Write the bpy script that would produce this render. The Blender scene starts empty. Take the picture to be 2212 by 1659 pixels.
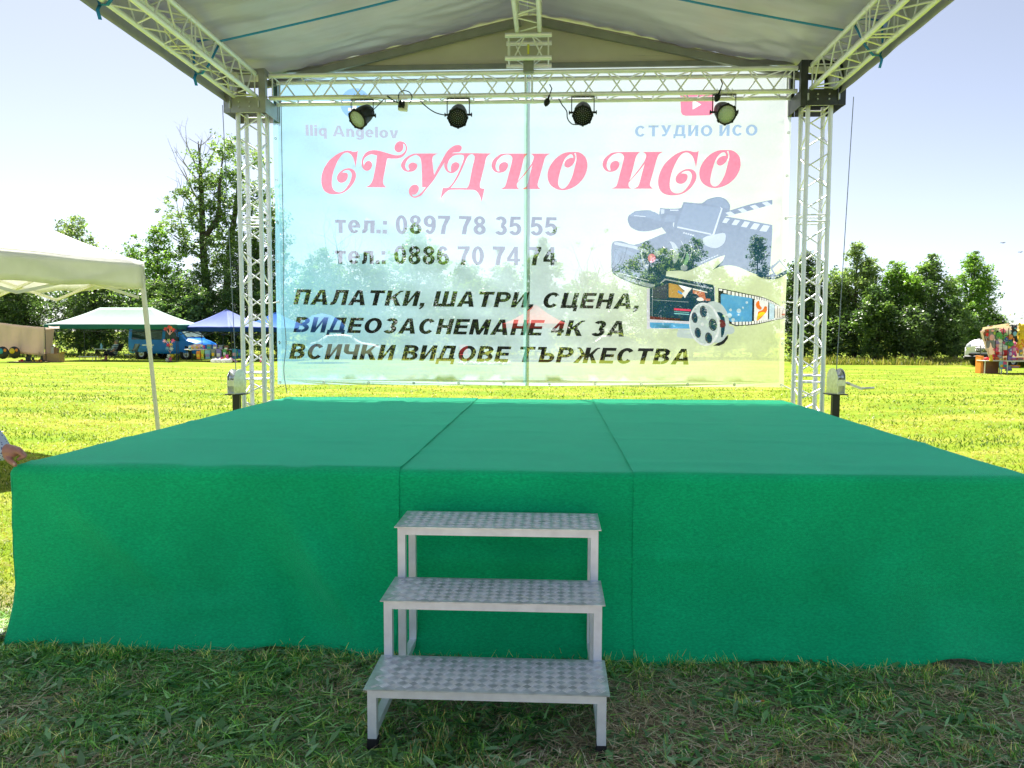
import bpy, bmesh, math, random
import numpy as np
from mathutils import Vector, Matrix, geometry
from math import sin, cos, pi, radians, sqrt, atan2
random.seed(7)
RNG = np.random.default_rng(11)
SC = bpy.context.scene
COL = SC.collection

# ------------------------------------------------------------------ camera
CAM_H = 1.55
FOC, CX, CY = 1677.0, 1106.0, 829.5          # measured on the photograph at 2212 x 1659
PITCH, YAW, ROLL = .0693, .0527, .0023
FW = Vector((-sin(YAW) * cos(PITCH), cos(YAW) * cos(PITCH), -sin(PITCH)))
RT0 = Vector((cos(YAW), sin(YAW), 0))
UP0 = RT0.cross(FW)
RT = cos(ROLL) * RT0 + sin(ROLL) * UP0
UP = -sin(ROLL) * RT0 + cos(ROLL) * UP0
cd = bpy.data.cameras.new('camera')
cd.sensor_width = 36.0
cd.lens = 36.0 * FOC / 2212.0
cd.clip_end = 2000.0
cd.clip_start = 0.05
camo = bpy.data.objects.new('camera', cd)
COL.objects.link(camo)
M4 = Matrix.Identity(4)
for i, ax in enumerate((RT, UP, -FW)):
    for j in range(3):
        M4[j][i] = ax[j]
M4[2][3] = CAM_H
camo.matrix_world = M4
SC.camera = camo

# ------------------------------------------------------------------ sky and sun
SUN = Vector((-.21, .54, 1.0)).normalized()   # towards the sun
elev = math.asin(SUN.z)
wd = bpy.data.worlds.new("World")
SC.world = wd
wd.use_nodes = True
wn = wd.node_tree
bg = wn.nodes['Background']
sky = wn.nodes.new('ShaderNodeTexSky')
sky.sky_type = 'NISHITA'
sky.sun_disc = False
sky.sun_elevation = elev
sky.sun_rotation = atan2(SUN.x, SUN.y)
sky.altitude = 0
sky.air_density = .5
sky.dust_density = .9
sky.ozone_density = .5
hz = wn.nodes.new('ShaderNodeHueSaturation')          # thin summer haze whitens the sky
hz.inputs['Saturation'].default_value = .64
hz.inputs['Value'].default_value = .67
wn.links.new(sky.outputs[0], hz.inputs['Color'])
wn.links.new(hz.outputs[0], bg.inputs[0])
bg.inputs[1].default_value = .05
sl = bpy.data.lights.new('sun', 'SUN')
sl.energy = 2.2
sl.angle = radians(.55)
sl.color = (1.0, .955, .88)
so = bpy.data.objects.new('sun', sl)
COL.objects.link(so)
so.rotation_euler = (-SUN).to_track_quat('-Z', 'Y').to_euler()
SC.view_settings.view_transform = 'Standard'
SC.view_settings.look = 'None'
SC.view_settings.gamma = 1
SC.view_settings.exposure = 2.78
SC.render.engine = 'CYCLES'
cy = SC.cycles
cy.use_denoising = True
cy.max_bounces = 10
cy.transparent_max_bounces = 24
cy.transmission_bounces = 6
cy.diffuse_bounces = 5
cy.caustics_reflective = False
cy.caustics_refractive = False
cy.sample_clamp_indirect = 8

# ------------------------------------------------------------------ helpers
def ray(u, v):
    return FW + float((u - CX) / FOC) * RT - float((v - CY) / FOC) * UP

def at(u, v, Y):
    """world point seen at pixel (u, v) of the photograph on the plane of depth Y"""
    d = ray(u, v)
    return Vector((0, 0, CAM_H)) + d * float(Y / d.y)

def gz(Y):
    return 0.0 if Y < 15 else -.006 * (min(Y, 50.0) - 15)

def gx(u, Y):
    """ground point under pixel column u at depth Y"""
    p = at(u, 760, Y)
    return Vector((p.x, Y, gz(Y)))

def lin(r, g, b):
    f = lambda c: (c / 255.0) / 12.92 if c <= 10.3 else (((c / 255.0) + .055) / 1.055) ** 2.4
    return (f(r), f(g), f(b))

def nt(m):
    m.use_nodes = True
    return m.node_tree

def mat(name, col, rough=.6, metal=0.0, var=.12, scale=12.0, bump=0.0, bscale=60.0, spec=.5, transl=0.0,
        tcol=None, sheen=0.0, stretch=None, broad=0.0):
    """procedural surface: noise-varied base colour, optional bump, sheen and translucency"""
    m = bpy.data.materials.new(name)
    t = nt(m)
    b = t.nodes['Principled BSDF']
    b.inputs['Roughness'].default_value = rough
    b.inputs['Metallic'].default_value = metal
    b.inputs['Specular IOR Level'].default_value = spec
    if sheen:
        b.inputs['Sheen Weight'].default_value = sheen
        b.inputs['Sheen Roughness'].default_value = .4
    tc = t.nodes.new('ShaderNodeTexCoord')
    src = tc.outputs['Object']
    if stretch:
        mp = t.nodes.new('ShaderNodeMapping')
        mp.inputs['Scale'].default_value = stretch
        t.links.new(src, mp.inputs[0])
        src = mp.outputs[0]
    nz = t.nodes.new('ShaderNodeTexNoise')
    nz.inputs['Scale'].default_value = scale
    nz.inputs['Detail'].default_value = 5
    t.links.new(src, nz.inputs['Vector'])
    rp = t.nodes.new('ShaderNodeValToRGB')
    c = np.array(col[:3])
    rp.color_ramp.elements[0].position = .3
    rp.color_ramp.elements[1].position = .7
    rp.color_ramp.elements[0].color = (*np.clip(c * (1 - var), 0, 1), 1)
    rp.color_ramp.elements[1].color = (*np.clip(c * (1 + var), 0, 1), 1)
    t.links.new(nz.outputs[0], rp.inputs[0])
    t.links.new(rp.outputs[0], b.inputs['Base Color'])
    if broad:
        n3 = t.nodes.new('ShaderNodeTexNoise'); n3.inputs['Scale'].default_value = 1.7; n3.inputs['Detail'].default_value = 6; n3.inputs['Roughness'].default_value = .65
        t.links.new(tc.outputs['Object'], n3.inputs['Vector'])
        mr = t.nodes.new('ShaderNodeMapRange'); mr.inputs[1].default_value = .35; mr.inputs[2].default_value = .65; mr.inputs[3].default_value = 1 - broad; mr.inputs[4].default_value = 1 + broad
        t.links.new(n3.outputs[0], mr.inputs[0])
        mb = t.nodes.new('ShaderNodeVectorMath'); mb.operation = 'SCALE'
        t.links.new(rp.outputs[0], mb.inputs[0]); t.links.new(mr.outputs[0], mb.inputs['Scale'])
        t.links.new(mb.outputs[0], b.inputs['Base Color'])
    if bump:
        n2 = t.nodes.new('ShaderNodeTexNoise')
        n2.inputs['Scale'].default_value = bscale
        n2.inputs['Detail'].default_value = 4
        t.links.new(src, n2.inputs['Vector'])
        bp = t.nodes.new('ShaderNodeBump')
        bp.inputs['Strength'].default_value = bump
        bp.inputs['Distance'].default_value = .01
        t.links.new(n2.outputs[0], bp.inputs['Height'])
        t.links.new(bp.outputs[0], b.inputs['Normal'])
    if transl:
        tr = t.nodes.new('ShaderNodeBsdfTranslucent')
        if tcol:
            tr.inputs[0].default_value = (*tcol, 1)
        else:
            t.links.new(rp.outputs[0], tr.inputs[0])
        mx = t.nodes.new('ShaderNodeMixShader')
        mx.inputs[0].default_value = transl
        out = t.nodes['Material Output']
        t.links.new(b.outputs[0], mx.inputs[1])
        t.links.new(tr.outputs[0], mx.inputs[2])
        t.links.new(mx.outputs[0], out.inputs[0])
    return m

def attr_mat(name, rough=.6, transl=.4, gain=(1, 1, 1), tgain=(1, 1, 1), spec=.3):
    """surface whose own colour is stored per leaf or blade in the colour attribute Col"""
    m = bpy.data.materials.new(name)
    t = nt(m)
    b = t.nodes['Principled BSDF']
    b.inputs['Roughness'].default_value = rough
    b.inputs['Specular IOR Level'].default_value = spec
    a = t.nodes.new('ShaderNodeAttribute')
    a.attribute_name = 'Col'
    def gn(g):
        mm = t.nodes.new('ShaderNodeMix')
        mm.data_type = 'RGBA'
        mm.blend_type = 'MULTIPLY'
        mm.inputs[0].default_value = 1
        t.links.new(a.outputs['Color'], mm.inputs[6])
        mm.inputs[7].default_value = (*g, 1)
        return mm.outputs[2]
    t.links.new(gn(gain), b.inputs['Base Color'])
    tr = t.nodes.new('ShaderNodeBsdfTranslucent')
    t.links.new(gn(tgain), tr.inputs[0])
    mx = t.nodes.new('ShaderNodeMixShader')
    mx.inputs[0].default_value = transl
    t.links.new(b.outputs[0], mx.inputs[1])
    t.links.new(tr.outputs[0], mx.inputs[2])
    t.links.new(mx.outputs[0], t.nodes['Material Output'].inputs[0])
    return m

def tag(o, label=None, cat=None, group=None, kind=None):
    if label: o['label'] = label
    if cat: o['category'] = cat
    if group: o['group'] = group
    if kind: o['kind'] = kind
    return o

def thing(name, label, cat, loc=(0, 0, 0), rotz=0.0, group=None):
    o = bpy.data.objects.new(name, None)
    o.empty_display_size = .1
    COL.objects.link(o)
    o.location = loc
    o.rotation_euler = (0, 0, rotz)
    return tag(o, label, cat, group)

def copy_tree(o, parent=None):
    c = o.copy()
    COL.objects.link(c)
    c.parent = parent
    for ch in list(o.children):
        copy_tree(ch, c)
    return c

class MB:
    """collects shapes and links them as one mesh object"""
    def __init__(s):
        s.v, s.f, s.m, s.sm = [], [], [], []
    def add(s, vs, fs, mi=0, smooth=False):
        o = len(s.v)
        s.v.extend([tuple(p) for p in vs])
        for f in fs:
            s.f.append(tuple(o + i for i in f))
            s.m.append(mi)
            s.sm.append(smooth)
        return s
    def box(s, a, b, mi=0, M=None):
        (x0, y0, z0), (x1, y1, z1) = a, b
        vs = [(x0, y0, z0), (x1, y0, z0), (x1, y1, z0), (x0, y1, z0), (x0, y0, z1), (x1, y0, z1), (x1, y1, z1), (x0, y1, z1)]
        if M is not None: vs = [M @ Vector(p) for p in vs]
        return s.add(vs, [(0, 3, 2, 1), (4, 5, 6, 7), (0, 1, 5, 4), (1, 2, 6, 5), (2, 3, 7, 6), (3, 0, 4, 7)], mi)
    def bbox(s, a, b, r=.004, mi=0, M=None):
        """box with chamfered edges"""
        bm = bmesh.new()
        bmesh.ops.create_cube(bm, size=1)
        for v in bm.verts:
            v.co = Vector([(a[i] + b[i]) / 2 + v.co[i] * (b[i] - a[i]) for i in range(3)])
        bmesh.ops.bevel(bm, geom=list(bm.edges), offset=r, segments=1, affect='EDGES', profile=.5)
        bm.verts.index_update()
        vs = [(M @ v.co if M is not None else v.co.copy()) for v in bm.verts]
        fs = [tuple(v.index for v in f.verts) for f in bm.faces]
        bm.free()
        return s.add(vs, fs, mi)
    def tube(s, p0, p1, r, n=8, mi=0, r1=None, caps=True):
        return s.path([p0, p1], [r, r if r1 is None else r1], n, mi, caps)
    def path(s, pts, rad, n=8, mi=0, caps=True):
        pts = [Vector(p) for p in pts]
        if not isinstance(rad, (list, tuple)): rad = [rad] * len(pts)
        vs, fs = [], []
        ref = None
        for i, p in enumerate(pts):
            d = (pts[min(i + 1, len(pts) - 1)] - pts[max(i - 1, 0)])
            if d.length < 1e-9: d = Vector((0, 0, 1))
            d.normalize()
            if ref is None:
                ref = Vector((0, 0, 1)) if abs(d.z) < .9 else Vector((1, 0, 0))
            a = ref - d * ref.dot(d)
            if a.length < 1e-6: a = Vector((1, 0, 0)).cross(d)
            a.normalize()
            ref = a
            b = d.cross(a)
            for k in range(n):
                t = 2 * pi * k / n
                vs.append(p + (a * cos(t) + b * sin(t)) * rad[i])
        for i in range(len(pts) - 1):
            for k in range(n):
                k2 = (k + 1) % n
                fs.append((i * n + k, i * n + k2, (i + 1) * n + k2, (i + 1) * n + k))
        s.add(vs, fs, mi, True)
        if caps:
            L = len(pts)
            s.add(vs[:n], [tuple(range(n))[::-1]], mi)
            s.add(vs[(L - 1) * n:], [tuple(range(n))], mi)
        return s
    def sqtube(s, p0, p1, w, mi=0, up=(0, 0, 1), h=None):
        p0, p1 = Vector(p0), Vector(p1)
        d = (p1 - p0).normalized()
        u = Vector(up)
        a = d.cross(u)
        if a.length < 1e-4: a = d.cross(Vector((0, 1, 0)))
        a.normalize()
        b = a.cross(d)
        h = h or w
        vs = []
        for p in (p0, p1):
            for (i, j) in ((-1, -1), (1, -1), (1, 1), (-1, 1)):
                vs.append(p + a * i * w / 2 + b * j * h / 2)
        return s.add(vs, [(3, 2, 1, 0), (4, 5, 6, 7), (0, 1, 5, 4), (1, 2, 6, 5), (2, 3, 7, 6), (3, 0, 4, 7)], mi)
    def ball(s, c, r, n=12, m=8, mi=0, M=None):
        if not isinstance(r, (tuple, list)): r = (r, r, r)
        vs, fs = [], []
        for i in range(m + 1):
            th = pi * i / m
            for k in range(n):
                ph = 2 * pi * k / n
                p = Vector((c[0] + r[0] * sin(th) * cos(ph), c[1] + r[1] * sin(th) * sin(ph), c[2] + r[2] * cos(th)))
                vs.append(M @ p if M is not None else p)
        for i in range(m):
            for k in range(n):
                k2 = (k + 1) % n
                if i == 0: fs.append((k, n + k, n + k2))
                elif i == m - 1: fs.append((i * n + k, (i + 1) * n + k, i * n + k2))
                else: fs.append((i * n + k, (i + 1) * n + k, (i + 1) * n + k2, i * n + k2))
        return s.add(vs, fs, mi, True)
    def lathe(s, prof, n=24, mi=0, M=None, smooth=True):
        """profile of (radius, z) turned round z"""
        vs, fs = [], []
        for (r, z) in prof:
            for k in range(n):
                t = 2 * pi * k / n
                p = Vector((r * cos(t), r * sin(t), z))
                vs.append(M @ p if M is not None else p)
        for i in range(len(prof) - 1):
            for k in range(n):
                k2 = (k + 1) % n
                fs.append((i * n + k, i * n + k2, (i + 1) * n + k2, (i + 1) * n + k))
        return s.add(vs, fs, mi, smooth)
    def prism(s, poly, y0, y1, mi=0, M=None):
        """outline of (x, z) given a thickness in y"""
        n = len(poly)
        vs = [(x, y0, z) for x, z in poly] + [(x, y1, z) for x, z in poly]
        if M is not None: vs = [M @ Vector(p) for p in vs]
        fs = [tuple(range(n)), tuple(range(2 * n - 1, n - 1, -1))] + [(i, n + i, n + (i + 1) % n, (i + 1) % n) for i in range(n)]
        return s.add(vs, fs, mi)
    def grid(s, P, mi=0, smooth=True):
        """P[i][j] points"""
        n, m = len(P), len(P[0])
        vs = [p for row in P for p in row]
        fs = [(i * m + j, i * m + j + 1, (i + 1) * m + j + 1, (i + 1) * m + j) for i in range(n - 1) for j in range(m - 1)]
        return s.add(vs, fs, mi, smooth)
    def build(s, name, mats, parent=None, solid=0.0):
        me = bpy.data.meshes.new(name)
        me.from_pydata([tuple(p) for p in s.v], [], s.f)
        for mm in (mats if isinstance(mats, (list, tuple)) else [mats]):
            me.materials.append(mm)
        me.polygons.foreach_set('material_index', s.m)
        me.polygons.foreach_set('use_smooth', s.sm)
        bm = bmesh.new()
        bm.from_mesh(me)
        bmesh.ops.recalc_face_normals(bm, faces=bm.faces)
        bm.to_mesh(me)
        bm.free()
        me.update()
        o = bpy.data.objects.new(name, me)
        COL.objects.link(o)
        if parent is not None: o.parent = parent
        if solid:
            md = o.modifiers.new('thickness', 'SOLIDIFY')
            md.thickness = solid
            md.offset = -1
        return o

def quads_obj(name, V, C, m, parent=None, smooth=False):
    """numpy (N,4,3) quads with (N,3) colours as one mesh"""
    n = len(V)
    me = bpy.data.meshes.new(name)
    me.vertices.add(4 * n)
    me.vertices.foreach_set('co', np.ascontiguousarray(V, dtype=np.float32).reshape(-1))
    me.loops.add(4 * n)
    me.loops.foreach_set('vertex_index', np.arange(4 * n, dtype=np.int32))
    me.polygons.add(n)
    me.polygons.foreach_set('loop_start', np.arange(0, 4 * n, 4, dtype=np.int32))
    me.polygons.foreach_set('loop_total', np.full(n, 4, dtype=np.int32))
    a = me.color_attributes.new('Col', 'FLOAT_COLOR', 'POINT')
    cc = np.ones((n, 4, 4), dtype=np.float32)
    cc[:, :, :3] = C[:, None, :]
    a.data.foreach_set('color', cc.reshape(-1))
    me.materials.append(m)
    me.update(calc_edges=True)
    o = bpy.data.objects.new(name, me)
    COL.objects.link(o)
    if parent is not None: o.parent = parent
    return o

def fuse(name, mb, mats, parent, voxel, smooth=3):
    """overlapping limbs melted into one continuous surface"""
    o = mb.build(name, mats, parent)
    r = o.modifiers.new('skin', 'REMESH')
    r.mode = 'VOXEL'
    r.voxel_size = voxel
    r.use_smooth_shade = True
    s = o.modifiers.new('soft', 'SMOOTH')
    s.factor = .5
    s.iterations = smooth
    return o

def limb(mb, pts, rad, n=12):
    mb.path(pts, rad, n)
    for p, r in zip(pts, rad):
        mb.ball(p, r * 1.0, n, 8)

def rebase(root, loc, rotz=0.0):
    """root's parts were modelled in world space: move the root's origin to loc"""
    loc = Vector(loc)
    T = (Matrix.Translation(loc) @ Matrix.Rotation(rotz, 4, 'Z')).inverted()
    def go(o):
        for c in o.children:
            if c.type == 'MESH': c.data.transform(T)
            go(c)
    if root.type == 'MESH': root.data.transform(T)
    go(root)
    root.location = loc
    root.rotation_euler = (0, 0, rotz)
    return root

def wob(x, y, s=0.0):
    return (sin(1.7 * x + 2.3 * y + s) + .6 * sin(3.9 * x - 2.7 * y + 1.3 + 2 * s) + .4 * sin(-6.1 * x + 5.3 * y + 2.1 + s) + .25 * sin(11.3 * x + 8.9 * y + s)) / 2.25

# ------------------------------------------------------------------ materials
ALU = mat('truss aluminium', (.82, .83, .93), .42, .35, .06, 9, .05, 150)
ALU_D = mat('plate aluminium', (.36, .36, .35), .4, .7, .12, 14, .06, 90)
PLATE_SHADE = mat('aluminium plate darkened for shade', (.05, .055, .06), .45, .5, .2, 14)  # shade on the aluminium sleeve block is put into this colour
GALV = mat('zinc plated steel', (.60, .62, .63), .3, .85, .15, 30, .06, 120)
BLACKP = mat('black paint', (.012, .012, .013), .42, 0, .3, 20)
BLACKPL = mat('black plastic', (.006, .007, .010), .5, 0, .25, 30, spec=.3)
RUBBER = mat('black rubber', (.015, .015, .016), .8, 0, .25, 30)
WHITEPL = mat('white plastic', (.72, .71, .67), .45, 0, .05, 20)
FELT = mat('green needle felt', (.005, .48, .18), .55, 0, .21, 95, .4, 300, .8, sheen=1.0, broad=.12, stretch=(.7, 1.6, 1.6))
for n_ in FELT.node_tree.nodes:
    if n_.type == 'BSDF_PRINCIPLED': n_.inputs['Sheen Tint'].default_value = (.08, 1, .56, 1); n_.inputs['Specular Tint'].default_value = (.06, 1, .52, 1); n_.inputs['Sheen Roughness'].default_value = .5
WOODDECK = mat('brown plywood deck', (.12, .07, .04), .7, 0, .25, 6)
STEPM = mat('silver painted steel', (.84, .88, .93), .42, .25, .08, 18, .08, 80, broad=.08)
TREADM = mat('checker plate aluminium', (.66, .71, .75), .34, .45, .28, 16, .04, 70)
TREADB = mat('pale tread bars', (.95, .96, .96), .32, .5, .04, 40)  # bars paler than the plate between them
TARP_IN = mat('silver grey tarpaulin lining', (.50, .49, .59), .33, .2, .09, 3, .25, 7, .5, .20, (.52, .53, .58), stretch=(.5, 3, 1))
GABLE = mat('grey beige gable cloth', (.52, .51, .48), .7, 0, .05, 4, transl=.12)
GREYBAR = mat('grey keder bar', (.22, .23, .25), .5, 0, .1, 8)
BLUEWEB = mat('blue webbing', (.008, .20, .58), .7, 0, .12, 60)
WIRE = mat('grey wire rope', (.24, .27, .34), .5, .3, .1, 80)
CABLEW = mat('cream cable', (.62, .58, .46), .6, 0, .05, 20)
CABLEB = mat('dark cable', (.03, .045, .09), .5, 0, .2, 20)

# ------------------------------------------------------------------ stage
Y0, Y1, ZT, XL, XR = 3.655, 7.59, .878, -2.655, 2.235
SEAM_L, SEAM_R = -.735, .383
deck = thing('stage_platform', 'low modular stage deck hidden under the green carpet', 'stage')
b = MB(); b.box((XL + .02, Y0 + .05, ZT - .09), (XR - .02, Y1 - .02, ZT - .012)); b.build('deck', WOODDECK, deck)
for x in (XL + .1, -1.0, .6, XR - .1):
    for y in (Y0 + .25, 5.6, Y1 - .2):
        b = MB(); b.tube((x, y, 0), (x, y, ZT - .09), .025); b.build('leg', ALU_D, deck)
rebase(deck, (0, 5.6, 0))

def carpet(x0, x1, lift, dl, dr, seed, label):
    b = MB()
    cols = []
    if dl:
        cols += [(x0, -d) for d in np.linspace(dl, .02, 8)]
        cols += [(x0 + .012, -.006)]
    cols += [(x, 0.0) for x in np.linspace(x0 + (.03 if dl else 0), x1 - (.03 if dr else 0), 56)]
    if not dl: cols = cols[:1] + [(x0 + .0015, 0.0), (x0 + .004, 0.0)] + cols[1:]
    if not dr: cols = cols[:-1] + [(x1 - .004, 0.0), (x1 - .0015, 0.0)] + cols[-1:]
    if dr:
        cols += [(x1 - .012, -.006)]
        cols += [(x1, -d) for d in np.linspace(.02, dr, 8)]
    rows = [('b', z) for z in np.linspace(.25, .02, 5)] + [('t', y) for y in np.linspace(Y1 - .01, Y0 + .035, 70)]
    rows += [('r', a) for a in (20, 45, 70)] + [('f', t) for t in np.linspace(0, 1, 40)]
    P = []
    for kind, q in rows:
        row = []
        for (x, dz) in cols:
            off = 0
            if dz < 0:
                off = (-1 if x < 0 else 1) * (.012 * wob(q if kind == 't' else 3.6, dz * 4, 3) + .01)
            if kind == 'b':
                p = (x + off, Y1 + .004 + lift, ZT - q + dz * .3)
            elif kind == 't':
                crease = .007 * max(0, sin(q * 7.3 + .35 * x + seed)) ** 14 * (1 if abs(wob(x, q, seed)) > .2 else .3)
                p = (x + off, q, ZT + lift + dz + (.003 * wob(1.2 * x, 2.4 * q, 1.0) + crease if dz == 0 else 0))
            elif kind == 'r':
                a = radians(q); p = (x + off, Y0 + .035 - .035 * sin(a), ZT + lift + dz - .035 + .035 * cos(a))
            else:
                t = q
                flare = .165 * max(0, (t - .66) / .34) ** 1.8 * (.75 + .45 * wob(.9 * x, .3, 1.0)) + .012 * t
                bulge = .014 * wob(1.6 * x, 2.2 * t, 1.0) * min(1, t * 3)
                # soft folds hanging near the seam and towards the left corner
                fold = 0
                for (fx, ft, s, w, amp) in ((-1.05, .62, .55, .09, .030), (-1.25, .75, .5, .10, -.018), (-2.05, .5, .9, .12, .012), (-.95, .35, .3, .05, -.008), (1.5, .8, -.4, .16, .016), (.05, .55, .1, .2, .012)):
                    dd = (x - fx) - s * (t - ft)
                    fold += 2.5 * amp * math.exp(-(dd / w) ** 2) * math.exp(-((t - ft) / .3) ** 2)
                fold += .012 * math.exp(-((t - .42 - .05 * sin(1.3 * x)) / .035) ** 2) * max(0, wob(.8 * x, .2, 6)) + .016 * math.exp(-((t - .80 - .04 * sin(2.1 * x + 1)) / .05) ** 2) * max(0, wob(1.1 * x, .9, 2))
                hem = .012 + .010 * wob(3.1 * x, 1.0, 1.0)
                hem += .055 * math.exp(-((x - 1.83) / .16) ** 2) + .03 * math.exp(-((x + 1.32) / .12) ** 2) + .022 * math.exp(-((x - .95) / .2) ** 2)
                top = ZT + lift - .035
                z = top + (hem - top) * t + (dz * .05 * (1 - t))
                p = (x + off * .5, Y0 - flare - bulge - fold - lift, z)
            row.append(p)
        P.append(row)
    b.grid(P)
    o = b.build('stage_carpet', FELT, None, solid=.002)
    tag(o, label, 'carpet', 'green felt carpet strips over the stage')
    return rebase(o, ((x0 + x1) / 2, 5.6, ZT))

carpet(XL, SEAM_L, .0035, .42, 0, .3, 'wide green felt carpet strip on the stage side nearest the white tent')
carpet(SEAM_L - .04, SEAM_R + .05, -.001, 0, 0, 1.9, 'narrow middle green felt carpet strip behind the metal steps')
carpet(SEAM_R, XR, .0012, 0, .42, 4.1, 'wide green felt carpet strip on the stage side with the cranked winch')
b = MB()
pts = []
for i in range(60):
    y = Y1 - .02 - i / 59 * (Y1 - Y0 - .03)
    pts.append((SEAM_L + .004 + .006 * sin(i * 1.9) * (1 if 12 < i < 45 else .3), y, ZT + .008 + .004 * max(0, sin(i * 1.1))))

# ------------------------------------------------------------------ steps
SY, SW, ST = 2.7215, .8707, .2869
SX = -.2359
SZ = (.2443, .4723, .6976)
steps = thing('portable_steps', 'three tread silver metal steps with checker plate in front of the green stage', 'steps')
def tread(x0, x1, y0, y1, z):
    b = MB()
    b.box((x0 - .012, y0 - .012, z - .004), (x1 + .012, y1 + .004, z))
    pitch = .040
    ny = int((y1 - y0) / pitch)
    nx = int((x1 - x0) / pitch)
    sy = (y1 - y0) / (ny + .2)
    sx = (x1 - x0 + .01) / nx
    for j in range(ny):
        for i in range(nx):
            cx_, cy_ = x0 + (i + .5) * sx - .004, y0 + (j + .6) * sy
            d = 1 if (i + j) % 2 == 0 else -1
            a = d * pi / 4
            ca, sa = cos(a), sin(a)
            for k in range(5):
                off = (k - 2) * .0068
                px, py = cx_ - sa * off, cy_ + ca * off
                L, W, H = .0185, .0026, .0019
                if not (x0 < px - L < x1 and x0 < px + L < x1 + .01 and y0 - .01 < py - L and py + L < y1 + .003): continue
                q = lambda s_, t_, h_: (px + ca * s_ - sa * t_, py + sa * s_ + ca * t_, z + h_)
                b.add([q(-L, 0, .0003), q(0, -W, .0003), q(L, 0, .0003), q(0, W, .0003), q(-L * .55, 0, H), q(L * .55, 0, H)],
                      [(0, 1, 5, 4), (1, 2, 5), (2, 3, 4, 5), (3, 0, 4)], 1)
    return b.build('tread', [TREADM, TREADB], steps)
TW = .033
xl, xr = SX - SW / 2, SX + SW / 2
for k, z in enumerate(SZ):
    y0 = SY + k * ST
    y1 = y0 + ST
    tread(xl, xr, y0, y1, z)
    b = MB()
    zt = z - .005 - TW / 2
    b.sqtube((xl + TW, y0 + TW / 2, zt), (xr - TW, y0 + TW / 2, zt), TW - .001)
    b.sqtube((xl + TW, y1 - TW / 2 - .012, zt), (xr - TW, y1 - TW / 2 - .012, zt), TW - .001)
    for x in (xl + TW / 2, xr - TW / 2):
        b.sqtube((x, y0 + TW, zt), (x, y1 - .0, zt), TW - .001, up=(0, 0, 1))
    b.build('tread_frame', STEPM, steps)
for s, x in ((-1, xl + TW / 2), (1, xr - TW / 2)):
    for k, z in enumerate(SZ):
        y = SY + k * ST + TW / 2
        b = MB(); b.sqtube((x, y, .05 if k == 0 else .096), (x, y, z - .006), TW, up=(0, 1, 0)); b.build('leg', STEPM, steps)
    yb = SY + 3 * ST - TW / 2
    b = MB(); b.sqtube((x, yb, .05), (x, yb, SZ[2] - .006), TW, up=(0, 1, 0)); b.build('leg', STEPM, steps)
    b = MB(); b.sqtube((x, SY + TW, .078), (x, yb - TW / 2, .078), TW - .002); b.build('side_rail', STEPM, steps)
    for y in (SY + TW / 2, yb):
        b = MB(); b.bbox((x - .0195, y - .0195, 0), (x + .0195, y + .0195, .052), .003); b.build('rubber_foot', RUBBER, steps)
rebase(steps, (SX, SY + .4, 0))

# ------------------------------------------------------------------ trusses
DT, TS, ZB = 8.7818, .24, 4.11
ZU = ZB + TS
TXL, TXR = -3.4008, 2.8333
YF, YR = DT - TS / 2, DT + TS / 2

def lattice(b, A0, A1, B0, B1, pitch, r=.0085, phase=0.0, ends=True):
    """zigzag rods between two chords A and B"""
    A0, A1, B0, B1 = map(Vector, (A0, A1, B0, B1))
    L = (A1 - A0).length
    n = max(2, int(round(L / (pitch / 2))))
    m = .06 / L
    for i in range(n):
        t0 = m + (1 - 2 * m) * i / n
        t1 = m + (1 - 2 * m) * (i + 1) / n
        g = .035 / L
        if (i + int(phase)) % 2 == 0: p, q = A0.lerp(A1, t0 + g), B0.lerp(B1, t1 - g)
        else: p, q = B0.lerp(B1, t0 + g), A0.lerp(A1, t1 - g)
        b.tube(p, q, r, 6, caps=False)
    if ends:
        for t in (m * .6, 1 - m * .6):
            b.tube(A0.lerp(A1, t), B0.lerp(B1, t), r, 6, caps=False)

def box_truss(name, label, cat, p0, p1, e1, e2, pitch=.49, joints=(), group=None, n_r=.025, root=None):
    """square truss from p0 to p1 with chords offset by +-e1 +-e2"""
    t = root or thing(name, label, cat, group=group)
    p0, p1, e1, e2 = map(Vector, (p0, p1, e1, e2))
    C = [p0 + e1 * i + e2 * j for (i, j) in ((-1, -1), (1, -1), (1, 1), (-1, 1))]
    D = p1 - p0
    cuts = [0.0] + list(joints) + [1.0]
    for c in C:
        b = MB()
        b.tube(c, c + D, n_r, 12)
        for q in joints:
            d = D.normalized()
            for k in (-.055, .055):
                b.tube(c + D * q + d * (k - .03), c + D * q + d * (k + .03), n_r * 1.12, 12)
        b.build('chord', ALU, t)
    b = MB()
    for s0, s1 in zip(cuts[:-1], cuts[1:]):
        for k in range(4):
            a, c = C[k], C[(k + 1) % 4]
            lattice(b, a + D * s0, a + D * s1, c + D * s0, c + D * s1, pitch, phase=k)
    b.build('lattice', ALU, t)
    return t

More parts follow.
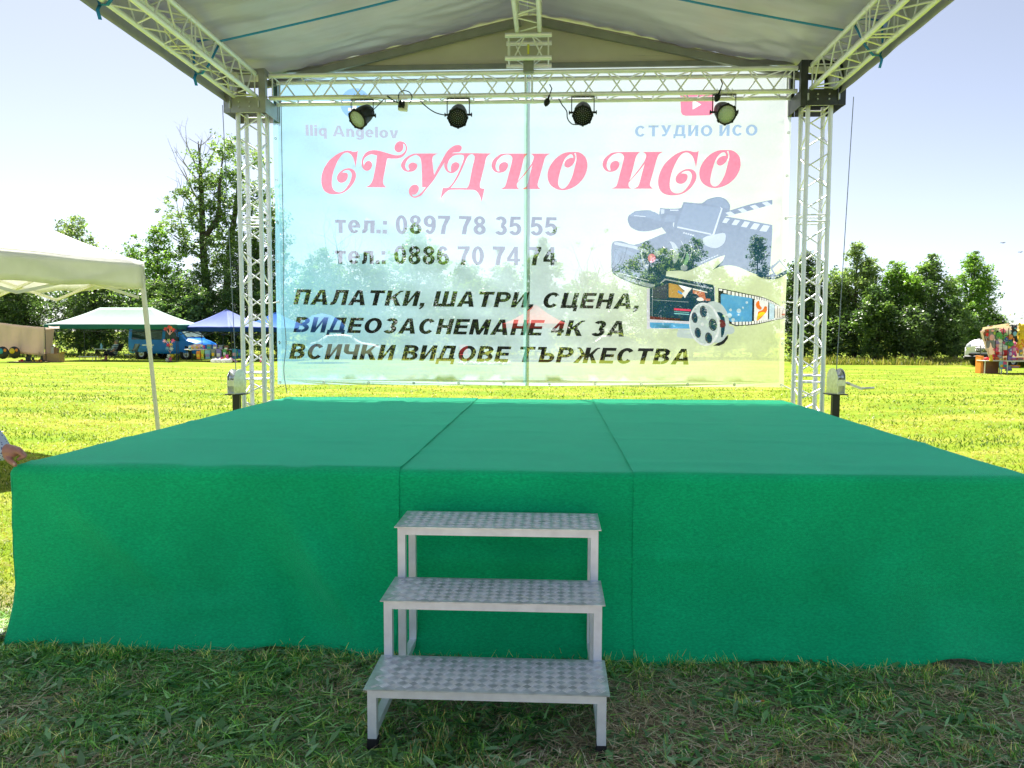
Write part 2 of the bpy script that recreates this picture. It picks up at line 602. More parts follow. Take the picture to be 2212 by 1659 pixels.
H2 = TS / 2
def tower(x, label, pl, dark):
    t = thing('truss_tower', label, 'truss tower', group='truss towers behind the stage')
    box_truss('', '', '', (x, DT, .32), (x, DT, 4.0), (H2, 0, 0), (0, H2, 0), .49, (.19 + 0, .665), root=t)
    b = MB()                                            # base with feet
    for i in (-1, 1):
        for j in (-1, 1):
            c = Vector((x + i * H2, DT + j * H2, 0))
            b.tube(c + Vector((0, 0, .06)), c + Vector((0, 0, .32)), .026, 12)
            b.lathe([(.029, .10), (.034, .13), (.034, .2), (.029, .23)], 12, M=Matrix.Translation(c))
    b.bbox((x - .22, DT - .22, .02), (x + .22, DT + .22, .06), .004)
    b.build('base', ALU_D, t)
    # sleeve block on top of the tower
    b = MB()
    w, z0, z1 = .235, 3.93, 4.40
    for sx in (-1, 1):
        for sy in (-1, 1):
            px, py = x + sx * w, DT + sy * w
            b.box((px - (.075 if sx > 0 else 0), py - .006 * sy - .003, z0), (px + (0 if sx > 0 else .075), py - .006 * sy + .003, z1))
            b.box((px - .006 * sx - .003, py - (.075 if sy > 0 else 0), z0), (px - .006 * sx + .003, py + (0 if sy > 0 else .075), z1))
    for (za, zb_) in ((z0, z0 + .17), (z1 - .07, z1)):
        for s in (-1, 1):
            b.box((x - w + .078, DT + s * (w - .009) - .003, za + .001), (x + w - .078, DT + s * (w - .009) + .003, zb_ - .001))
            b.box((x + s * (w - .009) - .003, DT - w + .078, za + .001), (x + s * (w - .009) + .003, DT + w - .078, zb_ - .001))
    b.build('sleeve_block', dark, t)
    for s in (-1, 1):
        b = MB(); b.tube((x + s * .16, DT - w - .01, z0 + .05), (x + s * .16, DT - w - .01, z0 + .12), .012, 8); b.build('roller_pin', GALV, t)
        for k in (0, 1):
            b = MB(); b.tube((x + s * .06, DT - w - .014, z0 + .06 + .05 * k), (x + s * .06, DT - w, z0 + .06 + .05 * k), .009, 8); b.build('bolt', GALV, t)
    rebase(t, (x, DT, 0))
    return t
tower(TXL, 'silver truss tower beside the blue edge of the banner, nearest the stalls', 0, ALU_D)
tower(TXR, 'silver truss tower with a shade-darkened sleeve block beside the winch with a crank', 0, PLATE_SHADE)

YFR = 4.15                                              # front end of the roof
zc = (ZB + ZU) / 2
t = box_truss('back_truss', 'horizontal silver box truss holding the stage lights above the banner', 'truss', (TXL + .24, DT, zc), (TXR - .24, DT, zc), (0, H2, 0), (0, 0, H2), .52, (.5,))
rebase(t, ((TXL + TXR) / 2, DT, zc))
t = box_truss('side_truss', 'box truss under the roof eave on the white tent side', 'truss', (TXL, DT - .2, zc), (TXL, YFR + .3, zc), (H2, 0, 0), (0, 0, H2), .49, (.36,), group='side trusses under the roof eaves')
rebase(t, (TXL, 5.6, zc))
t = box_truss('side_truss', 'box truss under the roof eave above the cranked winch', 'truss', (TXR, DT - .2, zc), (TXR, YFR + .3, zc), (H2, 0, 0), (0, 0, H2), .49, (.36,), group='side trusses under the roof eaves')
rebase(t, (TXR, 5.6, zc))
XM = (TXL + TXR) / 2
ZRL = 4.74
t = box_truss('ridge_truss', 'silver box truss running along the roof ridge towards the viewer', 'truss', (XM, 8.66, ZRL + H2), (XM, YFR + .3, ZRL + H2), (H2, 0, 0), (0, 0, H2), .49, (.36,))
rebase(t, (XM, 5.6, ZRL + H2))
t = box_truss('ridge_support', 'short cross piece of truss carrying the ridge truss on the back truss', 'truss', (XM - .25, DT - .12, 4.58), (XM + .25, DT - .12, 4.58), (0, H2, 0), (0, 0, H2), .49)
b = MB(); b.bbox((XM - .055, YF - .09, ZU - .02), (XM + .055, YF + .03, ZU + .12), .006); b.build('clamp', mat('grey clamp box', (.22, .235, .24), .5, .2), t)
b = MB(); b.bbox((XM - .012, DT - .255, 4.50), (XM + .012, DT - .235, 4.60), .003); b.build('tag', mat('yellow tag', (.55, .55, .08), .5), t)
rebase(t, (XM, DT - .12, 4.46))

# ------------------------------------------------------------------ roof
ZAP = 5.06
SLOPE = .216
YBK = 8.98
def roofz(x):
    return ZAP - SLOPE * abs(x - XM)
EL, ER = TXL - .20, TXR + .165
roof = thing('stage_roof', 'gabled silver grey tarpaulin roof above the green stage', 'roof')
for s, xe in ((-1, EL), (1, ER)):
    P = []
    ny, nx = 150, 60
    for i in range(ny + 1):
        y = YBK + .09 - (YBK + .09 - YFR) * i / ny
        row = []
        for j in range(nx + 1):
            q = j / nx
            x = XM - s * .01 * (s > 0) + (xe - XM) * q
            sag = .055 * sin(pi * min(1, q * 1.02)) * abs(sin(pi * (y - 7.62) / 1.5)) + .012 * wob(2.1 * x, 1.3 * y, s) + .012 * sin(13 * y + 2 * sin(3 * x)) * (q ** 2 + .2) + .009 * sin(31 * y + 4 * x + 3 * sin(2 * x)) * max(0, wob(.8 * x, .9 * y, 5)) + .013 * sin(21 * (y - .6 * x)) * max(0, wob(1.1 * x, .7 * y, 9)) + .01 * sin(26 * (x + .25 * y)) * max(0, 1 - (YBK - y) / .5) * .5
            z = roofz(x) - sag + .05 + (.004 if s > 0 else 0)
            row.append((x, y, z))
        # eave: wraps over the side truss and hangs as a flap
        ef = .012 * sin(5.1 * y) + .012 * sin(9.3 * y + 1)
        row.append((xe + s * .035, y, roofz(xe) - .02))
        row.append((xe + s * .045, y, roofz(xe) - .12))
        row.append((xe + s * (.04 + ef), y, ZB - .01 + .3 * ef))
        row.append((xe + s * (.02 + ef), y, ZB - .06 + .6 * ef))
        P.append(row)
    b = MB(); b.grid(P); b.build('roof_sheet', TARP_IN, roof, solid=.003)
    # gable bars along the back edge
    b = MB()
    b.sqtube((XM + s * .10, YBK - .06, roofz(XM + s * .1) - .06), (XM + s * 3.05, YBK - .06, roofz(XM + s * 3.05) - .07), .05, h=.075)
    b.build('gable_bar', GREYBAR, roof)
P = []
for i in range(60):
    x = XM - 3.25 + 6.5 * i / 59
    zt = roofz(x) + .03
    zb = 4.50
    P.append([(x, YBK + .01 + .012 * wob(2 * x, 3 * q, 2) * (1 - q), zb + (max(zt, zb + .01) - zb) * q) for q in np.linspace(0, 1, 10)])
b = MB(); b.grid(P); b.build('gable_panel', GABLE, roof, solid=.003)
b = MB(); b.bbox((XM - 3.0, YBK - .035, 4.485), (XM + 3.0, YBK - .005, 4.545), .006); b.build('hem_rail', GREYBAR, roof)
for s in (-1, 1):
    xe = EL if s < 0 else ER
    for y in (7.62, 6.05, 4.6):
        b = MB()
        P = []
        for i in range(24):
            x = XM + s * .12 + (xe - s * .28 - XM - s * .12) * i / 23
            z = roofz(x) - .06 - .02 * sin(pi * i / 23)
            P.append([(x, y - .02, z), (x, y + .02, z - .002)])
        b.grid(P)
        b.build('webbing', BLUEWEB, roof, solid=.003)
rebase(roof, (XM, 5.6, 4.3))
STRAPS = ((-1, 7.72, 'blue ratchet strap tied round the eave truss nearest the truss tower on the tent side'),
          (-1, 6.08, 'blue ratchet strap round the eave truss at the upper left edge of the photo'),
          (1, 7.5, 'blue ratchet strap round the eave truss above the dark sleeve block'))
for s, y, lab in STRAPS:
    xc = TXL if s < 0 else TXR
    xo = xc + s * (H2 + .035)
    b = MB()
    loop = [(xo, y, ZB - .035), (xo + s * .03, y + .02, ZB + .05), (xo + s * .01, y + .01, ZU + .04), (xc, y, ZU + .06), (xc - s * .1, y - .01, ZU + .02), (xc + s * .02, y, ZB + .05), (xo - s * .06, y + .005, ZB - .033)]
    P = [[Vector(p) + Vector((0, -.022, 0)), Vector(p) + Vector((0, .022, .004))] for p in loop + loop[:1]]
    b.grid(P)
    b.grid([[Vector(p) + Vector((-.012, 0, 0)), Vector(p) + Vector((.014, .008, 0))] for p in ((xo, y, ZB - .03), (xo + s * .004, y - .03, ZB - .08), (xo - s * .01, y - .02, ZB - .15))])
    o = b.build('ratchet_strap', BLUEWEB, None, solid=.003)
    tag(o, lab, 'strap', 'blue straps on the eave trusses')
    rebase(o, (xo, y, ZB))

# ------------------------------------------------------------------ banner
YB = 8.995
def bn(sx, sy):
    """photograph pixel (4032 wide) to banner coordinates (x, z)"""
    p = at(sx * .548611, sy * .548611, YB)
    return (p.x, p.z)

def arc(cx_, cy_, rx, ry, tx, ty, a0, a1, n=None):
    n = n or max(4, int(abs(a1 - a0) / 18))
    o = [(cx_ + rx * cos(radians(a0 + (a1 - a0) * i / n)), cy_ + ry * sin(radians(a0 + (a1 - a0) * i / n))) for i in range(n + 1)]
    q = [(cx_ + (rx - tx) * cos(radians(a1 + (a0 - a1) * i / n)), cy_ + (ry - ty) * sin(radians(a1 + (a0 - a1) * i / n))) for i in range(n + 1)]
    return o + q

def rc(x0, y0, x1, y1):
    return [(x0, y0), (x1, y0), (x1, y1), (x0, y1)]

def ring(cx_, cy_, rx, ry, tx, ty):
    return [arc(cx_, cy_, rx, ry, tx, ty, -4, 184), arc(cx_, cy_, rx, ry, tx, ty, 176, 364)]

def glyph(c, t, h):
    """outline pieces of a heavy grotesque letter, cap height 1; returns (pieces, width)"""
    w = .78
    if c == 'П': return [rc(0, 0, t, 1), rc(w - t, 0, w, 1), rc(0, 1 - h, w, 1)], w
    if c == 'А' or c == 'A':
        w = .92
        return [[(0, 0), (t * 1.08, 0), (w * .5 + t * .18, 1), (w * .5 - t * .55, 1)], [(w - t * 1.08, 0), (w, 0), (w * .5 + t * .55, 1), (w * .5 - t * .18, 1)], rc(w * .2, .19, w * .8, .19 + h)], w
    if c == 'Л':
        w = .84
        return [rc(w - t, 0, w, 1), rc(.14, 1 - h, w, 1), [(0, 0), (.12, 0), (.24, .05), (.31, .16), (.14 + t * .92, .5), (.14 + t * .95, 1), (.14, 1), (.125, .5), (.10, .25), (.05, h), (0, h)]], w
    if c == 'Т': return [rc(0, 1 - h, w, 1), rc(w / 2 - t / 2, 0, w / 2 + t / 2, 1)], w
    if c == 'К':
        w = .82
        return [rc(0, 0, t, 1), [(t - .02, .40), (t + .14, .40), (w - .12, .9), (w, .93), (w, 1), (w - .16, 1), (w - .28, .9), (t - .02, .55)], [(t + .03, .58), (t + .24, .62), (w + .04, 0), (w - t * 1.05, 0)]], w
    if c == 'И': return [rc(0, 0, t, 1), rc(w - t, 0, w, 1), [(t - .01, 0), (w - t + .01, .70), (w - t + .01, 1), (t - .01, .30)]], w
    if c == 'Ш':
        w = 1.12
        return [rc(0, 0, t, 1), rc(w / 2 - t / 2, 0, w / 2 + t / 2, 1), rc(w - t, 0, w, 1), rc(0, 0, w, h)], w
    if c == 'Р': return [rc(0, 0, t, 1), rc(t - .02, 1 - h, w * .55, 1), rc(t - .02, .34, w * .55, .34 + h), arc(w * .55, .67, w * .45, .33, t, h, -90, 90)], w
    if c == 'С':
        w = .84
        return [arc(w / 2, .5, w / 2, .51, t, h, 38, 322)], w
    if c == 'Ц': return [rc(0, 0, t, 1), rc(w - t, 0, w, 1), rc(0, 0, w + .09, h), rc(w - .09, -.2, w + .09, h)], w + .09
    if c == 'Е':
        w = .7
        return [rc(0, 0, t, 1), rc(0, 0, w, h), rc(0, .5 - h / 2, w - .04, .5 + h / 2), rc(0, 1 - h, w, 1)], w
    if c == 'Н': return [rc(0, 0, t, 1), rc(w - t, 0, w, 1), rc(0, .5 - h / 2, w, .5 + h / 2)], w
    if c == 'В': return [rc(0, 0, t, 1), rc(t - .02, 1 - h, w * .5, 1), rc(t - .02, .44, w * .5, .44 + h), rc(t - .02, 0, w * .5, h), arc(w * .5, .74, w * .45, .26, t, h, -90, 90), arc(w * .52, .29, w * .48, .29, t, h, -90, 90)], w
    if c == 'Д':
        w = .92
        return [rc(-.02, 0, w, h), rc(-.02, -.2, .14, h), rc(w - .16, -.2, w, h), rc(w - t - .08, 0, w - .08, 1), rc(.2, 1 - h, w - .08, 1), [(.08, h - .01), (.28, h - .01), (.42, 1), (.2, 1)]], w
    if c == 'О' or c == '0':
        w = .9 if c == 'О' else .62
        return ring(w / 2, .5, w / 2, .51, t, h), w
    if c == 'З' or c == '3':
        w = .68 if c == 'З' else .62
        return [arc(w / 2, .74, w / 2 - .02, .27, t, h, -80, 155), arc(w / 2, .28, w / 2, .29, t, h, -155, 88)], w
    if c == 'М':
        w = .98
        return [rc(0, 0, t * .9, 1), rc(w - t * .9, 0, w, 1), [(0, 1), (t * 1.15, 1), (w / 2 + .09, 0), (w / 2 - .09, 0)], [(w, 1), (w - t * 1.15, 1), (w / 2 - .09, 0), (w / 2 + .09, 0)]], w
    if c == 'Ч': return [rc(w - t, 0, w, 1), rc(0, .62, t, 1), arc(w * .42, .63, w * .42, .28, t, h, 180, 275), rc(w * .4, .35, w - .02, .35 + h)], w
    if c == 'Ъ':
        w = .96
        return [rc(0, 1 - h, .4, 1), rc(.2, 0, .2 + t, 1), rc(.2 + t - .02, 0, w * .68, h), rc(.2 + t - .02, .62 - h, w * .68, .62), arc(w * .66, .31, w * .34, .31, t, h, -90, 90)], w
    if c == 'Ж':
        w = 1.16
        m = w / 2
        P = [rc(m - t / 2, 0, m + t / 2, 1)]
        for s in (-1, 1):
            P.append([(m + s * (t / 2 - .02), .40), (m + s * (t / 2 + .1), .40), (m + s * (m - .1), .9), (m + s * m, .93), (m + s * m, 1), (m + s * (m - .14), 1), (m + s * (m - .25), .9), (m + s * (t / 2 - .02), .58)])
            P.append([(m + s * (t / 2 - .01), .56), (m + s * (t / 2 + .14), .62), (m + s * (m + .02), 0), (m + s * (m - t * 1.0), 0)])
        return P, w
    if c == 'У': return [[(0, 1), (t * 1.1, 1), (w * .66, .34), (w * .46, .2)], [(w - t, 1), (w, 1), (w * .56, .14), (w * .38, 0), (.08, 0), (.08, h), (w * .28, h + .02), (w * .4, .24)]], w
    if c == 'т': return [rc(0, .72 - h, .56, .72), rc(.28 - t / 2, 0, .28 + t / 2, .72)], .56
    if c == 'л': return [rc(.62 - t, 0, .62, .72), rc(.12, .72 - h, .62, .72), [(0, 0), (.1, 0), (.2, .05), (.27, .2), (.10 + t, .72), (.10, .72), (.08, .25), (0, h)]], .62
    if c in 'еe': return [arc(.31, .36, .31, .37, t, h * .9, 0, 318), rc(.06, .30, .61, .30 + h * .75)], .62
    if c == '.': return [rc(0, 0, t, t)], t
    if c == ':': return [rc(0, 0, t, t), rc(0, .5, t, .5 + t)], t
    if c == ',': return [[(0, 0), (.08, 0), (.03, -.14), (0, -.2), (.1, -.2), (.2, -.08), (.24, .04), (.24, .22), (0, .22)]], .24
    if c == '8': return ring(.31, .75, .28, .26, t * .9, h * .9) + ring(.31, .28, .31, .29, t, h), .62
    if c == '9': return ring(.31, .69, .31, .32, t, h) + [arc(.31, .5, .31, .51, t, h, -140, 30)], .62
    if c == '6': return ring(.31, .31, .31, .32, t, h) + [arc(.31, .5, .31, .51, t, h, 40, 210)], .62
    if c == '7': return [rc(0, 1 - h, .62, 1), [(.62 - t - .04, 1 - h), (.62, 1 - h), (.62, .86), (.42, .45), (.36, 0), (.13, 0), (.2, .4)]], .62
    if c == '5': return [rc(.08, 1 - h, .58, 1), [(.08, 1), (.02, .42), (.2, .46), (.27, 1)], arc(.30, .33, .32, .34, t, h, -155, 130)], .62
    if c == '4': return [rc(.36, 0, .36 + t * .9, 1), rc(0, .2, .66, .2 + h * .9), [(0, .2), (.2, .38), (.37, .7), (.37, 1), (0, .38)]], .66
    if c in 'Il': return [rc(0, 0, t, 1)], t
    if c == 'i': return [rc(0, 0, t, .72), rc(0, .82, t, 1)], t
    if c == 'q': return ring(.31, .36, .31, .37, t, h) + [rc(.62 - t, -.24, .62, .72)], .62
    if c == 'n': return [rc(0, 0, t, .72), arc(.3, .38, .3, .35, t, h, 0, 130), rc(.6 - t, 0, .6, .4)], .6
    if c == 'g': return ring(.31, .36, .31, .37, t, h) + [rc(.62 - t, -.06, .62, .72), arc(.31, -.03, .31, .22, t, h, -165, 4)], .62
    if c == 'o': return ring(.33, .36, .33, .37, t, h), .66
    if c == 'v': return [[(0, .72), (t, .72), (.32 + .05, 0), (.32 - .12, 0)], [(.64, .72), (.64 - t, .72), (.32 - .05, 0), (.32 + .12, 0)]], .64
    return [], .34

POLYS = []          # (priority order, ink, outline)
def text(s, a, e, hgt, ink, slant=0.0, t=.24, h=.19, gap=.11):
    """string s from pixel a to pixel e (baseline ends), cap height hgt pixels"""
    x = 0.0
    items = []
    for c in s:
        pc, w = glyph(c, t, h)
        items.append((x, pc))
        x += w + (gap if pc else 0)
    tot = x - gap
    A, E_ = bn(*a), bn(*e)
    up = bn(a[0], a[1] - hgt)[1] - A[1]
    dx, dz = (E_[0] - A[0]) / tot, (E_[1] - A[1]) / tot
    for (x0, pc) in items:
        for P in pc:
            POLYS.append((ink, [(A[0] + (x0 + px) * dx + slant * py * up, A[1] + (x0 + px) * dz + py * up) for px, py in P]))

def smooth(P, k=3):
    """closed Catmull-Rom through traced points; a point given as (x, y, 1) stays a corner"""
    n = len(P)
    out = []
    for i in range(n):
        p0, p1, p2, p3 = P[i - 1], P[i], P[(i + 1) % n], P[(i + 2) % n]
        if len(p1) > 2: p0 = p1
        if len(p2) > 2: p3 = p2
        for j in range(k):
            t = j / k
            out.append(tuple(.5 * ((2 * p1[d]) + (-p0[d] + p2[d]) * t + (2 * p0[d] - 5 * p1[d] + 4 * p2[d] - p3[d]) * t * t + (-p0[d] + 3 * p1[d] - 3 * p2[d] + p3[d]) * t ** 3) for d in (0, 1)))
    return out

def art(ink, P, off, sc, k=3, raw=False):
    Q = P if raw else smooth(P, k)
    POLYS.append((ink, [bn(off[0] + x * sc, off[1] + y * sc) for (x, y) in [(p[0], p[1]) for p in Q]]))

def ell(cx_, cy_, rx, ry, n=22, rot=0.0):
    c, s = cos(rot), sin(rot)
    return [(cx_ + rx * cos(2 * pi * i / n) * c - ry * sin(2 * pi * i / n) * s, cy_ + rx * cos(2 * pi * i / n) * s + ry * sin(2 * pi * i / n) * c) for i in range(n)]

# --- lettering
A_, AS = (1240, 540), .24864
B_, BS = (1750, 540), .27125
C_, CS = (2350, 540), .27125
D_, DS = (2380, 760), .33906
E_, ES = (2500, 1060), .28481
LC = [(680, 208, 1), (655, 228), (600, 230), (550, 215), (480, 213), (370, 255), (260, 340), (170, 450), (115, 580), (98, 690), (110, 780), (150, 850), (220, 890), (310, 900), (420, 885), (520, 830), (600, 740), (645, 640), (640, 560), (600, 510), (540, 492), (470, 505), (400, 550), (358, 610), (350, 660), (372, 705), (422, 722), (480, 700), (515, 650), (520, 590), (490, 565), (430, 562, 1), (460, 535), (505, 520), (552, 530), (582, 580), (578, 640), (550, 720), (490, 810), (430, 858), (370, 870), (310, 850), (275, 800), (265, 720), (280, 600), (320, 470), (370, 360), (430, 270), (490, 240), (540, 250), (590, 300), (622, 380), (640, 475, 1)]
LO = [(1890, 212, 1), (1960, 220), (2030, 270), (2070, 350), (2070, 470), (2020, 590), (1930, 690), (1820, 750), (1710, 770), (1610, 745), (1530, 680), (1497, 580), (1510, 470), (1570, 360), (1660, 270), (1760, 222), (1850, 213)]
LOh = [(1905, 225, 1), (1918, 290), (1912, 350), (1885, 460), (1855, 570), (1800, 680), (1745, 738), (1690, 742), (1652, 690), (1660, 580), (1700, 430), (1740, 330), (1785, 272), (1835, 245), (1865, 265), (1870, 300, 1), (1830, 300), (1770, 330), (1742, 380), (1750, 425), (1800, 440), (1860, 400), (1895, 340), (1900, 280), (1885, 235)]
LI = [(1215, 238, 1), (1180, 265), (1150, 320), (1110, 480), (1065, 640, 1), (1180, 500), (1265, 385, 1), (1298, 300), (1285, 260), (1250, 238, 1), (1535, 238, 1), (1480, 270), (1450, 330), (1400, 510), (1355, 670), (1360, 720), (1395, 752, 1), (1120, 752, 1), (1170, 730), (1200, 690), (1235, 560), (1278, 400, 1), (1190, 515), (1080, 635), (1050, 680), (1060, 730), (1090, 752, 1), (810, 752, 1), (860, 730), (890, 690), (930, 540), (980, 350), (982, 290), (950, 255), (890, 252), (820, 280), (760, 350), (740, 430), (765, 490), (800, 495, 1), (790, 430), (820, 375), (880, 358), (920, 385), (915, 440), (870, 495), (790, 515), (720, 490), (685, 420), (705, 340), (780, 270), (870, 238)]
art('red', LC, A_, AS)
art('red', [(770, 465, 1), (775, 430), (805, 390), (850, 375), (890, 395), (902, 440), (880, 500), (830, 530), (780, 515), (745, 470), (735, 410), (750, 330), (800, 255), (880, 215), (980, 212), (1080, 235), (1180, 265), (1280, 288), (1350, 282), (1410, 245), (1440, 190), (1430, 130), (1395, 100, 1), (1400, 160), (1380, 215), (1330, 242), (1285, 225), (1262, 180), (1275, 120), (1320, 75), (1370, 70), (1430, 100), (1460, 170), (1445, 240), (1400, 300), (1330, 335), (1240, 342), (1148, 338, 1), (1130, 400), (1100, 540), (1078, 660), (1077, 720), (1095, 765), (1130, 792, 1), (800, 792, 1), (850, 770), (890, 730), (920, 660), (945, 540), (970, 400), (985, 295, 1), (910, 272), (850, 285), (790, 325), (760, 390)], A_, AS)
art('red', [(1945, 262, 1), (1890, 290), (1865, 330), (1866, 420), (1890, 605, 1), (1960, 470), (2030, 340), (2100, 220), (2190, 145), (2270, 125), (2320, 150), (2322, 190), (2290, 235), (2200, 245), (2130, 290), (2060, 390), (1990, 510), (1900, 660), (1830, 750), (1740, 850), (1680, 925), (1590, 962), (1520, 935), (1487, 870), (1500, 800), (1550, 755), (1610, 755), (1645, 800), (1630, 860), (1590, 905), (1537, 910, 1), (1560, 938), (1620, 930), (1690, 870), (1760, 792, 1), (1698, 792, 1), (1698, 600), (1690, 420), (1670, 330), (1620, 287), (1570, 290), (1490, 335), (1435, 410), (1432, 480), (1472, 530), (1500, 510, 1), (1480, 470), (1495, 425), (1550, 402), (1610, 425), (1622, 475), (1570, 535), (1470, 548), (1395, 515), (1362, 445), (1395, 370), (1480, 300), (1570, 262, 1)], A_, AS)
art('red', [(680, 238, 1), (635, 265), (605, 310), (580, 420), (540, 580), (515, 690), (525, 740), (580, 750, 1), (540, 940, 1), (525, 880), (490, 810), (440, 770), (330, 765), (100, 765), (40, 790), (0, 825), (-35, 870), (-56, 905, 1), (-40, 830), (-20, 742, 1), (60, 735), (130, 660), (200, 530), (260, 380), (285, 300), (270, 262), (200, 257), (130, 275), (70, 335), (42, 420), (62, 490), (98, 508, 1), (97, 440), (115, 390), (160, 365), (205, 380), (218, 420), (190, 480), (120, 525), (50, 510), (5, 450), (0, 380), (30, 310), (90, 248), (160, 235)], B_, BS)
art('bg', [(335, 290), (365, 258), (400, 248), (432, 270), (440, 310), (400, 480), (362, 680), (330, 742, 1), (92, 742, 1), (180, 620), (250, 480), (305, 350)], B_, BS)
art('red', LI, B_, BS)
art('red', LO, B_, BS)
art('bg', LOh, B_, BS)
mp = lambda P, a, b_, c, d: [((p[0] - a[0]) / (a[1] - a[0]) * (b_[1] - b_[0]) + b_[0], (p[1] - c[0]) / (c[1] - c[0]) * (d[1] - d[0]) + d[0], *p[2:]) for p in P]
art('red', mp(LI, (685, 1535), (85, 960), (238, 752), (216, 746)), C_, CS)
art('red', mp(LC, (98, 680), (890, 1480), (210, 900), (196, 843)), C_, CS)
art('red', mp(LO, (1497, 2075), (1488, 2087), (212, 770), (185, 740)), C_, CS)
art('bg', mp(LOh, (1497, 2075), (1488, 2087), (212, 770), (185, 740)), C_, CS)
text('Iliq Angelov', (1203.7, 533.5), (1569, 545.5), 43, 'grey', 0, .22, .16, .10)
text('СТУДИО ИСО', (2500, 538.5), (2982, 534), 43, 'bluegrey', 0, .23, .18, .20)
text('тел.: 0897 78 35 55', (1319, 916.5), (2194, 928.5), 72, 'ink', 0, .21, .165, .105)
text('тел.: 0886 70 74 74', (1317, 1037.5), (2191, 1046), 72, 'ink', 0, .21, .165, .105)
text('ПАЛАТКИ, ШАТРИ, СЦЕНА,', (1154, 1198.5), (2512, 1217), 59.5, 'ink', .26, .245, .19, .13)
text('ВИДЕОЗАСНЕМАНЕ 4К ЗА', (1154.9, 1308), (2456, 1325.5), 60, 'ink', .26, .245, .19, .13)
text('ВСИЧКИ ВИДОВЕ ТЪРЖЕСТВА', (1138, 1412.8), (2711, 1436), 60.5, 'ink', .26, .245, .19, .13)
# --- round blue badge and red play badge at the top
art('badge', ell(1400, 408, 59, 60), (0, 0), 1, raw=True)
art('white', rc(1390, 396, 1404, 470), (0, 0), 1, raw=True)
art('white', rc(1372, 426, 1412, 438), (0, 0), 1, raw=True)
art('white', [(1390, 398), (1392, 384), (1400, 376), (1416, 375), (1416, 388), (1406, 389), (1404, 398)], (0, 0), 1, raw=True)
art('play', [(2678, 372), (2682, 362), (2692, 357), (2795, 355), (2806, 360), (2810, 372), (2809, 436), (2804, 449), (2794, 454), (2700, 457), (2687, 453), (2681, 442)], (0, 0), 1, raw=True)
art('white', [(2727, 393), (2761, 412), (2727, 432)], (0, 0), 1, raw=True)
# --- picture of a camcorder with a clapper board behind it
art('pic', [(270, 300), (290, 252), (340, 242), (345, 215), (440, 200), (540, 200), (582, 238), (640, 245, 1), (650, 170, 1), (760, 180), (880, 175), (902, 150, 1), (920, 103, 1), (1020, 112), (1130, 118), (1200, 72), (1310, 45), (1400, 68), (1455, 140), (1452, 205, 1), (1700, 130), (1950, 78, 1), (1950, 132, 1), (1650, 215), (1400, 272, 1), (1470, 283, 1), (1950, 370, 1), (1950, 450, 1), (1925, 860, 1), (1900, 975), (1830, 965), (1700, 920), (1560, 858), (1440, 838), (1330, 858), (1260, 890), (1370, 790), (1400, 720, 1), (1310, 750), (1130, 830), (960, 908), (880, 900), (720, 908, 1), (712, 962, 1), (640, 1050), (590, 1098), (500, 1100), (330, 1050), (150, 970), (88, 905), (80, 760), (82, 620), (110, 565), (200, 560), (345, 600), (520, 540), (640, 490), (720, 462, 1), (668, 395, 1), (600, 420), (500, 442), (400, 440), (310, 400), (278, 345)], D_, DS)
art('pic2', [(935, 118), (1368, 172), (1262, 478), (832, 395)], D_, DS, raw=True)
art('edge', [(1340, 158), (1372, 182), (1275, 486), (1225, 488), (1255, 478), (1352, 185)], D_, DS, raw=True)
art('edge', [(850, 385), (1240, 470), (1235, 486), (845, 402)], D_, DS, raw=True)
for k in range(4):
    a0, a1 = k / 4 + .03, k / 4 + .14
    u0, u1 = (1385 + 565 * a0, 236 - 155 * a0), (1385 + 565 * a1, 236 - 155 * a1)
    art('edge', [(u0[0], u0[1]), (u1[0], u1[1]), (u1[0] + 55, u1[1] + 40), (u0[0] + 55, u0[1] + 40)], D_, DS, raw=True)
for k in range(5):
    x = 1400 + 112 * k
    y = 285 + 20 * k
    art('edge', [(x, y + 5), (x + 55 + 5 * k, y + 16), (x + 15 + 4 * k, y + 66 + 5 * k), (x - 34 - 4 * k, y + 58 + 4 * k)], D_, DS, raw=True)
art('haze', [(108, 580), (135, 566), (345, 610), (520, 668), (505, 702), (330, 640), (120, 600)], D_, DS, raw=True)
art('haze', [(100, 905), (300, 985), (520, 1050), (590, 1062), (575, 1100), (500, 1092), (330, 1040), (150, 965)], D_, DS, raw=True)
art('edge', [(150, 918), (520, 1012), (516, 1024), (148, 932)], D_, DS, raw=True)
art('pinkish', ell(550, 755, 45, 52), D_, DS, raw=True)
art('haze', ell(612, 700, 36, 34), D_, DS, raw=True)
art('haze', [(760, 560), (815, 580), (858, 650), (860, 740), (820, 820), (790, 770), (800, 680), (785, 610)], D_, DS)
art('green', [(960, 690), (985, 760), (950, 830), (880, 880), (930, 800)], D_, DS)
art('haze', ell(925, 868, 42, 36), D_, DS, raw=True)
art('haze', [(1150, 520), (1290, 480), (1400, 470), (1390, 580), (1290, 640), (1165, 600)], D_, DS)
for k in range(7):
    art('edge', [(1120 + k * 30, 800 - 13 * k), (1142 + k * 30, 790 - 13 * k), (1140 + k * 30, 803 - 13 * k), (1118 + k * 30, 813 - 13 * k)], D_, DS, raw=True)
for k in range(5):
    art('edge', [(920 + 26 * k, 452 + 7 * k), (938 + 26 * k, 456 + 7 * k), (930 + 26 * k, 472 + 7 * k), (912 + 26 * k, 468 + 7 * k)], D_, DS, raw=True)
art('edge', [(800, 342), (815, 338), (808, 395), (798, 380)], D_, DS, raw=True)
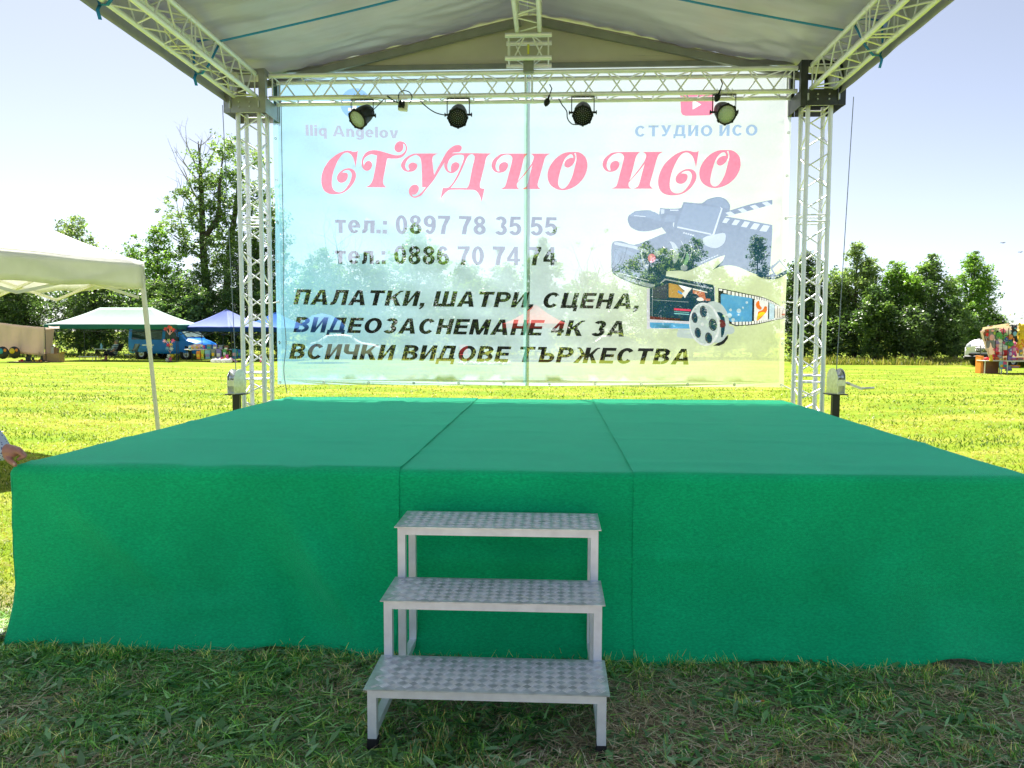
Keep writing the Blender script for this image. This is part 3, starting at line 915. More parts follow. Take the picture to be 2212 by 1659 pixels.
# more of the camcorder: eyecup, top handle, barrel rings, buttons
art('pic2', [(300, 262), (345, 222), (545, 208), (640, 252), (655, 320), (560, 300), (420, 262), (330, 275)], D_, DS)
art('edge', [(345, 258), (480, 268), (478, 276), (343, 266)], D_, DS, raw=True)
art('haze', [(655, 182), (700, 186), (698, 235), (660, 240)], D_, DS, raw=True)
art('edge', [(765, 190), (862, 192), (860, 204), (764, 203)], D_, DS, raw=True)
art('pic2', [(720, 250), (830, 262), (815, 330), (700, 330)], D_, DS, raw=True)
art('pic2', [(1180, 90), (1320, 58), (1395, 80), (1440, 150), (1425, 180), (1300, 150), (1200, 130)], D_, DS)
for (x0_, y0_, x1_, y1_, k_) in ((890, 560, 935, 800, 30), (985, 560, 1010, 770, 26), (1060, 590, 1085, 720, 22)):
    art('haze', [(x0_, y0_), (x0_ + 12, y0_ + 4), (x1_ + 12, (y0_ + y1_) / 2), (x0_ + 6, y1_), (x0_ - 6, y1_ - 3), (x1_, (y0_ + y1_) / 2)], D_, DS)
for k in range(6):
    art('pic2', ell(1000 + 26 * k, 520 - 9 * k + (k % 2) * 26, 9, 7, 10), D_, DS, raw=True)
art('pic2', [(130, 640), (330, 690), (470, 760), (500, 980), (330, 960), (140, 870)], D_, DS)
art('pic', [(170, 690), (320, 730), (430, 800), (440, 920), (310, 900), (180, 830)], D_, DS)
art('edge', [(420, 690), (436, 700), (470, 820), (500, 890), (486, 892), (450, 830)], D_, DS)
art('pinkish', ell(550, 755, 45, 52), D_, DS, raw=True)
# --- little curl of film
art('pic', [(1922, 855), (1975, 825), (2030, 768, 1), (2090, 850), (2150, 905, 1), (2080, 962), (2000, 995), (1910, 1002), (1830, 985), (1760, 950, 1), (1830, 955), (1900, 950), (1960, 935, 1)], D_, DS)
art('bg', [(1950, 880), (2035, 795), (2118, 890), (1995, 955)], D_, DS, raw=True)
for k in range(7):
    x, y = 1840 + 34 * k, 978 - (k - 2.0) ** 2 * 1.6 + (6 if k < 2 else 0)
    art('bg', [(x, y), (x + 18, y - 2), (x + 20, y + 10), (x + 3, y + 12)], D_, DS, raw=True)
for k in range(5):
    x, y = 1930 + 21 * k, 848 - 15.5 * k
    art('bg', [(x, y), (x + 12, y - 8), (x + 16, y), (x + 4, y + 9)], D_, DS, raw=True)
# --- screen with an editing window
art('lav', [(165, 262, 1), (240, 258), (430, 130, 1), (1060, 222), (1105, 260), (1112, 480, 1), (760, 824, 1), (215, 822), (165, 780)], E_, ES)
art('pic', [(205, 268), (260, 240), (425, 95), (940, 190), (1085, 215), (1100, 262), (1105, 470), (960, 470), (750, 720), (205, 692)], E_, ES, raw=True)
art('edge', [(350, 185), (415, 128), (930, 232), (1080, 262), (1080, 275), (920, 246), (425, 150), (355, 198)], E_, ES, raw=True)
art('pic3', [(245, 262), (450, 200), (445, 410), (245, 400)], E_, ES, raw=True)
art('orange', [(465, 190), (590, 215), (700, 330), (640, 400), (465, 388)], E_, ES, raw=True)
art('white', [(600, 215), (790, 262), (740, 320), (690, 400), (650, 340), (690, 300), (640, 260)], E_, ES, raw=True)
art('badge', [(600, 290), (660, 330), (640, 350), (590, 320)], E_, ES, raw=True)
art('salmon', [(800, 290), (960, 310), (985, 420), (940, 440), (860, 350), (800, 330)], E_, ES, raw=True)
art('white', [(800, 262), (1000, 312), (1005, 328), (800, 282)], E_, ES, raw=True)
art('white', ell(900, 415, 48, 26), E_, ES, raw=True)
art('salmon', [(985, 405), (1045, 408), (1045, 435), (980, 440)], E_, ES, raw=True)
art('edge', [(245, 420), (740, 452), (740, 458), (245, 426)], E_, ES, raw=True)
art('edge', [(240, 262), (246, 262), (240, 655), (234, 655)], E_, ES, raw=True)
art('play', [(540, 538), (772, 556), (772, 582), (540, 566)], E_, ES, raw=True)
art('cyan', [(540, 582), (750, 596), (750, 604), (540, 590)], E_, ES, raw=True)
art('cyan', [(540, 606), (750, 620), (750, 632), (540, 618)], E_, ES, raw=True)
art('maroon', [(205, 648), (430, 672), (630, 684), (610, 712), (205, 692)], E_, ES, raw=True)
art('skyp', [(205, 735), (500, 742), (760, 760), (760, 822), (225, 815), (205, 790)], E_, ES, raw=True)
art('silver', [(600, 828, 1), (800, 838, 1), (830, 960, 1), (610, 942), (578, 905)], E_, ES)
# --- wide strip of film
TOPF = [(1155, 260), (1250, 275), (1400, 305), (1550, 338), (1700, 368), (1800, 396), (1900, 438), (1980, 485), (2050, 525), (2120, 542)]
BOTF = [(1155, 470), (1250, 730), (1400, 788), (1550, 780), (1700, 762), (1800, 740), (1900, 716), (1980, 698), (2050, 688), (2120, 678)]
art('ink2', TOPF + BOTF[::-1], E_, ES, raw=True)
def edge_at(T, x):
    for (a, b2) in zip(T[:-1], T[1:]):
        if a[0] <= x <= b2[0]: return a[1] + (b2[1] - a[1]) * (x - a[0]) / (b2[0] - a[0])
    return T[-1][1]
x = 1165
while x < 2095:
    g = 62 - (x - 1165) * .052
    for T, sgn in ((TOPF, 1), (BOTF, -1)):
        if sgn < 0 and x < 1330: continue
        w_ = g * .74
        hh = (edge_at(BOTF, x) - edge_at(TOPF, x)) * (.098 if x > 1400 else .11)
        o_ = hh * .28
        y0, y1 = edge_at(T, x) + sgn * o_, edge_at(T, x + w_) + sgn * o_
        art('white', [(x, y0), (x + w_, y1), (x + w_, y1 + sgn * hh), (x, y0 + sgn * hh)], E_, ES, raw=True)
    x += g
art('skyp', [(1190, 350), (1205, 338), (1610, 398), (1628, 412), (1620, 712), (1605, 724), (1330, 728), (1250, 640), (1190, 480)], E_, ES, raw=True)
for (cx_, cy_, r_) in ((1440, 575, 32), (1325, 563, 20), (1550, 460, 18), (1437, 630, 14), (1360, 700, 26), (1497, 530, 14), (1310, 640, 34)):
    art('palesky', ell(cx_, cy_, r_, r_, 14), E_, ES, raw=True)
art('white', [(1655, 425), (1668, 413), (1835, 445), (1848, 460), (1843, 690), (1830, 702), (1662, 718), (1648, 706)], E_, ES, raw=True)
art('flame', [(1690, 450), (1720, 440), (1730, 500), (1758, 535), (1735, 560), (1695, 540), (1675, 495)], E_, ES)
art('flame', [(1705, 590), (1770, 560), (1795, 515), (1830, 520), (1825, 580), (1780, 640), (1730, 690), (1690, 712), (1700, 650)], E_, ES)
art('yellow', [(1715, 610), (1780, 590), (1800, 620), (1740, 660), (1690, 710), (1690, 680)], E_, ES)
art('palesky', [(1862, 462), (1935, 492), (1933, 688), (1860, 700)], E_, ES, raw=True)
for (xa, xb_) in ((1942, 1975), (1981, 2005), (2010, 2048), (2054, 2112)):
    art('pale', [(xa, edge_at(TOPF, xa) + 26), (xb_, edge_at(TOPF, xb_) + 22), (xb_, edge_at(BOTF, xb_) - 22), (xa, edge_at(BOTF, xa) - 26)], E_, ES, raw=True)
art('salmon', ell(2065, 625, 30, 14), E_, ES, raw=True)
# --- film reel
art('ink2', [(1080, 1058), (1180, 1000), (1295, 905), (1285, 960), (1230, 1030), (1165, 1060)], E_, ES, raw=True)
art('silver', ell(1105, 730, 200, 290, 30, -.12), E_, ES, raw=True)
art('pic', [(1130, 600), (1210, 610), (1250, 730), (1230, 900), (1190, 930), (1190, 700)], E_, ES)
art('maroon', [(1165, 705), (1225, 710), (1252, 745), (1250, 790), (1175, 800)], E_, ES)
art('silver2', ell(962, 760, 214, 300, 36, -.1), E_, ES, raw=True)
art('silver', ell(955, 758, 190, 272, 34, -.1), E_, ES, raw=True)
for (cx_, cy_, rx, ry) in ((947, 587, 52, 82), (825, 670, 42, 76), (1077, 768, 57, 86), (868, 878, 44, 72), (1018, 950, 50, 78)):
    art('pic3', ell(cx_, cy_, rx, ry, 22, -.15), E_, ES, raw=True)
    art('pic', ell(cx_ + 8, cy_ + 6, rx * .6, ry * .75, 18, -.15), E_, ES, raw=True)
art('silver2', ell(932, 762, 24, 26, 14), E_, ES, raw=True)
art('silver', [(1258, 840), (1270, 800), (1345, 785), (1378, 830), (1365, 880), (1290, 902)], E_, ES)

# --- cut the sheet along every outline
c00 = at(593.5, 826, YB); c11 = at(1706, 841, YB)
BX0, BX1 = at(594, 500, YB).x, at(1702, 500, YB).x
BZ0 = (at(600, 827, YB).z + at(1690, 840, YB).z) / 2
BZ1 = 4.62
verts, edges, index = [], [], {}
def vid(p):
    k = (round(p[0], 4), round(p[1], 4))
    if k not in index:
        index[k] = len(verts)
        verts.append(Vector(k))
    return index[k]
def chain(P, closed=True):
    ids = [vid(p) for p in P]
    for a, b2 in zip(ids, ids[1:] + (ids[:1] if closed else [])):
        if a != b2: edges.append((a, b2))
NXB, NZB = 72, 56
bxs = np.linspace(BX0, BX1, NXB)
bzs = np.linspace(BZ0, BZ1, NZB)
chain([(x, BZ0) for x in bxs] + [(BX1, z) for z in bzs[1:]] + [(x, BZ1) for x in bxs[::-1][1:]] + [(BX0, z) for z in bzs[::-1][1:-1]])
HEM = .055
chain([(BX0 + HEM, BZ0 + HEM), (BX1 - HEM, BZ0 + HEM), (BX1 - HEM, BZ1 - HEM), (BX0 + HEM, BZ1 - HEM)])
for x in bxs[1:-1]:
    for z in bzs[1:-1]:
        vid((x + random.uniform(-.008, .008), z + random.uniform(-.008, .008)))
for ink, P in POLYS:
    P = [(min(max(p[0], BX0 + .003), BX1 - .003), min(max(p[1], BZ0 + .003), BZ1 - .003)) for p in P]
    chain(P)
vo, _, fo, _, _, _ = geometry.delaunay_2d_cdt(verts, edges, [], 0, 1e-5)
VO = np.array([(v.x, v.y) for v in vo])
TR = np.array([tuple(f) for f in fo if len(f) == 3])
CEN = VO[TR].mean(axis=1)
INKS = ['bg', 'hem', 'red', 'ink', 'ink2', 'grey', 'bluegrey', 'badge', 'play', 'white', 'pic', 'pic2', 'pic3', 'edge', 'haze', 'pinkish', 'green', 'lav', 'orange', 'salmon', 'cyan', 'maroon', 'skyp', 'palesky', 'pale', 'flame', 'yellow', 'silver', 'silver2']
mi = np.zeros(len(TR), dtype=int)
hemm = (CEN[:, 0] < BX0 + HEM) | (CEN[:, 0] > BX1 - HEM) | (CEN[:, 1] < BZ0 + HEM)
mi[hemm] = 1
for ink, P in POLYS:
    P = np.array(P)
    lo, hi = P.min(0), P.max(0)
    s = np.where((CEN[:, 0] >= lo[0]) & (CEN[:, 0] <= hi[0]) & (CEN[:, 1] >= lo[1]) & (CEN[:, 1] <= hi[1]))[0]
    if not len(s): continue
    q = CEN[s]
    ins = np.zeros(len(s), bool)
    for i in range(len(P)):
        a, b2 = P[i - 1], P[i]
        cnd = (a[1] > q[:, 1]) != (b2[1] > q[:, 1])
        with np.errstate(divide='ignore', invalid='ignore'):
            xx = (b2[0] - a[0]) * (q[:, 1] - a[1]) / (b2[1] - a[1]) + a[0]
        ins ^= cnd & (q[:, 0] < xx)
    mi[s[ins]] = INKS.index(ink)

def ink_mat(name, col, T=.47, gradient=False):
    """printed mesh cloth: open weave lets part of the view through, the threads glow when lit from behind"""
    m = bpy.data.materials.new(name)
    t = nt(m)
    t.nodes.remove(t.nodes['Principled BSDF'])
    out = t.nodes['Material Output']
    df = t.nodes.new('ShaderNodeBsdfDiffuse')
    tl = t.nodes.new('ShaderNodeBsdfTranslucent')
    tp = t.nodes.new('ShaderNodeBsdfTransparent')
    m1 = t.nodes.new('ShaderNodeMixShader'); m1.inputs[0].default_value = .6
    m2 = t.nodes.new('ShaderNodeMixShader')
    tc = t.nodes.new('ShaderNodeTexCoord')
    nz = t.nodes.new('ShaderNodeTexNoise'); nz.inputs['Scale'].default_value = 26; nz.inputs['Detail'].default_value = 6; nz.inputs['Roughness'].default_value = .7
    t.links.new(tc.outputs['Object'], nz.inputs['Vector'])
    mr = t.nodes.new('ShaderNodeMapRange')
    mr.inputs[1].default_value = .3; mr.inputs[2].default_value = .7
    mr.inputs[3].default_value = 1 - T - .05; mr.inputs[4].default_value = 1 - T + .05
    t.links.new(nz.outputs[0], mr.inputs[0])
    t.links.new(mr.outputs[0], m2.inputs[0])
    if gradient:
        sp = t.nodes.new('ShaderNodeSeparateXYZ')
        t.links.new(tc.outputs['Object'], sp.inputs[0])
        r1 = t.nodes.new('ShaderNodeMapRange'); r1.inputs[1].default_value = -3.0; r1.inputs[2].default_value = 3.0
        t.links.new(sp.outputs[0], r1.inputs[0])
        rp = t.nodes.new('ShaderNodeValToRGB')
        e = rp.color_ramp.elements
        e[0].position = 0; e[0].color = (*col[0], 1)
        e[1].position = 1; e[1].color = (*col[3], 1)
        e1 = e.new(.32); e1.color = (*col[1], 1)
        e2 = e.new(.66); e2.color = (*col[2], 1)
        t.links.new(r1.outputs[0], rp.inputs[0])
        r2 = t.nodes.new('ShaderNodeMapRange'); r2.inputs[1].default_value = 3.2; r2.inputs[2].default_value = .3
        t.links.new(sp.outputs[2], r2.inputs[0])
        mu = t.nodes.new('ShaderNodeMath'); mu.operation = 'MULTIPLY'
        r3 = t.nodes.new('ShaderNodeMapRange'); r3.inputs[1].default_value = .2; r3.inputs[2].default_value = 2.8
        t.links.new(sp.outputs[0], r3.inputs[0])
        t.links.new(r2.outputs[0], mu.inputs[0]); t.links.new(r3.outputs[0], mu.inputs[1])
        mc = t.nodes.new('ShaderNodeMix'); mc.data_type = 'RGBA'
        t.links.new(mu.outputs[0], mc.inputs[0]); t.links.new(rp.outputs[0], mc.inputs[6])
        mc.inputs[7].default_value = (*col[4], 1)
        cs = mc.outputs[2]
        t.links.new(cs, df.inputs[0]); t.links.new(cs, tl.inputs[0])
    else:
        df.inputs[0].default_value = (*col, 1); tl.inputs[0].default_value = (*col, 1)
    t.links.new(df.outputs[0], m1.inputs[1]); t.links.new(tl.outputs[0], m1.inputs[2])
    t.links.new(tp.outputs[0], m2.inputs[1]); t.links.new(m1.outputs[0], m2.inputs[2])
    t.links.new(m2.outputs[0], out.inputs[0])
    return m
INKC = {'red': (.70, .02, .05), 'ink': (.012, .012, .016), 'ink2': (.02, .02, .03), 'grey': (.2, .22, .3), 'bluegrey': (.10, .24, .40), 'badge': (.08, .3, .7), 'play': (.72, .06, .14),
        'white': (.82, .82, .86), 'pic': (.012, .055, .10), 'pic2': (.05, .11, .19), 'pic3': (.06, .08, .12), 'edge': (.42, .48, .58), 'haze': (.30, .36, .44), 'pinkish': (.75, .25, .36), 'green': (.2, .4, .3),
        'lav': (.6, .6, .74), 'orange': (.55, .33, .10), 'salmon': (.6, .2, .13), 'cyan': (.25, .6, .65), 'maroon': (.16, .03, .04), 'skyp': (.10, .36, .68), 'palesky': (.5, .66, .8), 'pale': (.75, .70, .66),
        'flame': (.85, .20, .03), 'yellow': (.9, .62, .03), 'silver': (.48, .56, .62), 'silver2': (.66, .70, .78)}
BGC = [(.20, .47, .64), (.38, .54, .64), (.50, .57, .60), (.54, .58, .54), (.54, .62, .32)]
mats = []
for k in INKS:
    if k == 'bg': mats.append(ink_mat('banner print ground', BGC, .33, True))
    elif k == 'hem': mats.append(ink_mat('banner hem', [tuple(min(.95, c * 1.15 + .05) for c in q) for q in BGC], .33, True))
    else: mats.append(ink_mat('banner ' + k, INKC[k], .35 if k in ('red', 'play', 'badge') else .42 if k in ('pic', 'pic2') else .47 if k not in ('lav', 'white', 'silver', 'silver2', 'skyp', 'flame', 'yellow', 'palesky', 'pale') else .40))
def bdisp(x, z):
    q = (z - BZ0) / (BZ1 - BZ0)
    d = .018 * wob(.9 * x, .8 * z, 1.0) + .008 * wob(2.5 * x, 1.7 * z, 4)
    # diagonal drag folds from the upper corner
    for (c, s, amp, w) in ((2.15, .55, .030, .13), (1.55, .50, .022, .16), (2.7, .5, .018, .12), (.9, .42, .014, .2)):
        dd = z - (BZ0 + c) + s * (x - BX0 - .8)
        d += amp * math.exp(-(dd / w) ** 2) * max(0, 1 - abs(x - BX0 - 1.6) / 2.6)
    # creases from folding
    for k, zz in enumerate((.42, .82, 1.25, 1.68, 2.12, 2.55, 2.98)):
        dd = z - (BZ0 + zz + .012 * sin(2.3 * x + k))
        d += .006 * math.exp(-(dd / .02) ** 2) - .004 * math.exp(-((dd - .045) / .03) ** 2)
    return d
ban = thing('banner', 'large see through printed banner with red and black lettering behind the stage', 'banner')
me = bpy.data.meshes.new('banner_sheet')
me.from_pydata([(x, YB + bdisp(x, z), z) for x, z in VO], [], [tuple(t) for t in TR])
for m in mats: me.materials.append(m)
me.polygons.foreach_set('material_index', mi)
me.polygons.foreach_set('use_smooth', np.ones(len(TR), bool))
me.update()
bo = bpy.data.objects.new('banner_sheet', me); COL.objects.link(bo); bo.parent = ban
def grommet(x, z):
    b = MB()
    M = Matrix.Translation((x, YB + bdisp(x, z) - .002, z)) @ Matrix.Rotation(pi / 2, 4, 'X')
    b.lathe([(.008, -.003), (.008, .003), (.015, .003), (.016, 0), (.015, -.003), (.008, -.003)], 12, M=M)
    return b.build('grommet', GALV, ban)
for i in range(12):
    grommet(BX0 + .03 + (BX1 - BX0 - .06) * i / 11, BZ0 + .028)
for i in range(1, 9):
    grommet(BX0 + .028, BZ0 + .028 + i * .47)
    grommet(BX1 - .028, BZ0 + .028 + i * .47)
rebase(ban, (XM, YB, BZ0))
zipm = mat('white cable tie', (.8, .8, .78), .4)
for (x, z, dx, dz, lab) in ((BX1 - .028, BZ0 + .03, .30, -.13, 'white tie cord from the lower banner corner to the tower with the dark block'),
                            (BX1 - .028, BZ0 + .97, .17, .0, 'white tie from the yellowish banner edge at knee height above the stage'),
                            (BX1 - .028, BZ0 + 1.91, .15, .03, 'white tie from the banner edge beside the small film curl'),
                            (BX0 + .028, BZ0 + .97, -.13, -.02, 'white tie from the blue banner edge to the tower near the stalls')):
    b = MB(); b.path([(x, YB - .01, z), (x + dx * .5, YB - .03, z + dz * .5 - .006), (x + dx, YB - .08, z + dz)], .006, 6)
    tag(rebase(b.build('cable_tie', zipm), (x, YB, z)), lab, 'cable tie', 'ties holding the banner to the towers')
pole = MB(); px = at(1135, 500, YB + .08).x
pole.tube((px, YB + .085, BZ0 + .0), (px, YB + .085, 4.9), .019, 12)
tag(rebase(pole.build('centre_pole', mat('pale green strap pole', (.50, .86, .76), .6, transl=.6)), (px, YB + .08, BZ0)), 'thin upright pole seen through the middle of the banner', 'pole')

# ------------------------------------------------------------------ ground
def wobn(x, y, s=0.0):
    return (np.sin(1.7 * x + 2.3 * y + s) + .6 * np.sin(3.9 * x - 2.7 * y + 1.3 + 2 * s) + .4 * np.sin(-6.1 * x + 5.3 * y + 2.1 + s) + .25 * np.sin(11.3 * x + 8.9 * y + s)) / 2.25
def gzn(Y):
    return np.where(Y < 15, 0.0, -.006 * (np.minimum(Y, 50.0) - 15))

gm = bpy.data.materials.new('meadow soil and grass')
t = nt(gm)
pb = t.nodes['Principled BSDF']; pb.inputs['Roughness'].default_value = .95; pb.inputs['Specular IOR Level'].default_value = .1
tc = t.nodes.new('ShaderNodeTexCoord')
def noise(sc, det=5, stretch=None, rough=.6):
    n = t.nodes.new('ShaderNodeTexNoise'); n.inputs['Scale'].default_value = sc; n.inputs['Detail'].default_value = det; n.inputs['Roughness'].default_value = rough
    if stretch:
        mpn = t.nodes.new('ShaderNodeMapping'); mpn.inputs['Scale'].default_value = stretch
        t.links.new(tc.outputs['Object'], mpn.inputs[0]); t.links.new(mpn.outputs[0], n.inputs['Vector'])
    else: t.links.new(tc.outputs['Object'], n.inputs['Vector'])
    return n.outputs[0]
def ramp(src, stops):
    r = t.nodes.new('ShaderNodeValToRGB')
    e = r.color_ramp.elements
    e[0].position, e[0].color = stops[0][0], (*stops[0][1], 1)
    e[1].position, e[1].color = stops[-1][0], (*stops[-1][1], 1)
    for p, c in stops[1:-1]:
        q = e.new(p); q.color = (*c, 1)
    t.links.new(src, r.inputs[0])
    return r.outputs[0]
def mixc(f, a, b2):
    m = t.nodes.new('ShaderNodeMix'); m.data_type = 'RGBA'
    t.links.new(f, m.inputs[0]); t.links.new(a, m.inputs[6]); t.links.new(b2, m.inputs[7])
    return m.outputs[2]
fine = ramp(noise(9, 8, None, .75), [(.28, (.06, .13, .008)), (.42, (.12, .20, .010)), (.55, (.18, .24, .016)), (.66, (.29, .28, .05)), (.80, (.42, .36, .14))])
rows = ramp(noise(.9, 6, (.5, 1.0, 1)), [(.36, (.09, .18, .010)), (.5, (.18, .23, .014)), (.62, (.32, .28, .06))])
mm = t.nodes.new('ShaderNodeMix'); mm.data_type = 'RGBA'; mm.inputs[0].default_value = .5
t.links.new(fine, mm.inputs[6]); t.links.new(rows, mm.inputs[7])
field = mm.outputs[2]
soil = ramp(noise(22, 8, None, .7), [(.3, (.13, .10, .075)), (.5, (.34, .27, .20)), (.7, (.56, .46, .34))])
sx = t.nodes.new('ShaderNodeSeparateXYZ'); t.links.new(tc.outputs['Object'], sx.inputs[0])
def near(out, lo, hi):
    r = t.nodes.new('ShaderNodeMapRange'); r.inputs[1].default_value = lo; r.inputs[2].default_value = hi; t.links.new(out, r.inputs[0]); return r.outputs[0]
m1 = near(sx.outputs[1], 4.6, 3.8); 
ab = t.nodes.new('ShaderNodeMath'); ab.operation = 'ABSOLUTE'; t.links.new(sx.outputs[0], ab.inputs[0])
m2 = near(ab.outputs[0], 4.4, 3.0)
mu = t.nodes.new('ShaderNodeMath'); mu.operation = 'MULTIPLY'; t.links.new(m1, mu.inputs[0]); t.links.new(m2, mu.inputs[1])
t.links.new(mixc(mu.outputs[0], field, soil), pb.inputs['Base Color'])
bp = t.nodes.new('ShaderNodeBump'); bp.inputs['Strength'].default_value = .6; bp.inputs['Distance'].default_value = .03
t.links.new(noise(16, 8, None, .7), bp.inputs['Height']); t.links.new(bp.outputs[0], pb.inputs['Normal'])
ys = [-30, -5, 0, 2, 3, 4, 6, 9, 12, 15] + list(np.linspace(18, 50, 17)) + [70, 120, 250, 600]
b = MB(); b.grid([[(x, y, gz(y)) for x in (-500, -120, -40, -12, -5, 0, 5, 12, 40, 120, 500)] for y in ys])
tag(b.build('ground', gm), 'mown meadow, yellow green in the sun and trampled in the shade', 'ground', kind='structure')

# ------------------------------------------------------------------ grass
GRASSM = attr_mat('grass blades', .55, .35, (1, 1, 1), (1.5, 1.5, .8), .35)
SHADE_LIFTG = attr_mat('lawn blades brightened for shade', .36, .3, (2.35, 2.4, 1.9), (2, 2.2, 1), .7)  # gain lifts the blade colours to brighten the shaded foreground
STRAWM = attr_mat('dry straw', .7, .15, (1, 1, 1), (1, 1, 1), .2)
WEEDM = attr_mat('weed leaves', .32, .25, (1.9, 2.0, 1.8), (1.3, 1.5, .7), .45)

def blades(x, y, z, h, w, lean, col, tipcol=None):
    """two-quad blades: arrays of root, height, width, lean length"""
    n = len(x)
    a = RNG.uniform(0, 2 * pi, n)
    la = RNG.uniform(0, 2 * pi, n)
    dx, dy = np.cos(a) * w / 2, np.sin(a) * w / 2
    lx, ly = np.cos(la) * lean, np.sin(la) * lean
    r = np.stack([x, y, z], 1)
    s = np.stack([dx, dy, np.zeros(n)], 1)
    m = r + np.stack([lx * .35, ly * .35, h * .62], 1)
    tpt = r + np.stack([lx, ly, h], 1)
    q1 = np.stack([r - s, r + s, m + s * .8, m - s * .8], 1)
    q2 = np.stack([m - s * .8, m + s * .8, tpt + s * .12, tpt - s * .12], 1)
    tipcol = col if tipcol is None else tipcol
    return np.concatenate([q1, q2]), np.concatenate([col, tipcol])

def hue(n, cols, jit=.25):
    c = np.array(cols)[RNG.integers(0, len(cols), n)]
    return c * RNG.uniform(1 - jit, 1 + jit, (n, 1))

def flat_leaves(x, y, z, L, W, col, tilt=.5):
    """lying leaves: a rhombus folded lightly"""
    n = len(x)
    a = RNG.uniform(0, 2 * pi, n)
    el = RNG.uniform(-.1, tilt, n)
    d = np.stack([np.cos(a) * np.cos(el), np.sin(a) * np.cos(el), np.sin(el)], 1)
    sd = np.stack([-np.sin(a), np.cos(a), RNG.uniform(-.35, .35, n)], 1)
    r = np.stack([x, y, z], 1)
    Lc, Wc = L[:, None], W[:, None]
    return np.stack([r, r + d * Lc * .55 + sd * Wc * .5, r + d * Lc - np.array([0, 0, 1]) * Lc * .12, r + d * Lc * .5 - sd * Wc * .5], 1), col

def inside_stage(x, y):
    return (x > XL + .0) & (x < XR) & (y > Y0 - .0) & (y < Y1)
Vg, Cg, Vs, Cs, Vw, Cw = [], [], [], [], [], []
# trampled foreground: green blades where the sward survives, straw elsewhere
N = 56000
x = RNG.uniform(-3.4, 3.4, N); y = 2.0 + 2.0 * RNG.random(N) ** .9
dens = .57 - .34 * (x > .25) + .5 * wobn(1.3 * x, 1.5 * y, .6) - .25 * np.exp(-((x - 1.0) / .5) ** 2 - ((y - 3.2) / .3) ** 2) - .3 * np.exp(-((x + .9) / .35) ** 2 - ((y - 3.4) / .25) ** 2) + .25 * (x < -1)
k = (RNG.random(N) < dens) & ~inside_stage(x, y)
x, y = x[k], y[k]; n = len(x)
GREENS = [(.03, .09, .02), (.06, .16, .03), (.09, .22, .04), (.13, .29, .06), (.10, .21, .08), (.19, .30, .07), (.17, .28, .13)]
q, c = blades(x, y, np.zeros(n), RNG.uniform(.012, .05, n), RNG.uniform(.003, .007, n), RNG.uniform(.02, .085, n), hue(n, GREENS, .35), hue(n, GREENS + [(.16, .18, .06)], .35))
Vg.append(q); Cg.append(c)
# upright tufts, many yellowed
def tufts(cx_, cy_, npt, hmin, hmax, spread, cols, tips, V, C, wmin=.0025, wmax=.0055):
    n = len(cx_) * npt
    X = np.repeat(cx_, npt) + RNG.normal(0, spread, n); Y = np.repeat(cy_, npt) + RNG.normal(0, spread, n)
    k = ~inside_stage(X, Y); X, Y = X[k], Y[k]; n = len(X)
    q, c = blades(X, Y, gzn(Y), RNG.uniform(hmin, hmax, n), RNG.uniform(wmin, wmax, n), RNG.uniform(.008, .05, n), hue(n, cols), hue(n, tips))
    V.append(q); C.append(c)
YEL = [(.62, .54, .22), (.50, .50, .15), (.70, .56, .32), (.36, .42, .10), (.55, .36, .14)]
nT = 260
tx = RNG.uniform(-3.2, 3.2, nT); ty = 2.05 + 1.55 * RNG.random(nT) ** 1.3
tufts(tx, ty, 26, .03, .085, .022, GREENS + [(.2, .2, .06)], YEL + GREENS, Vg, Cg)
nT = 60
tx = np.concatenate([RNG.uniform(.4, 3.2, 40), RNG.uniform(-2.8, -.2, 20)]); ty = 2.1 + .9 * RNG.random(60) ** 1.4
tufts(tx, ty, 34, .03, .08, .030, YEL + [(.12, .16, .04)], YEL, Vs, Cs)
# along the hem of the carpet
tx = RNG.uniform(-2.7, 2.4, 150); ty = np.full(150, 3.50) - RNG.random(150) * .10
tufts(tx, ty, 14, .02, .075, .02, GREENS, GREENS + YEL, Vg, Cg)
# straw and clippings
N = 95000
x = RNG.uniform(-3.4, 3.4, N); y = 2.0 + 1.9 * RNG.random(N)
k = (RNG.random(N) < .34 - .9 * wobn(1.3 * x, 1.5 * y, .6) + .34 * (x > .3)) & ~inside_stage(x, y)
x, y = x[k], y[k]; n = len(x)
q, c = blades(x, y, RNG.uniform(.004, .038, n), RNG.uniform(-.004, .016, n), RNG.uniform(.0024, .0056, n), RNG.uniform(.025, .10, n), hue(n, [(.74, .60, .38), (.64, .50, .30), (.84, .74, .52), (.52, .40, .25), (.38, .33, .17)], .3))
Vs.append(q); Cs.append(c)
# cut blades lying flat among the rest
N = 26000
x = RNG.uniform(-3.4, 3.4, N); y = 2.0 + 1.9 * RNG.random(N)
k = (RNG.random(N) < .62 + .5 * wobn(1.3 * x, 1.5 * y, .6) + .2 * (x < -.8)) & ~inside_stage(x, y)
x, y = x[k], y[k]; n = len(x)
q, c = blades(x, y, RNG.uniform(.004, .03, n), RNG.uniform(-.004, .016, n), RNG.uniform(.005, .013, n), RNG.uniform(.05, .15, n), hue(n, GREENS + [(.20, .31, .17), (.24, .35, .20)], .5))
Vg.append(q); Cg.append(c)
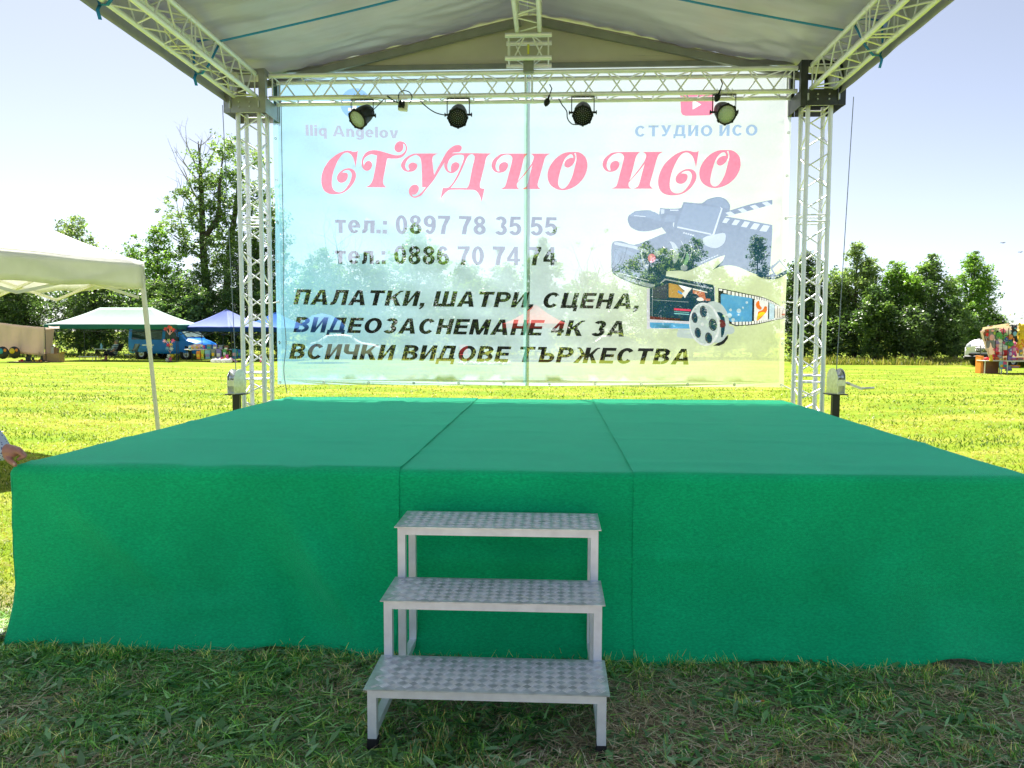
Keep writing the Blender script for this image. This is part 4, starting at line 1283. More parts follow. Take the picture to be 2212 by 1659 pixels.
# broad leaves of weeds
N = 11000
x = RNG.uniform(-3.2, 3.2, N); y = 2.0 + 1.7 * RNG.random(N)
k = (RNG.random(N) < .55 + .5 * wobn(2.1 * x, 1.9 * y, 2.0)) & ~inside_stage(x, y)
x, y = x[k], y[k]; n = len(x)
WC = [(.07, .16, .06), (.10, .21, .08), (.13, .24, .12), (.06, .14, .05), (.18, .29, .16)]
q, c = flat_leaves(x, y, RNG.uniform(.004, .028, n), RNG.uniform(.035, .125, n), RNG.uniform(.010, .030, n), hue(n, WC, .45))
Vw.append(q); Cw.append(c)
nR = 90
rx = RNG.uniform(-3.0, 3.0, nR); ry = 2.05 + 1.4 * RNG.random(nR)
X = np.repeat(rx, 9); Y = np.repeat(ry, 9); n = len(X)
q, c = flat_leaves(X, Y, np.full(n, .012), RNG.uniform(.05, .11, n), RNG.uniform(.014, .03, n), hue(n, WC, .25), .6)
Vw.append(q); Cw.append(c)
# the mown field beyond: short tufts thinning with distance
N = 190000
Yd = 1 / (RNG.uniform(1 / 34.0, 1 / 3.4, N))
x = RNG.uniform(-1, 1, N) * (1.0 + .72 * Yd); y = Yd
lit = ~((x > -2.7) & (x < 3.3) & (y < Y1 + .6))
x, y = x[lit], y[lit]; n = len(x)
patch = .5 * wobn(.55 * x, 1.1 * y, 3) + .35 * wobn(1.6 * x, 2.7 * y, 1) + .30 * wobn(.17 * x, .33 * y, 7) + .13 * np.sin(1.9 * y + .3 * x + 1.2 * np.sin(.4 * x)) + RNG.normal(0, .22, n)
STOPS = np.array([(.07, .16, .004), (.13, .23, .005), (.20, .29, .006), (.30, .34, .008), (.44, .39, .05), (.60, .50, .18)])
pi_ = np.clip((1.4 * patch + .75) / 1.5, 0, .999) * 5
i0 = pi_.astype(int); f_ = (pi_ - i0)[:, None]
c0 = .74 * (STOPS[i0] * (1 - f_) + STOPS[i0 + 1] * f_) * RNG.uniform(.7, 1.3, (n, 1))
white = RNG.random(n) < .018
c0[white] = (.55, .52, .42)
sz = np.clip(y / 9, .55, 2.4)
hh = RNG.uniform(.008, .028, n) * np.where(patch < -.1, 1.6, 1.0) * np.clip(sz, .8, 1.4)
q, c = blades(x, y, gzn(y), hh, RNG.uniform(.006, .013, n) * sz, RNG.uniform(.015, .06, n) * np.clip(sz, .8, 1.5), c0)
Vf, Cf = q, c
tag(quads_obj('grass', np.concatenate(Vg), np.concatenate(Cg), SHADE_LIFTG), 'trampled short green grass in the shade in front of the stage', 'grass', kind='stuff')
tag(quads_obj('straw', np.concatenate(Vs), np.concatenate(Cs), STRAWM), 'dry straw and yellowed stubble lying on bare soil before the stage', 'straw', kind='stuff')
tag(quads_obj('weeds', np.concatenate(Vw), np.concatenate(Cw), WEEDM), 'broad leaved weeds lying flat among the grass before the stage', 'weeds', kind='stuff')
tag(quads_obj('meadow_grass', Vf, Cf, GRASSM), 'sunlit yellow green mown meadow grass beyond the stage', 'grass', kind='stuff')

# ------------------------------------------------------------------ trees
LEAFM = attr_mat('tree leaves', .38, .45, (1, 1, 1), (1.8, 2.0, .8), .6)
BARK = mat('tree bark', (.075, .062, .05), .9, 0, .35, 12, .4, 30)
DEADB = mat('bare grey branches', (.30, .27, .25), .9, 0, .2, 12)

def leaf_cloud(clumps, per, size, cols, jit=.3):
    """clumps: (N,4) centre and radius; per leaves each"""
    n = len(clumps) * per
    cc = np.repeat(clumps, per, 0)
    d = RNG.normal(0, 1, (n, 3))
    d /= np.linalg.norm(d, axis=1, keepdims=True) + 1e-9
    rad = RNG.random((n, 1)) ** .45
    p = cc[:, :3] + d * rad * cc[:, 3:4] * np.array([1.0, 1.0, .72])
    ax = RNG.normal(0, 1, (n, 3)); ax[:, 2] = ax[:, 2] * .55 - .15
    ax /= np.linalg.norm(ax, axis=1, keepdims=True)
    up = RNG.normal(0, 1, (n, 3)) * .75 + np.array([0, 0, 1.0])
    sd = np.cross(ax, up); sd /= np.linalg.norm(sd, axis=1, keepdims=True) + 1e-9
    L = size * RNG.uniform(.6, 1.35, (n, 1)); W = L * RNG.uniform(.38, .6, (n, 1))
    V = np.stack([p - ax * L / 2, p + sd * W / 2, p + ax * L / 2, p - sd * W / 2], 1)
    cl = np.repeat(np.array(cols)[RNG.integers(0, len(cols), len(clumps))] * RNG.uniform(1 - jit, 1 + jit, (len(clumps), 1)), per, 0)
    return V, cl * RNG.uniform(.7, 1.3, (n, 1))

PAL = {'dark': [(.06, .105, .05), (.085, .135, .062), (.11, .165, .07)],
       'mid': [(.10, .17, .07), (.14, .22, .075), (.18, .26, .09), (.08, .14, .062)],
       'bright': [(.12, .22, .045), (.16, .28, .05), (.10, .19, .045), (.20, .31, .065)],
       'pale': [(.15, .21, .11), (.19, .26, .13), (.11, .17, .08), (.24, .30, .16)]}

def crown_clumps(base, h, r, shape, n, z0):
    """clump centres of a crown built from a few leaders and side boughs of uneven height"""
    leaders = []
    nl = 13 if shape in ('round', 'open') else 7
    for i in range(nl):
        a = random.uniform(0, 6.28)
        d = (0 if i == 0 else random.uniform(.25, .82)) * (.55 if shape in ('cone', 'column') else 1)
        top = 1.0 if i == 0 else (1 - .28 * d ** 2) * random.uniform(.82, 1.0) if shape != 'cone' else (1 - .8 * d) * random.uniform(.6, .95)
        leaders.append((d * r * cos(a), d * r * sin(a), top * h, r * random.uniform(.24, .42)))
    out = []
    while len(out) < n:
        lx, ly, lt, lr = random.choice(leaders) if random.random() > .12 else leaders[0]
        q = random.random() ** .8
        z = z0 + (lt - z0) * q
        w = lr * (1.1 * sqrt(max(.0, 1 - max(0, (q - .35) / .65) ** 2)) + .16)
        a = random.uniform(0, 6.28); rr = w * random.random() ** .5
        k = .35 + .65 * min(1, q * 1.5)                    # boughs lean outwards as they rise
        cr = random.uniform(.20, .52) * (1 if random.random() > .15 else .6)
        if random.random() < .10:                          # loose sprays beyond the main outline
            rr *= 1.35; cr *= .55
        out.append((base[0] + lx * k + rr * cos(a), base[1] + ly * k + rr * sin(a), z - cr * .5 * (q > .9), cr))
    return np.array(out)

def tree(u, vtop, hw, Y, shape, pal, label, dens=1.0, leaf=.17, z0=.4, name='tree', trunk=.14, limbs=14, cat='tree', group='trees along the field edge', lean=0.0, per=26, thin=None):
    g = gx(u, Y)
    top = at(u, vtop, Y).z - g.z
    r = 1.32 * hw * Y / FOC
    t = thing(name, label, cat, tuple(g), group=group)
    n = int(dens * 22 * (top - z0) * r * 2 / (.30 * max(r, .8)) ** .6) + 8
    n = min(n, 800)
    C = crown_clumps((lean * .5, 0, 0), top, r, shape, n, z0)
    C[:, 0] += lean * (C[:, 2] / max(top, .1) - .5)
    V, cl = leaf_cloud(C, per, leaf, PAL[pal])
    quads_obj('crown', V, cl, LEAFM, t)
    b = MB()
    b.path([(0, 0, -.1), (.05 * r, 0, top * .25), (lean * .4, .05 * r, top * .55), (lean * .9, 0, top * .88)], [trunk, trunk * .8, trunk * .5, trunk * .12], 7)
    for i in range(limbs):
        c = C[random.randrange(n)]
        s = max(.05, min(.75, (c[2] / top) * .75))
        st = Vector((lean * s * .9, 0, top * s * .82))
        e = Vector(c[:3])
        m = st.lerp(e, .5) + Vector((0, 0, .08 * top * random.uniform(0, 1)))
        b.path([st, m, e], [trunk * .35, trunk * .22, trunk * .06], 5, caps=False)
    b.build('trunk', BARK, t)
    return t

def bare(b, p, d, L, r, depth, bend=.35):
    n = 4
    pts, rad = [Vector(p)], [r]
    dd = Vector(d).normalized()
    for i in range(n):
        dd = (dd + Vector((random.gauss(0, bend * .5), random.gauss(0, bend * .5), random.gauss(.05, bend * .3)))).normalized()
        pts.append(pts[-1] + dd * L / n)
        rad.append(r * (1 - .55 * (i + 1) / n))
    b.path(pts, rad, 5 if r > .02 else 4, caps=False)
    if depth <= 0: return
    for k in range(random.choice((2, 3, 3))):
        i = random.randint(2, n)
        nd = (dd + Vector((random.gauss(0, .7), random.gauss(0, .5), random.gauss(.15, .45)))).normalized()
        bare(b, pts[i], nd, L * random.uniform(.45, .72), rad[i] * .72, depth - 1, bend)

def dead_tree(u, vtop, Y, label, seed, r=.10, depth=4, spread=1.0, leaves=0):
    random.seed(seed)
    g = gx(u, Y)
    H = at(u, vtop, Y).z - g.z
    t = thing('dead_tree', label, 'tree', tuple(g), group='bare trees seen through the banner')
    b = MB()
    b.path([(0, 0, 0), (.03 * H, 0, H * .2), (0, 0, H * .42)], [r * 1.2, r, r * .8], 6)
    for k in range(5):
        bare(b, (0, 0, H * random.uniform(.22, .45)), (random.gauss(0, .55) * spread, random.gauss(0, .4), 1), H * random.uniform(.26, .36), r * .6, depth)
    b.build('trunk', DEADB, t)
    if leaves:
        C = np.array([(random.gauss(0, H * .16), random.gauss(0, H * .12), H * random.uniform(.3, .85), random.uniform(.12, .35)) for _ in range(leaves)])
        V, cl = leaf_cloud(C, 18, .15, PAL['mid'])
        quads_obj('crown', V, cl, LEAFM, t)
    return t

TREES = [
    # u, vtop, half width, Y, shape, palette, label
    (-70, 520, 90, 50, 'round', 'dark', 'dark round tree standing behind the stall with the cream sheet', 1.1),
    (45, 478, 48, 56, 'open', 'mid', 'tree whose top twigs just clear the slope of the white tent roof', .7),
    (60, 590, 95, 49, 'round', 'dark', 'dark dense tree under the white tent edge behind the cream stall', 1.2),
    (172, 460, 66, 54, 'round', 'pale', 'round leafy tree rising above the white tent roof', 1.0),
    (210, 560, 75, 50, 'round', 'dark', 'dark tree right behind the long green canopy', 1.2),
    (345, 490, 82, 51, 'round', 'bright', 'bright green bushy tree between the white tent corner and the tall ash', 1.25),
    (330, 600, 90, 48, 'round', 'mid', 'low tree behind the blue van roof', 1.2),
    (440, 570, 70, 49, 'round', 'mid', 'tree at the foot of the tall ash behind the lilac canopy', 1.2),
    (520, 520, 62, 50, 'round', 'mid', 'tree seen through the lattice of the tower nearest the stalls', 1.2),
    (602, 470, 48, 53, 'round', 'mid', 'leafy tree behind the blue edge of the banner', 1.0),
    (700, 535, 62, 52, 'round', 'mid', 'bushy tree behind the first phone line of the banner', 1.1),
    (790, 545, 55, 51, 'round', 'dark', 'dark tree seen through the word before the second phone number', 1.1),
    (900, 480, 62, 51, 'round', 'bright', 'tallest bright tree seen through the digits of the phone numbers', 1.15),
    (1000, 560, 62, 52, 'round', 'mid', 'low bushy tree behind the middle of the banner beside the pole', 1.1),
    (1095, 565, 55, 51, 'round', 'mid', 'bushy tree behind the upright pole of the banner', 1.1),
    (1172, 512, 40, 52, 'round', 'mid', 'narrow tree seen through the last digits of the second phone number', 1.0),
    (1270, 585, 70, 52, 'round', 'mid', 'low wide tree between the phone numbers and the printed camcorder', 1.1),
    (1400, 522, 74, 50, 'open', 'pale', 'open branched tree seen through the printed camcorder lens hood', .8),
    (1492, 512, 62, 51, 'open', 'mid', 'sparse tree seen through the printed camcorder body', .8),
    (1560, 590, 55, 52, 'round', 'mid', 'low tree behind the printed film strip', 1.0),
    (1632, 508, 56, 49, 'cone', 'dark', 'dark pointed tree seen through the printed clapper board', 1.2),
    (1735, 535, 46, 47, 'round', 'dark', 'dark slim tree behind the tower with the dark block', 1.2),
    (1790, 590, 40, 46, 'round', 'mid', 'tree directly beside the tower with the dark block', 1.1),
    (1845, 520, 44, 45, 'round', 'pale', 'tall pale pointed ash closest to the blue wire rope', .95),
    (1890, 610, 36, 43, 'round', 'mid', 'bushy tree standing behind the winch handle', 1.15),
    (1932, 562, 40, 44, 'round', 'bright', 'bright green tree second from the wire rope', 1.1),
    (2008, 548, 44, 44, 'round', 'mid', 'tall green tree in the middle of the row by the winch', 1.15),
    (1968, 655, 36, 42, 'round', 'dark', 'dark low tree in front of the row by the winch', 1.2),
    (2092, 542, 40, 45, 'round', 'bright', 'tree with a bright tuft of leaves on top near the white van', .9),
    (2062, 650, 36, 43, 'round', 'mid', 'yellow green shrubby tree before the one with the bright tuft', 1.15),
    (2135, 668, 28, 46, 'round', 'dark', 'dark tree directly behind the white van', 1.1),
    (2165, 700, 36, 60, 'round', 'pale', 'pale distant tree above the white van and toy stall', .9),
    (2262, 600, 44, 46, 'open', 'pale', 'sparse tree cut by the right edge of the photo', .8)]
for row in TREES:
    tree(row[0], row[1], row[2], row[3], row[4], row[5], row[6], row[7], leaf=.16 + .02 * (row[3] > 50))
# the tall half dead ash
random.seed(21)
ash = thing('tall_ash', 'tallest tree, a half dead ash with bare limbs beside the truss tower', 'tree', tuple(gx(452, 53)), group='trees along the field edge')
s_ = 53 / FOC
def ap(u, v):
    p = at(u, v, 53); g = gx(452, 53)
    return Vector((p.x - g.x, 0, p.z - g.z))
b = MB()
tr1 = [ap(452, 790), ap(446, 640), ap(438, 520), ap(436, 430), ap(432, 350), ap(428, 305)]
b.path(tr1, [.34, .28, .24, .18, .10, .03], 8)
tr2 = [ap(470, 790), ap(482, 620), ap(490, 520), ap(506, 420), ap(512, 350), ap(512, 300)]
tr2 = [p + Vector((0, .6, 0)) for p in tr2]
b.path(tr2, [.3, .26, .22, .16, .09, .03], 8)
tr3 = [tr1[2], ap(480, 470) + Vector((0, -.5, 0)), ap(486, 410) + Vector((0, -.9, 0)), ap(482, 330)]
b.path(tr3, [.2, .16, .1, .03], 7)
b.build('trunk', BARK, ash)
b = MB()
for (u0, v0, u1, v1) in ((438, 505, 385, 410), (436, 460, 372, 400), (434, 430, 392, 320), (436, 400, 378, 340), (432, 350, 425, 290), (433, 380, 455, 300), (400, 520, 350, 430), (436, 560, 352, 500), (432, 380, 405, 300), (436, 440, 360, 365)):
    p, q = ap(u0, v0), ap(u1, v1)
    d = q - p
    bare(b, p, d + Vector((0, random.gauss(0, .2) * d.length, 0)), d.length * .8, .075, 2, .18)
b.build('dead_limb', DEADB, ash)
CL = []
for (uu, vv, ru, n) in ((478, 330, 16, 10), (512, 315, 15, 12), (505, 380, 26, 22), (470, 400, 28, 22), (440, 380, 20, 12), (430, 440, 26, 16), (480, 450, 34, 34), (525, 440, 26, 26), (555, 350, 20, 10), (565, 420, 26, 18), (560, 490, 30, 26),
                        (450, 500, 30, 26), (500, 520, 40, 42), (545, 560, 36, 36), (460, 560, 34, 36), (400, 470, 24, 9), (385, 500, 26, 10), (365, 455, 18, 6), (355, 490, 18, 6), (405, 540, 28, 18), (420, 400, 14, 6), (395, 420, 16, 5), (590, 460, 22, 14), (440, 340, 12, 5)):
    for _ in range(int(n * 1.7)):
        p = ap(uu + random.gauss(0, ru * .5), vv + random.gauss(0, ru * .5))
        CL.append((p.x, random.gauss(0, 1.0), p.z, random.uniform(.22, .55)))
V, cl = leaf_cloud(np.array(CL), 30, .21, PAL['mid'] + PAL['pale'])
quads_obj('crown', V, cl, LEAFM, ash)
dead_tree(728, 418, 50, 'bare forked tree seen through the start of the first phone line', 5, .09, 3, .8)
dead_tree(790, 455, 51, 'thin bare tree leaning behind the colon of the first phone line', 8, .06, 3, 1.2)
dead_tree(1272, 436, 49, 'bare twiggy tree seen between the phone numbers and the printed camcorder', 12, .12, 4, 1.1, 10)
dead_tree(1440, 500, 50, 'bare spreading tree behind the printed camcorder lens', 17, .10, 4, 1.5, 30)
# undergrowth filling the foot of the wood
N = 900
uu = RNG.uniform(-120, 2330, N)
CL = []
for q in uu:
    Yq = 47.5 + 3.5 * random.random() if q < 1700 else 43.5 + 3.5 * random.random()
    g = gx(q, Yq)
    CL.append((g.x, g.y, g.z + (4.2 if q < 1700 else 2.3) * random.random() ** 1.2, random.uniform(.5, 1.1)))
V, cl = leaf_cloud(np.array(CL), 40, .2, PAL['dark'] + PAL['mid'])
tag(quads_obj('undergrowth', V, cl, LEAFM), 'dark undergrowth filling the foot of the wood behind the stalls', 'undergrowth', kind='stuff')
CL = []
for q in RNG.uniform(-140, 1150, 700):
    Yq = 52 + 5 * random.random()
    g = gx(float(q), Yq)
    CL.append((g.x, g.y, g.z + 5.0 * random.random(), random.uniform(.6, 1.2)))
V, cl = leaf_cloud(np.array(CL), 40, .24, PAL['dark'])
tag(quads_obj('thicket', V, cl, LEAFM), 'deep dark thicket behind the stalls and the banner', 'undergrowth', kind='stuff')
# tall grass fringe along the wood
n = 15000
q = np.where(RNG.random(n) < .16, RNG.uniform(-60, 1700, n), RNG.uniform(1700, 2280, n))
Yq = np.where(q < 1700, RNG.uniform(44, 48.5, n), RNG.uniform(39.5, 44, n))
X = (q - 1194) / FOC * Yq
h = RNG.uniform(.1, .55, n) * (.6 + .5 * wobn(.4 * X, .7 * Yq, 2))
q4, c4 = blades(X, Yq, gzn(Yq), h, RNG.uniform(.02, .06, n), RNG.uniform(.02, .2, n), hue(n, [(.16, .2, .03), (.12, .17, .03), (.3, .28, .09), (.2, .24, .04), (.36, .33, .14)], .3))
tag(quads_obj('tall_grass', q4, c4, GRASSM), 'tall uncut yellowish grass along the foot of the wood', 'grass', kind='stuff')

# ------------------------------------------------------------------ stage lights and wiring
LENS_D = mat('dark led lens face', (.006, .007, .010), .35, 0, .2, 20, spec=.25)
LED = mat('clear led lens', (.16, .18, .21), .2, 0, .1, 30)
LENS_P = mat('pale lens with reflection in colour', (.50, .56, .53), .35, 0, .06, 90, spec=.3)  # white reflection on the lens painted as a pale base colour
def par_can(u, v, aim, label, pale):
    """a stage lamp hanging in its yoke; aim is the direction its face looks"""
    c = at(u, v, YF - .01)
    t = thing('stage_light', label, 'stage light', tuple(c), group='stage lights hanging from the back truss')
    R = Vector(aim).normalized().to_track_quat('Z', 'Y').to_matrix().to_4x4()
    b = MB()
    b.lathe([(.0, -.155), (.045, -.155), (.075, -.13), (.092, -.06), (.098, 0), (.100, .07), (.108, .075), (.108, .105), (.097, .108), (.095, .09)], 28, M=R)
    for k in range(8):
        a = 2 * pi * k / 8
        b.bbox((-.012, .098, .07), (.012, .116, .108), .003, M=R @ Matrix.Rotation(a, 4, 'Z'))
    b.build('housing', BLACKPL, t)
    b = MB(); b.lathe([(0, .094), (.097, .094), (.097, .088), (0, .088)], 28, M=R)
    ln = b.build('lens', LENS_P if pale else LENS_D, t)
    b = MB()
    pts = [(0, 0)] + [(.021 * cos(2 * pi * i / 6), .021 * sin(2 * pi * i / 6)) for i in range(6)] + [(.042 * cos(2 * pi * i / 12 + .2), .042 * sin(2 * pi * i / 12 + .2)) for i in range(12)] + [(.063 * cos(2 * pi * i / 17), .063 * sin(2 * pi * i / 17)) for i in range(17)] + [(.083 * cos(2 * pi * i / 22), .083 * sin(2 * pi * i / 22)) for i in range(22)]
    for (px_, py_) in pts:
        b.ball((px_, py_, .095), (.0062, .0062, .004), 8, 4, M=R)
    b.build('led_lenses', LENS_P if pale else LED, ln)['kind'] = 'stuff'
    top = ZB - .03 - c.z
    b = MB()
    for s in (-1, 1):
        b.path([(s * .125, 0, 0), (s * .125, 0, top - .01)], .0032, 6)
        b.path([(s * .118, .008, 0), (s * .118, .008, top - .01)], .0026, 6)
    b.bbox((-.128, -.012, top - .008), (.128, .012, top + .001), .002)
    b.build('yoke', BLACKP, t)
    for s in (-1, 1):
        b = MB()
        b.tube((s * .098, 0, 0), (s * .142, 0, 0), .012, 10)
        b.lathe([(0, 0), (.022, 0), (.024, .008), (0, .012)], 10, M=Matrix.Translation((s * .142, 0, 0)) @ Matrix.Rotation(s * pi / 2, 4, 'Y'))
        b.build('clamp_knob', BLACKPL, t)
    for k in range(4):
        b = MB(); x_ = -.085 + .055 * k + random.uniform(-.008, .008)
        b.path([(x_, -.02, top - .012), (x_ + .004, -.03, top + .03), (x_, 0, top + .066), (x_ - .003, .03, top + .03), (x_, .018, top - .012), (x_, -.02, top - .012)], .0025, 5)
        b.build('cable_tie', WHITEPL, t)
    return t
par_can(782.6, 250, (-.42, -.72, -.62), 'stage light with pale lens aimed to the left, below the blue round badge', True)
par_can(990, 248, (.02, -.80, -.58), 'dark faced stage light second from the blue round badge, blue cable on its side', False)
par_can(1259, 243, (-.04, -.80, -.56), 'dark faced stage light with a looped blue cable right of the centre pole', False)
par_can(1564, 242, (.10, -.86, -.50), 'stage light with pale lens beside the red play badge', True)

p = at(871, 229, YF - .03)
t = thing('power_strip', 'white socket block with black plugs hanging under the back truss', 'power strip', tuple(p))
M_ = Matrix.Rotation(.12, 4, 'Y')
b = MB(); b.bbox((-.05, -.03, -.055), (.052, .02, .045), .006, M=M_); b.build('socket_block', WHITEPL, t)
for dx in (-.03, .006):
    b = MB(); b.lathe([(0, -.03), (.016, -.03), (.019, .0), (.013, .035), (.006, .05), (0, .05)], 12, M=M_ @ Matrix.Translation((dx, -.04, 0)) @ Matrix.Rotation(.1, 4, 'Y')); b.build('plug', BLACKPL, t)
def cable(label, pts, r, m, group=None, cat='cable'):
    b = MB()
    P = [Vector(p) for p in pts]
    Q = []
    for i in range(len(P) - 1):
        p0, p1, p2, p3 = P[max(i - 1, 0)], P[i], P[i + 1], P[min(i + 2, len(P) - 1)]
        for j in range(6):
            q = j / 6
            Q.append(.5 * (2 * p1 + (p2 - p0) * q + (2 * p0 - 5 * p1 + 4 * p2 - p3) * q * q + (3 * p1 - p0 - 3 * p2 + p3) * q ** 3))
    Q.append(P[-1])
    b.path(Q, r, 6)
    o = tag(b.build('cable', m), label, cat, group)
    return rebase(o, P[0])
yc = YF - .035
cg = 'loose cables along the back truss'
cable('dark blue cable from the truss down to the second stage light', [at(908, 217, yc), at(918, 228, yc), at(938, 242, yc), at(958, 248, yc), at(974, 248.5, yc)], .006, CABLEB, cg)
cable('blue cable hanging in a loop beside the dark stage light right of the pole', [at(1207, 213, yc), at(1214, 226, yc), at(1224, 240, yc), at(1226, 256, yc), at(1236, 268, yc), at(1253, 269, YF - .08)], .006, CABLEB, cg)
cable('black cable from the first stage light up to the truss', [at(801, 242, YF), at(812, 232, yc), at(826, 218, yc), at(832, 212, yc)], .005, BLACKPL, cg)
cable('black cable on the truss left of the white socket block', [at(836, 207, yc), at(845, 214, yc), at(853, 219, yc), at(866, 223, yc)], .007, BLACKPL, cg)
cable('dark cable arching over the truss chord at the white socket block', [at(863, 224, yc), at(861, 205, yc), at(870, 196, yc), at(884, 199, yc), at(890, 210, yc), at(885, 222, yc)], .005, BLACKPL, cg)
cable('cream cable running along the lower chord of the back truss', [at(556, 207, yc), at(600, 211, yc), at(680, 207, yc), at(760, 206, yc), at(830, 213, yc), at(880, 214, yc)], .005, CABLEW, cg)
cable('cream cable winding along the eave truss on the tent side', [(TXL + .1, 6.6, ZB - .03), (TXL - .02, 7.2, ZB - .01), (TXL + .06, 7.9, ZB - .04), (TXL - .05, 8.3, ZB - .02), at(556, 207, yc)], .006, CABLEW)
cable('thin grey cord hanging down in front of the blue edge of the banner', [at(607, 210, YB - .1), at(610, 400, YB - .08), at(613, 560, YB - .08), at(612, 660, YB - .08), at(618, 740, YB - .08), at(613, 800, YB - .1), at(620, 850, YB - .2)], .0045, WIRE, None, 'cord')
for (u, v, lab) in ((1181, 222, 'black plug hanging from the truss right of the centre pole'), (1549, 212, 'black plug hanging at the stage light by the red play badge')):
    b = MB(); p = at(u, v, YF - .02)
    b.lathe([(0, -.045), (.02, -.03), (.034, .0), (.03, .03), (.012, .045), (.008, .09), (0, .09)], 12, M=Matrix.Translation(p) @ Matrix.Rotation(.35, 4, 'Y'))
    b.path([p + Vector((.03, 0, .08)), p + Vector((.055, 0, .15)), p + Vector((.03, -.02, .19))], .006, 6)
    tag(rebase(b.build('hanging_plug', BLACKPL), p), lab, 'plug', 'black plugs on the truss')
b = MB(); p = at(504, 165, 8.45)
b.bbox((p.x - .05, p.y - .03, p.z - .05), (p.x + .05, p.y + .03, p.z + .04), .008)
tag(rebase(b.build('junction_box', WHITEPL), p), 'white junction box on the eave truss near the tower on the tent side', 'junction box')

# ------------------------------------------------------------------ winches
def winch(u, v, Y, flip, label, crank):
    c = at(u, v, Y)
    t = thing('winch', label, 'winch', (c.x, c.y, 0), group='tower winches')
    zb_ = at(u, 850, Y).z
    b = MB()
    b.bbox((-.036, -.036, 0), (.036, .036, zb_ - .012), .006); b.build('post', BLACKP, t)
    b = MB(); b.bbox((-.17, -.17, 0), (.17, .17, .02), .004); b.build('foot_plate', BLACKP, t)
    b = MB(); b.bbox((-.10, -.085, zb_ - .012), (.10, .085, zb_), .003)
    b.build('mount_plate', BLACKP, t)
    H_, W_ = .275, .085
    prof = [(-.095, 0), (.095, 0), (.095, H_ * .55)] + [(.095 * cos(a), H_ * .62 + .095 * sin(a)) for a in np.linspace(.15, pi - .15, 12)] + [(-.095, H_ * .55)]
    for s in (-1, 1):
        b = MB()
        b.prism([(px_, zb_ + pz_) for px_, pz_ in prof], s * W_ / 2 - .003, s * W_ / 2 + .003, M=Matrix.Rotation(pi / 2 + .25 * flip, 4, 'Z'))
        b.build('side_plate', GALV, t)
    R = Matrix.Rotation(.25 * flip, 4, 'Z')
    D = R @ Matrix.Translation((0, 0, zb_ + H_ * .62)) @ Matrix.Rotation(pi / 2, 4, 'Y')
    b = MB(); b.lathe([(.0, -.034), (.082, -.034), (.084, -.031), (.036, -.029), (.034, .029), (.084, .031), (.082, .034), (0, .034)], 28, M=D); b.build('drum', GALV, t)
    b = MB(); b.bbox((-W_ / 2 - .004, -.098, zb_ + .085), (W_ / 2 + .004, -.092, zb_ + .15), .001, M=R); b.build('front_strap', GALV, t)
    b = MB(); b.bbox((-W_ / 2, -.09, zb_), (W_ / 2, .09, zb_ + .006), .001, M=R)
    b.build('bottom_plate', GALV, t)
    if crank:
        b = MB()
        a0 = Vector((W_ / 2, -.05, zb_ + .115))
        b.tube(a0, a0 + Vector((.05, -.01, 0)), .012, 10)
        b.lathe([(.012, 0), (.024, 0), (.024, .014), (.012, .014)], 12, M=Matrix.Translation(a0 + Vector((.018, 0, 0))) @ Matrix.Rotation(pi / 2, 4, 'Y'))
        b.tube(a0 + Vector((.05, -.01, -.005)), a0 + Vector((.075, -.012, -.01)), .017, 10)
        b.sqtube(a0 + Vector((.06, -.012, -.005)), a0 + Vector((.20, -.03, -.06)), .012, h=.026)
        b.tube(a0 + Vector((.195, -.03, -.056)), a0 + Vector((.315, -.035, -.05)), .0125, 10)
        b.build('crank', GALV, t)
    else:
        b = MB(); b.tube((-W_ / 2 - .02, 0, zb_ + .12), (-W_ / 2, 0, zb_ + .12), .012, 8); b.build('axle_nut', GALV, t)
    return t, zb_ + H_ * .62
w1, zw = winch(1805, 850, 8.25, 1, 'cable winch with a hand crank on a black post beside the yellowish banner edge', True)
w2, zw2 = winch(511, 847, 8.25, -1, 'cable winch on a black post by the tower nearest the stalls', False)
for w, x, zz, lab in ((w1, TXR + .30, zw, 'thin blue grey wire rope from the dark sleeve block down to the cranked winch'), (w2, TXL - .23, zw2, 'thin blue grey wire rope from the roof corner down to the winch nearest the stalls')):
    b = MB(); p = Vector((w.location.x, w.location.y, zz + .03)); q = Vector((x, DT - .27, 4.0))
    b.path([p, p.lerp(q, .5), q], .0045, 6)
    tag(rebase(b.build('wire_rope', WIRE), p), lab, 'wire rope', 'wire ropes of the winches')

# ------------------------------------------------------------------ tents
def cloth(name, col, rough=.7, tr=.45, var=.04, tcol=None):
    return mat(name, col, rough, 0, var, 5, .12, 14, .3, tr, tcol)
WHITEC = cloth('white tent cloth', (.87, .865, .85), .7, .5)
MINT = cloth('pale mint canopy cloth', (.55, .68, .63), .7, .45)
TEAL = cloth('teal green valance', (.03, .20, .16), .8, .3)
LILAC = cloth('lilac blue canopy cloth', (.30, .38, .78), .7, .5)
BLUEC = cloth('blue canopy cloth', (.05, .24, .70), .7, .5)
BLUEV = cloth('deep blue valance', (.015, .07, .32), .8, .35)
REDC = cloth('red canopy cloth', (.75, .10, .07), .7, .5)
TENTPOLE_W = mat('white enamel tube', (.74, .71, .66), .4, 0, .04, 15)
TENTPOLE_D = mat('dark grey tube', (.045, .05, .055), .5, .3, .1, 15)

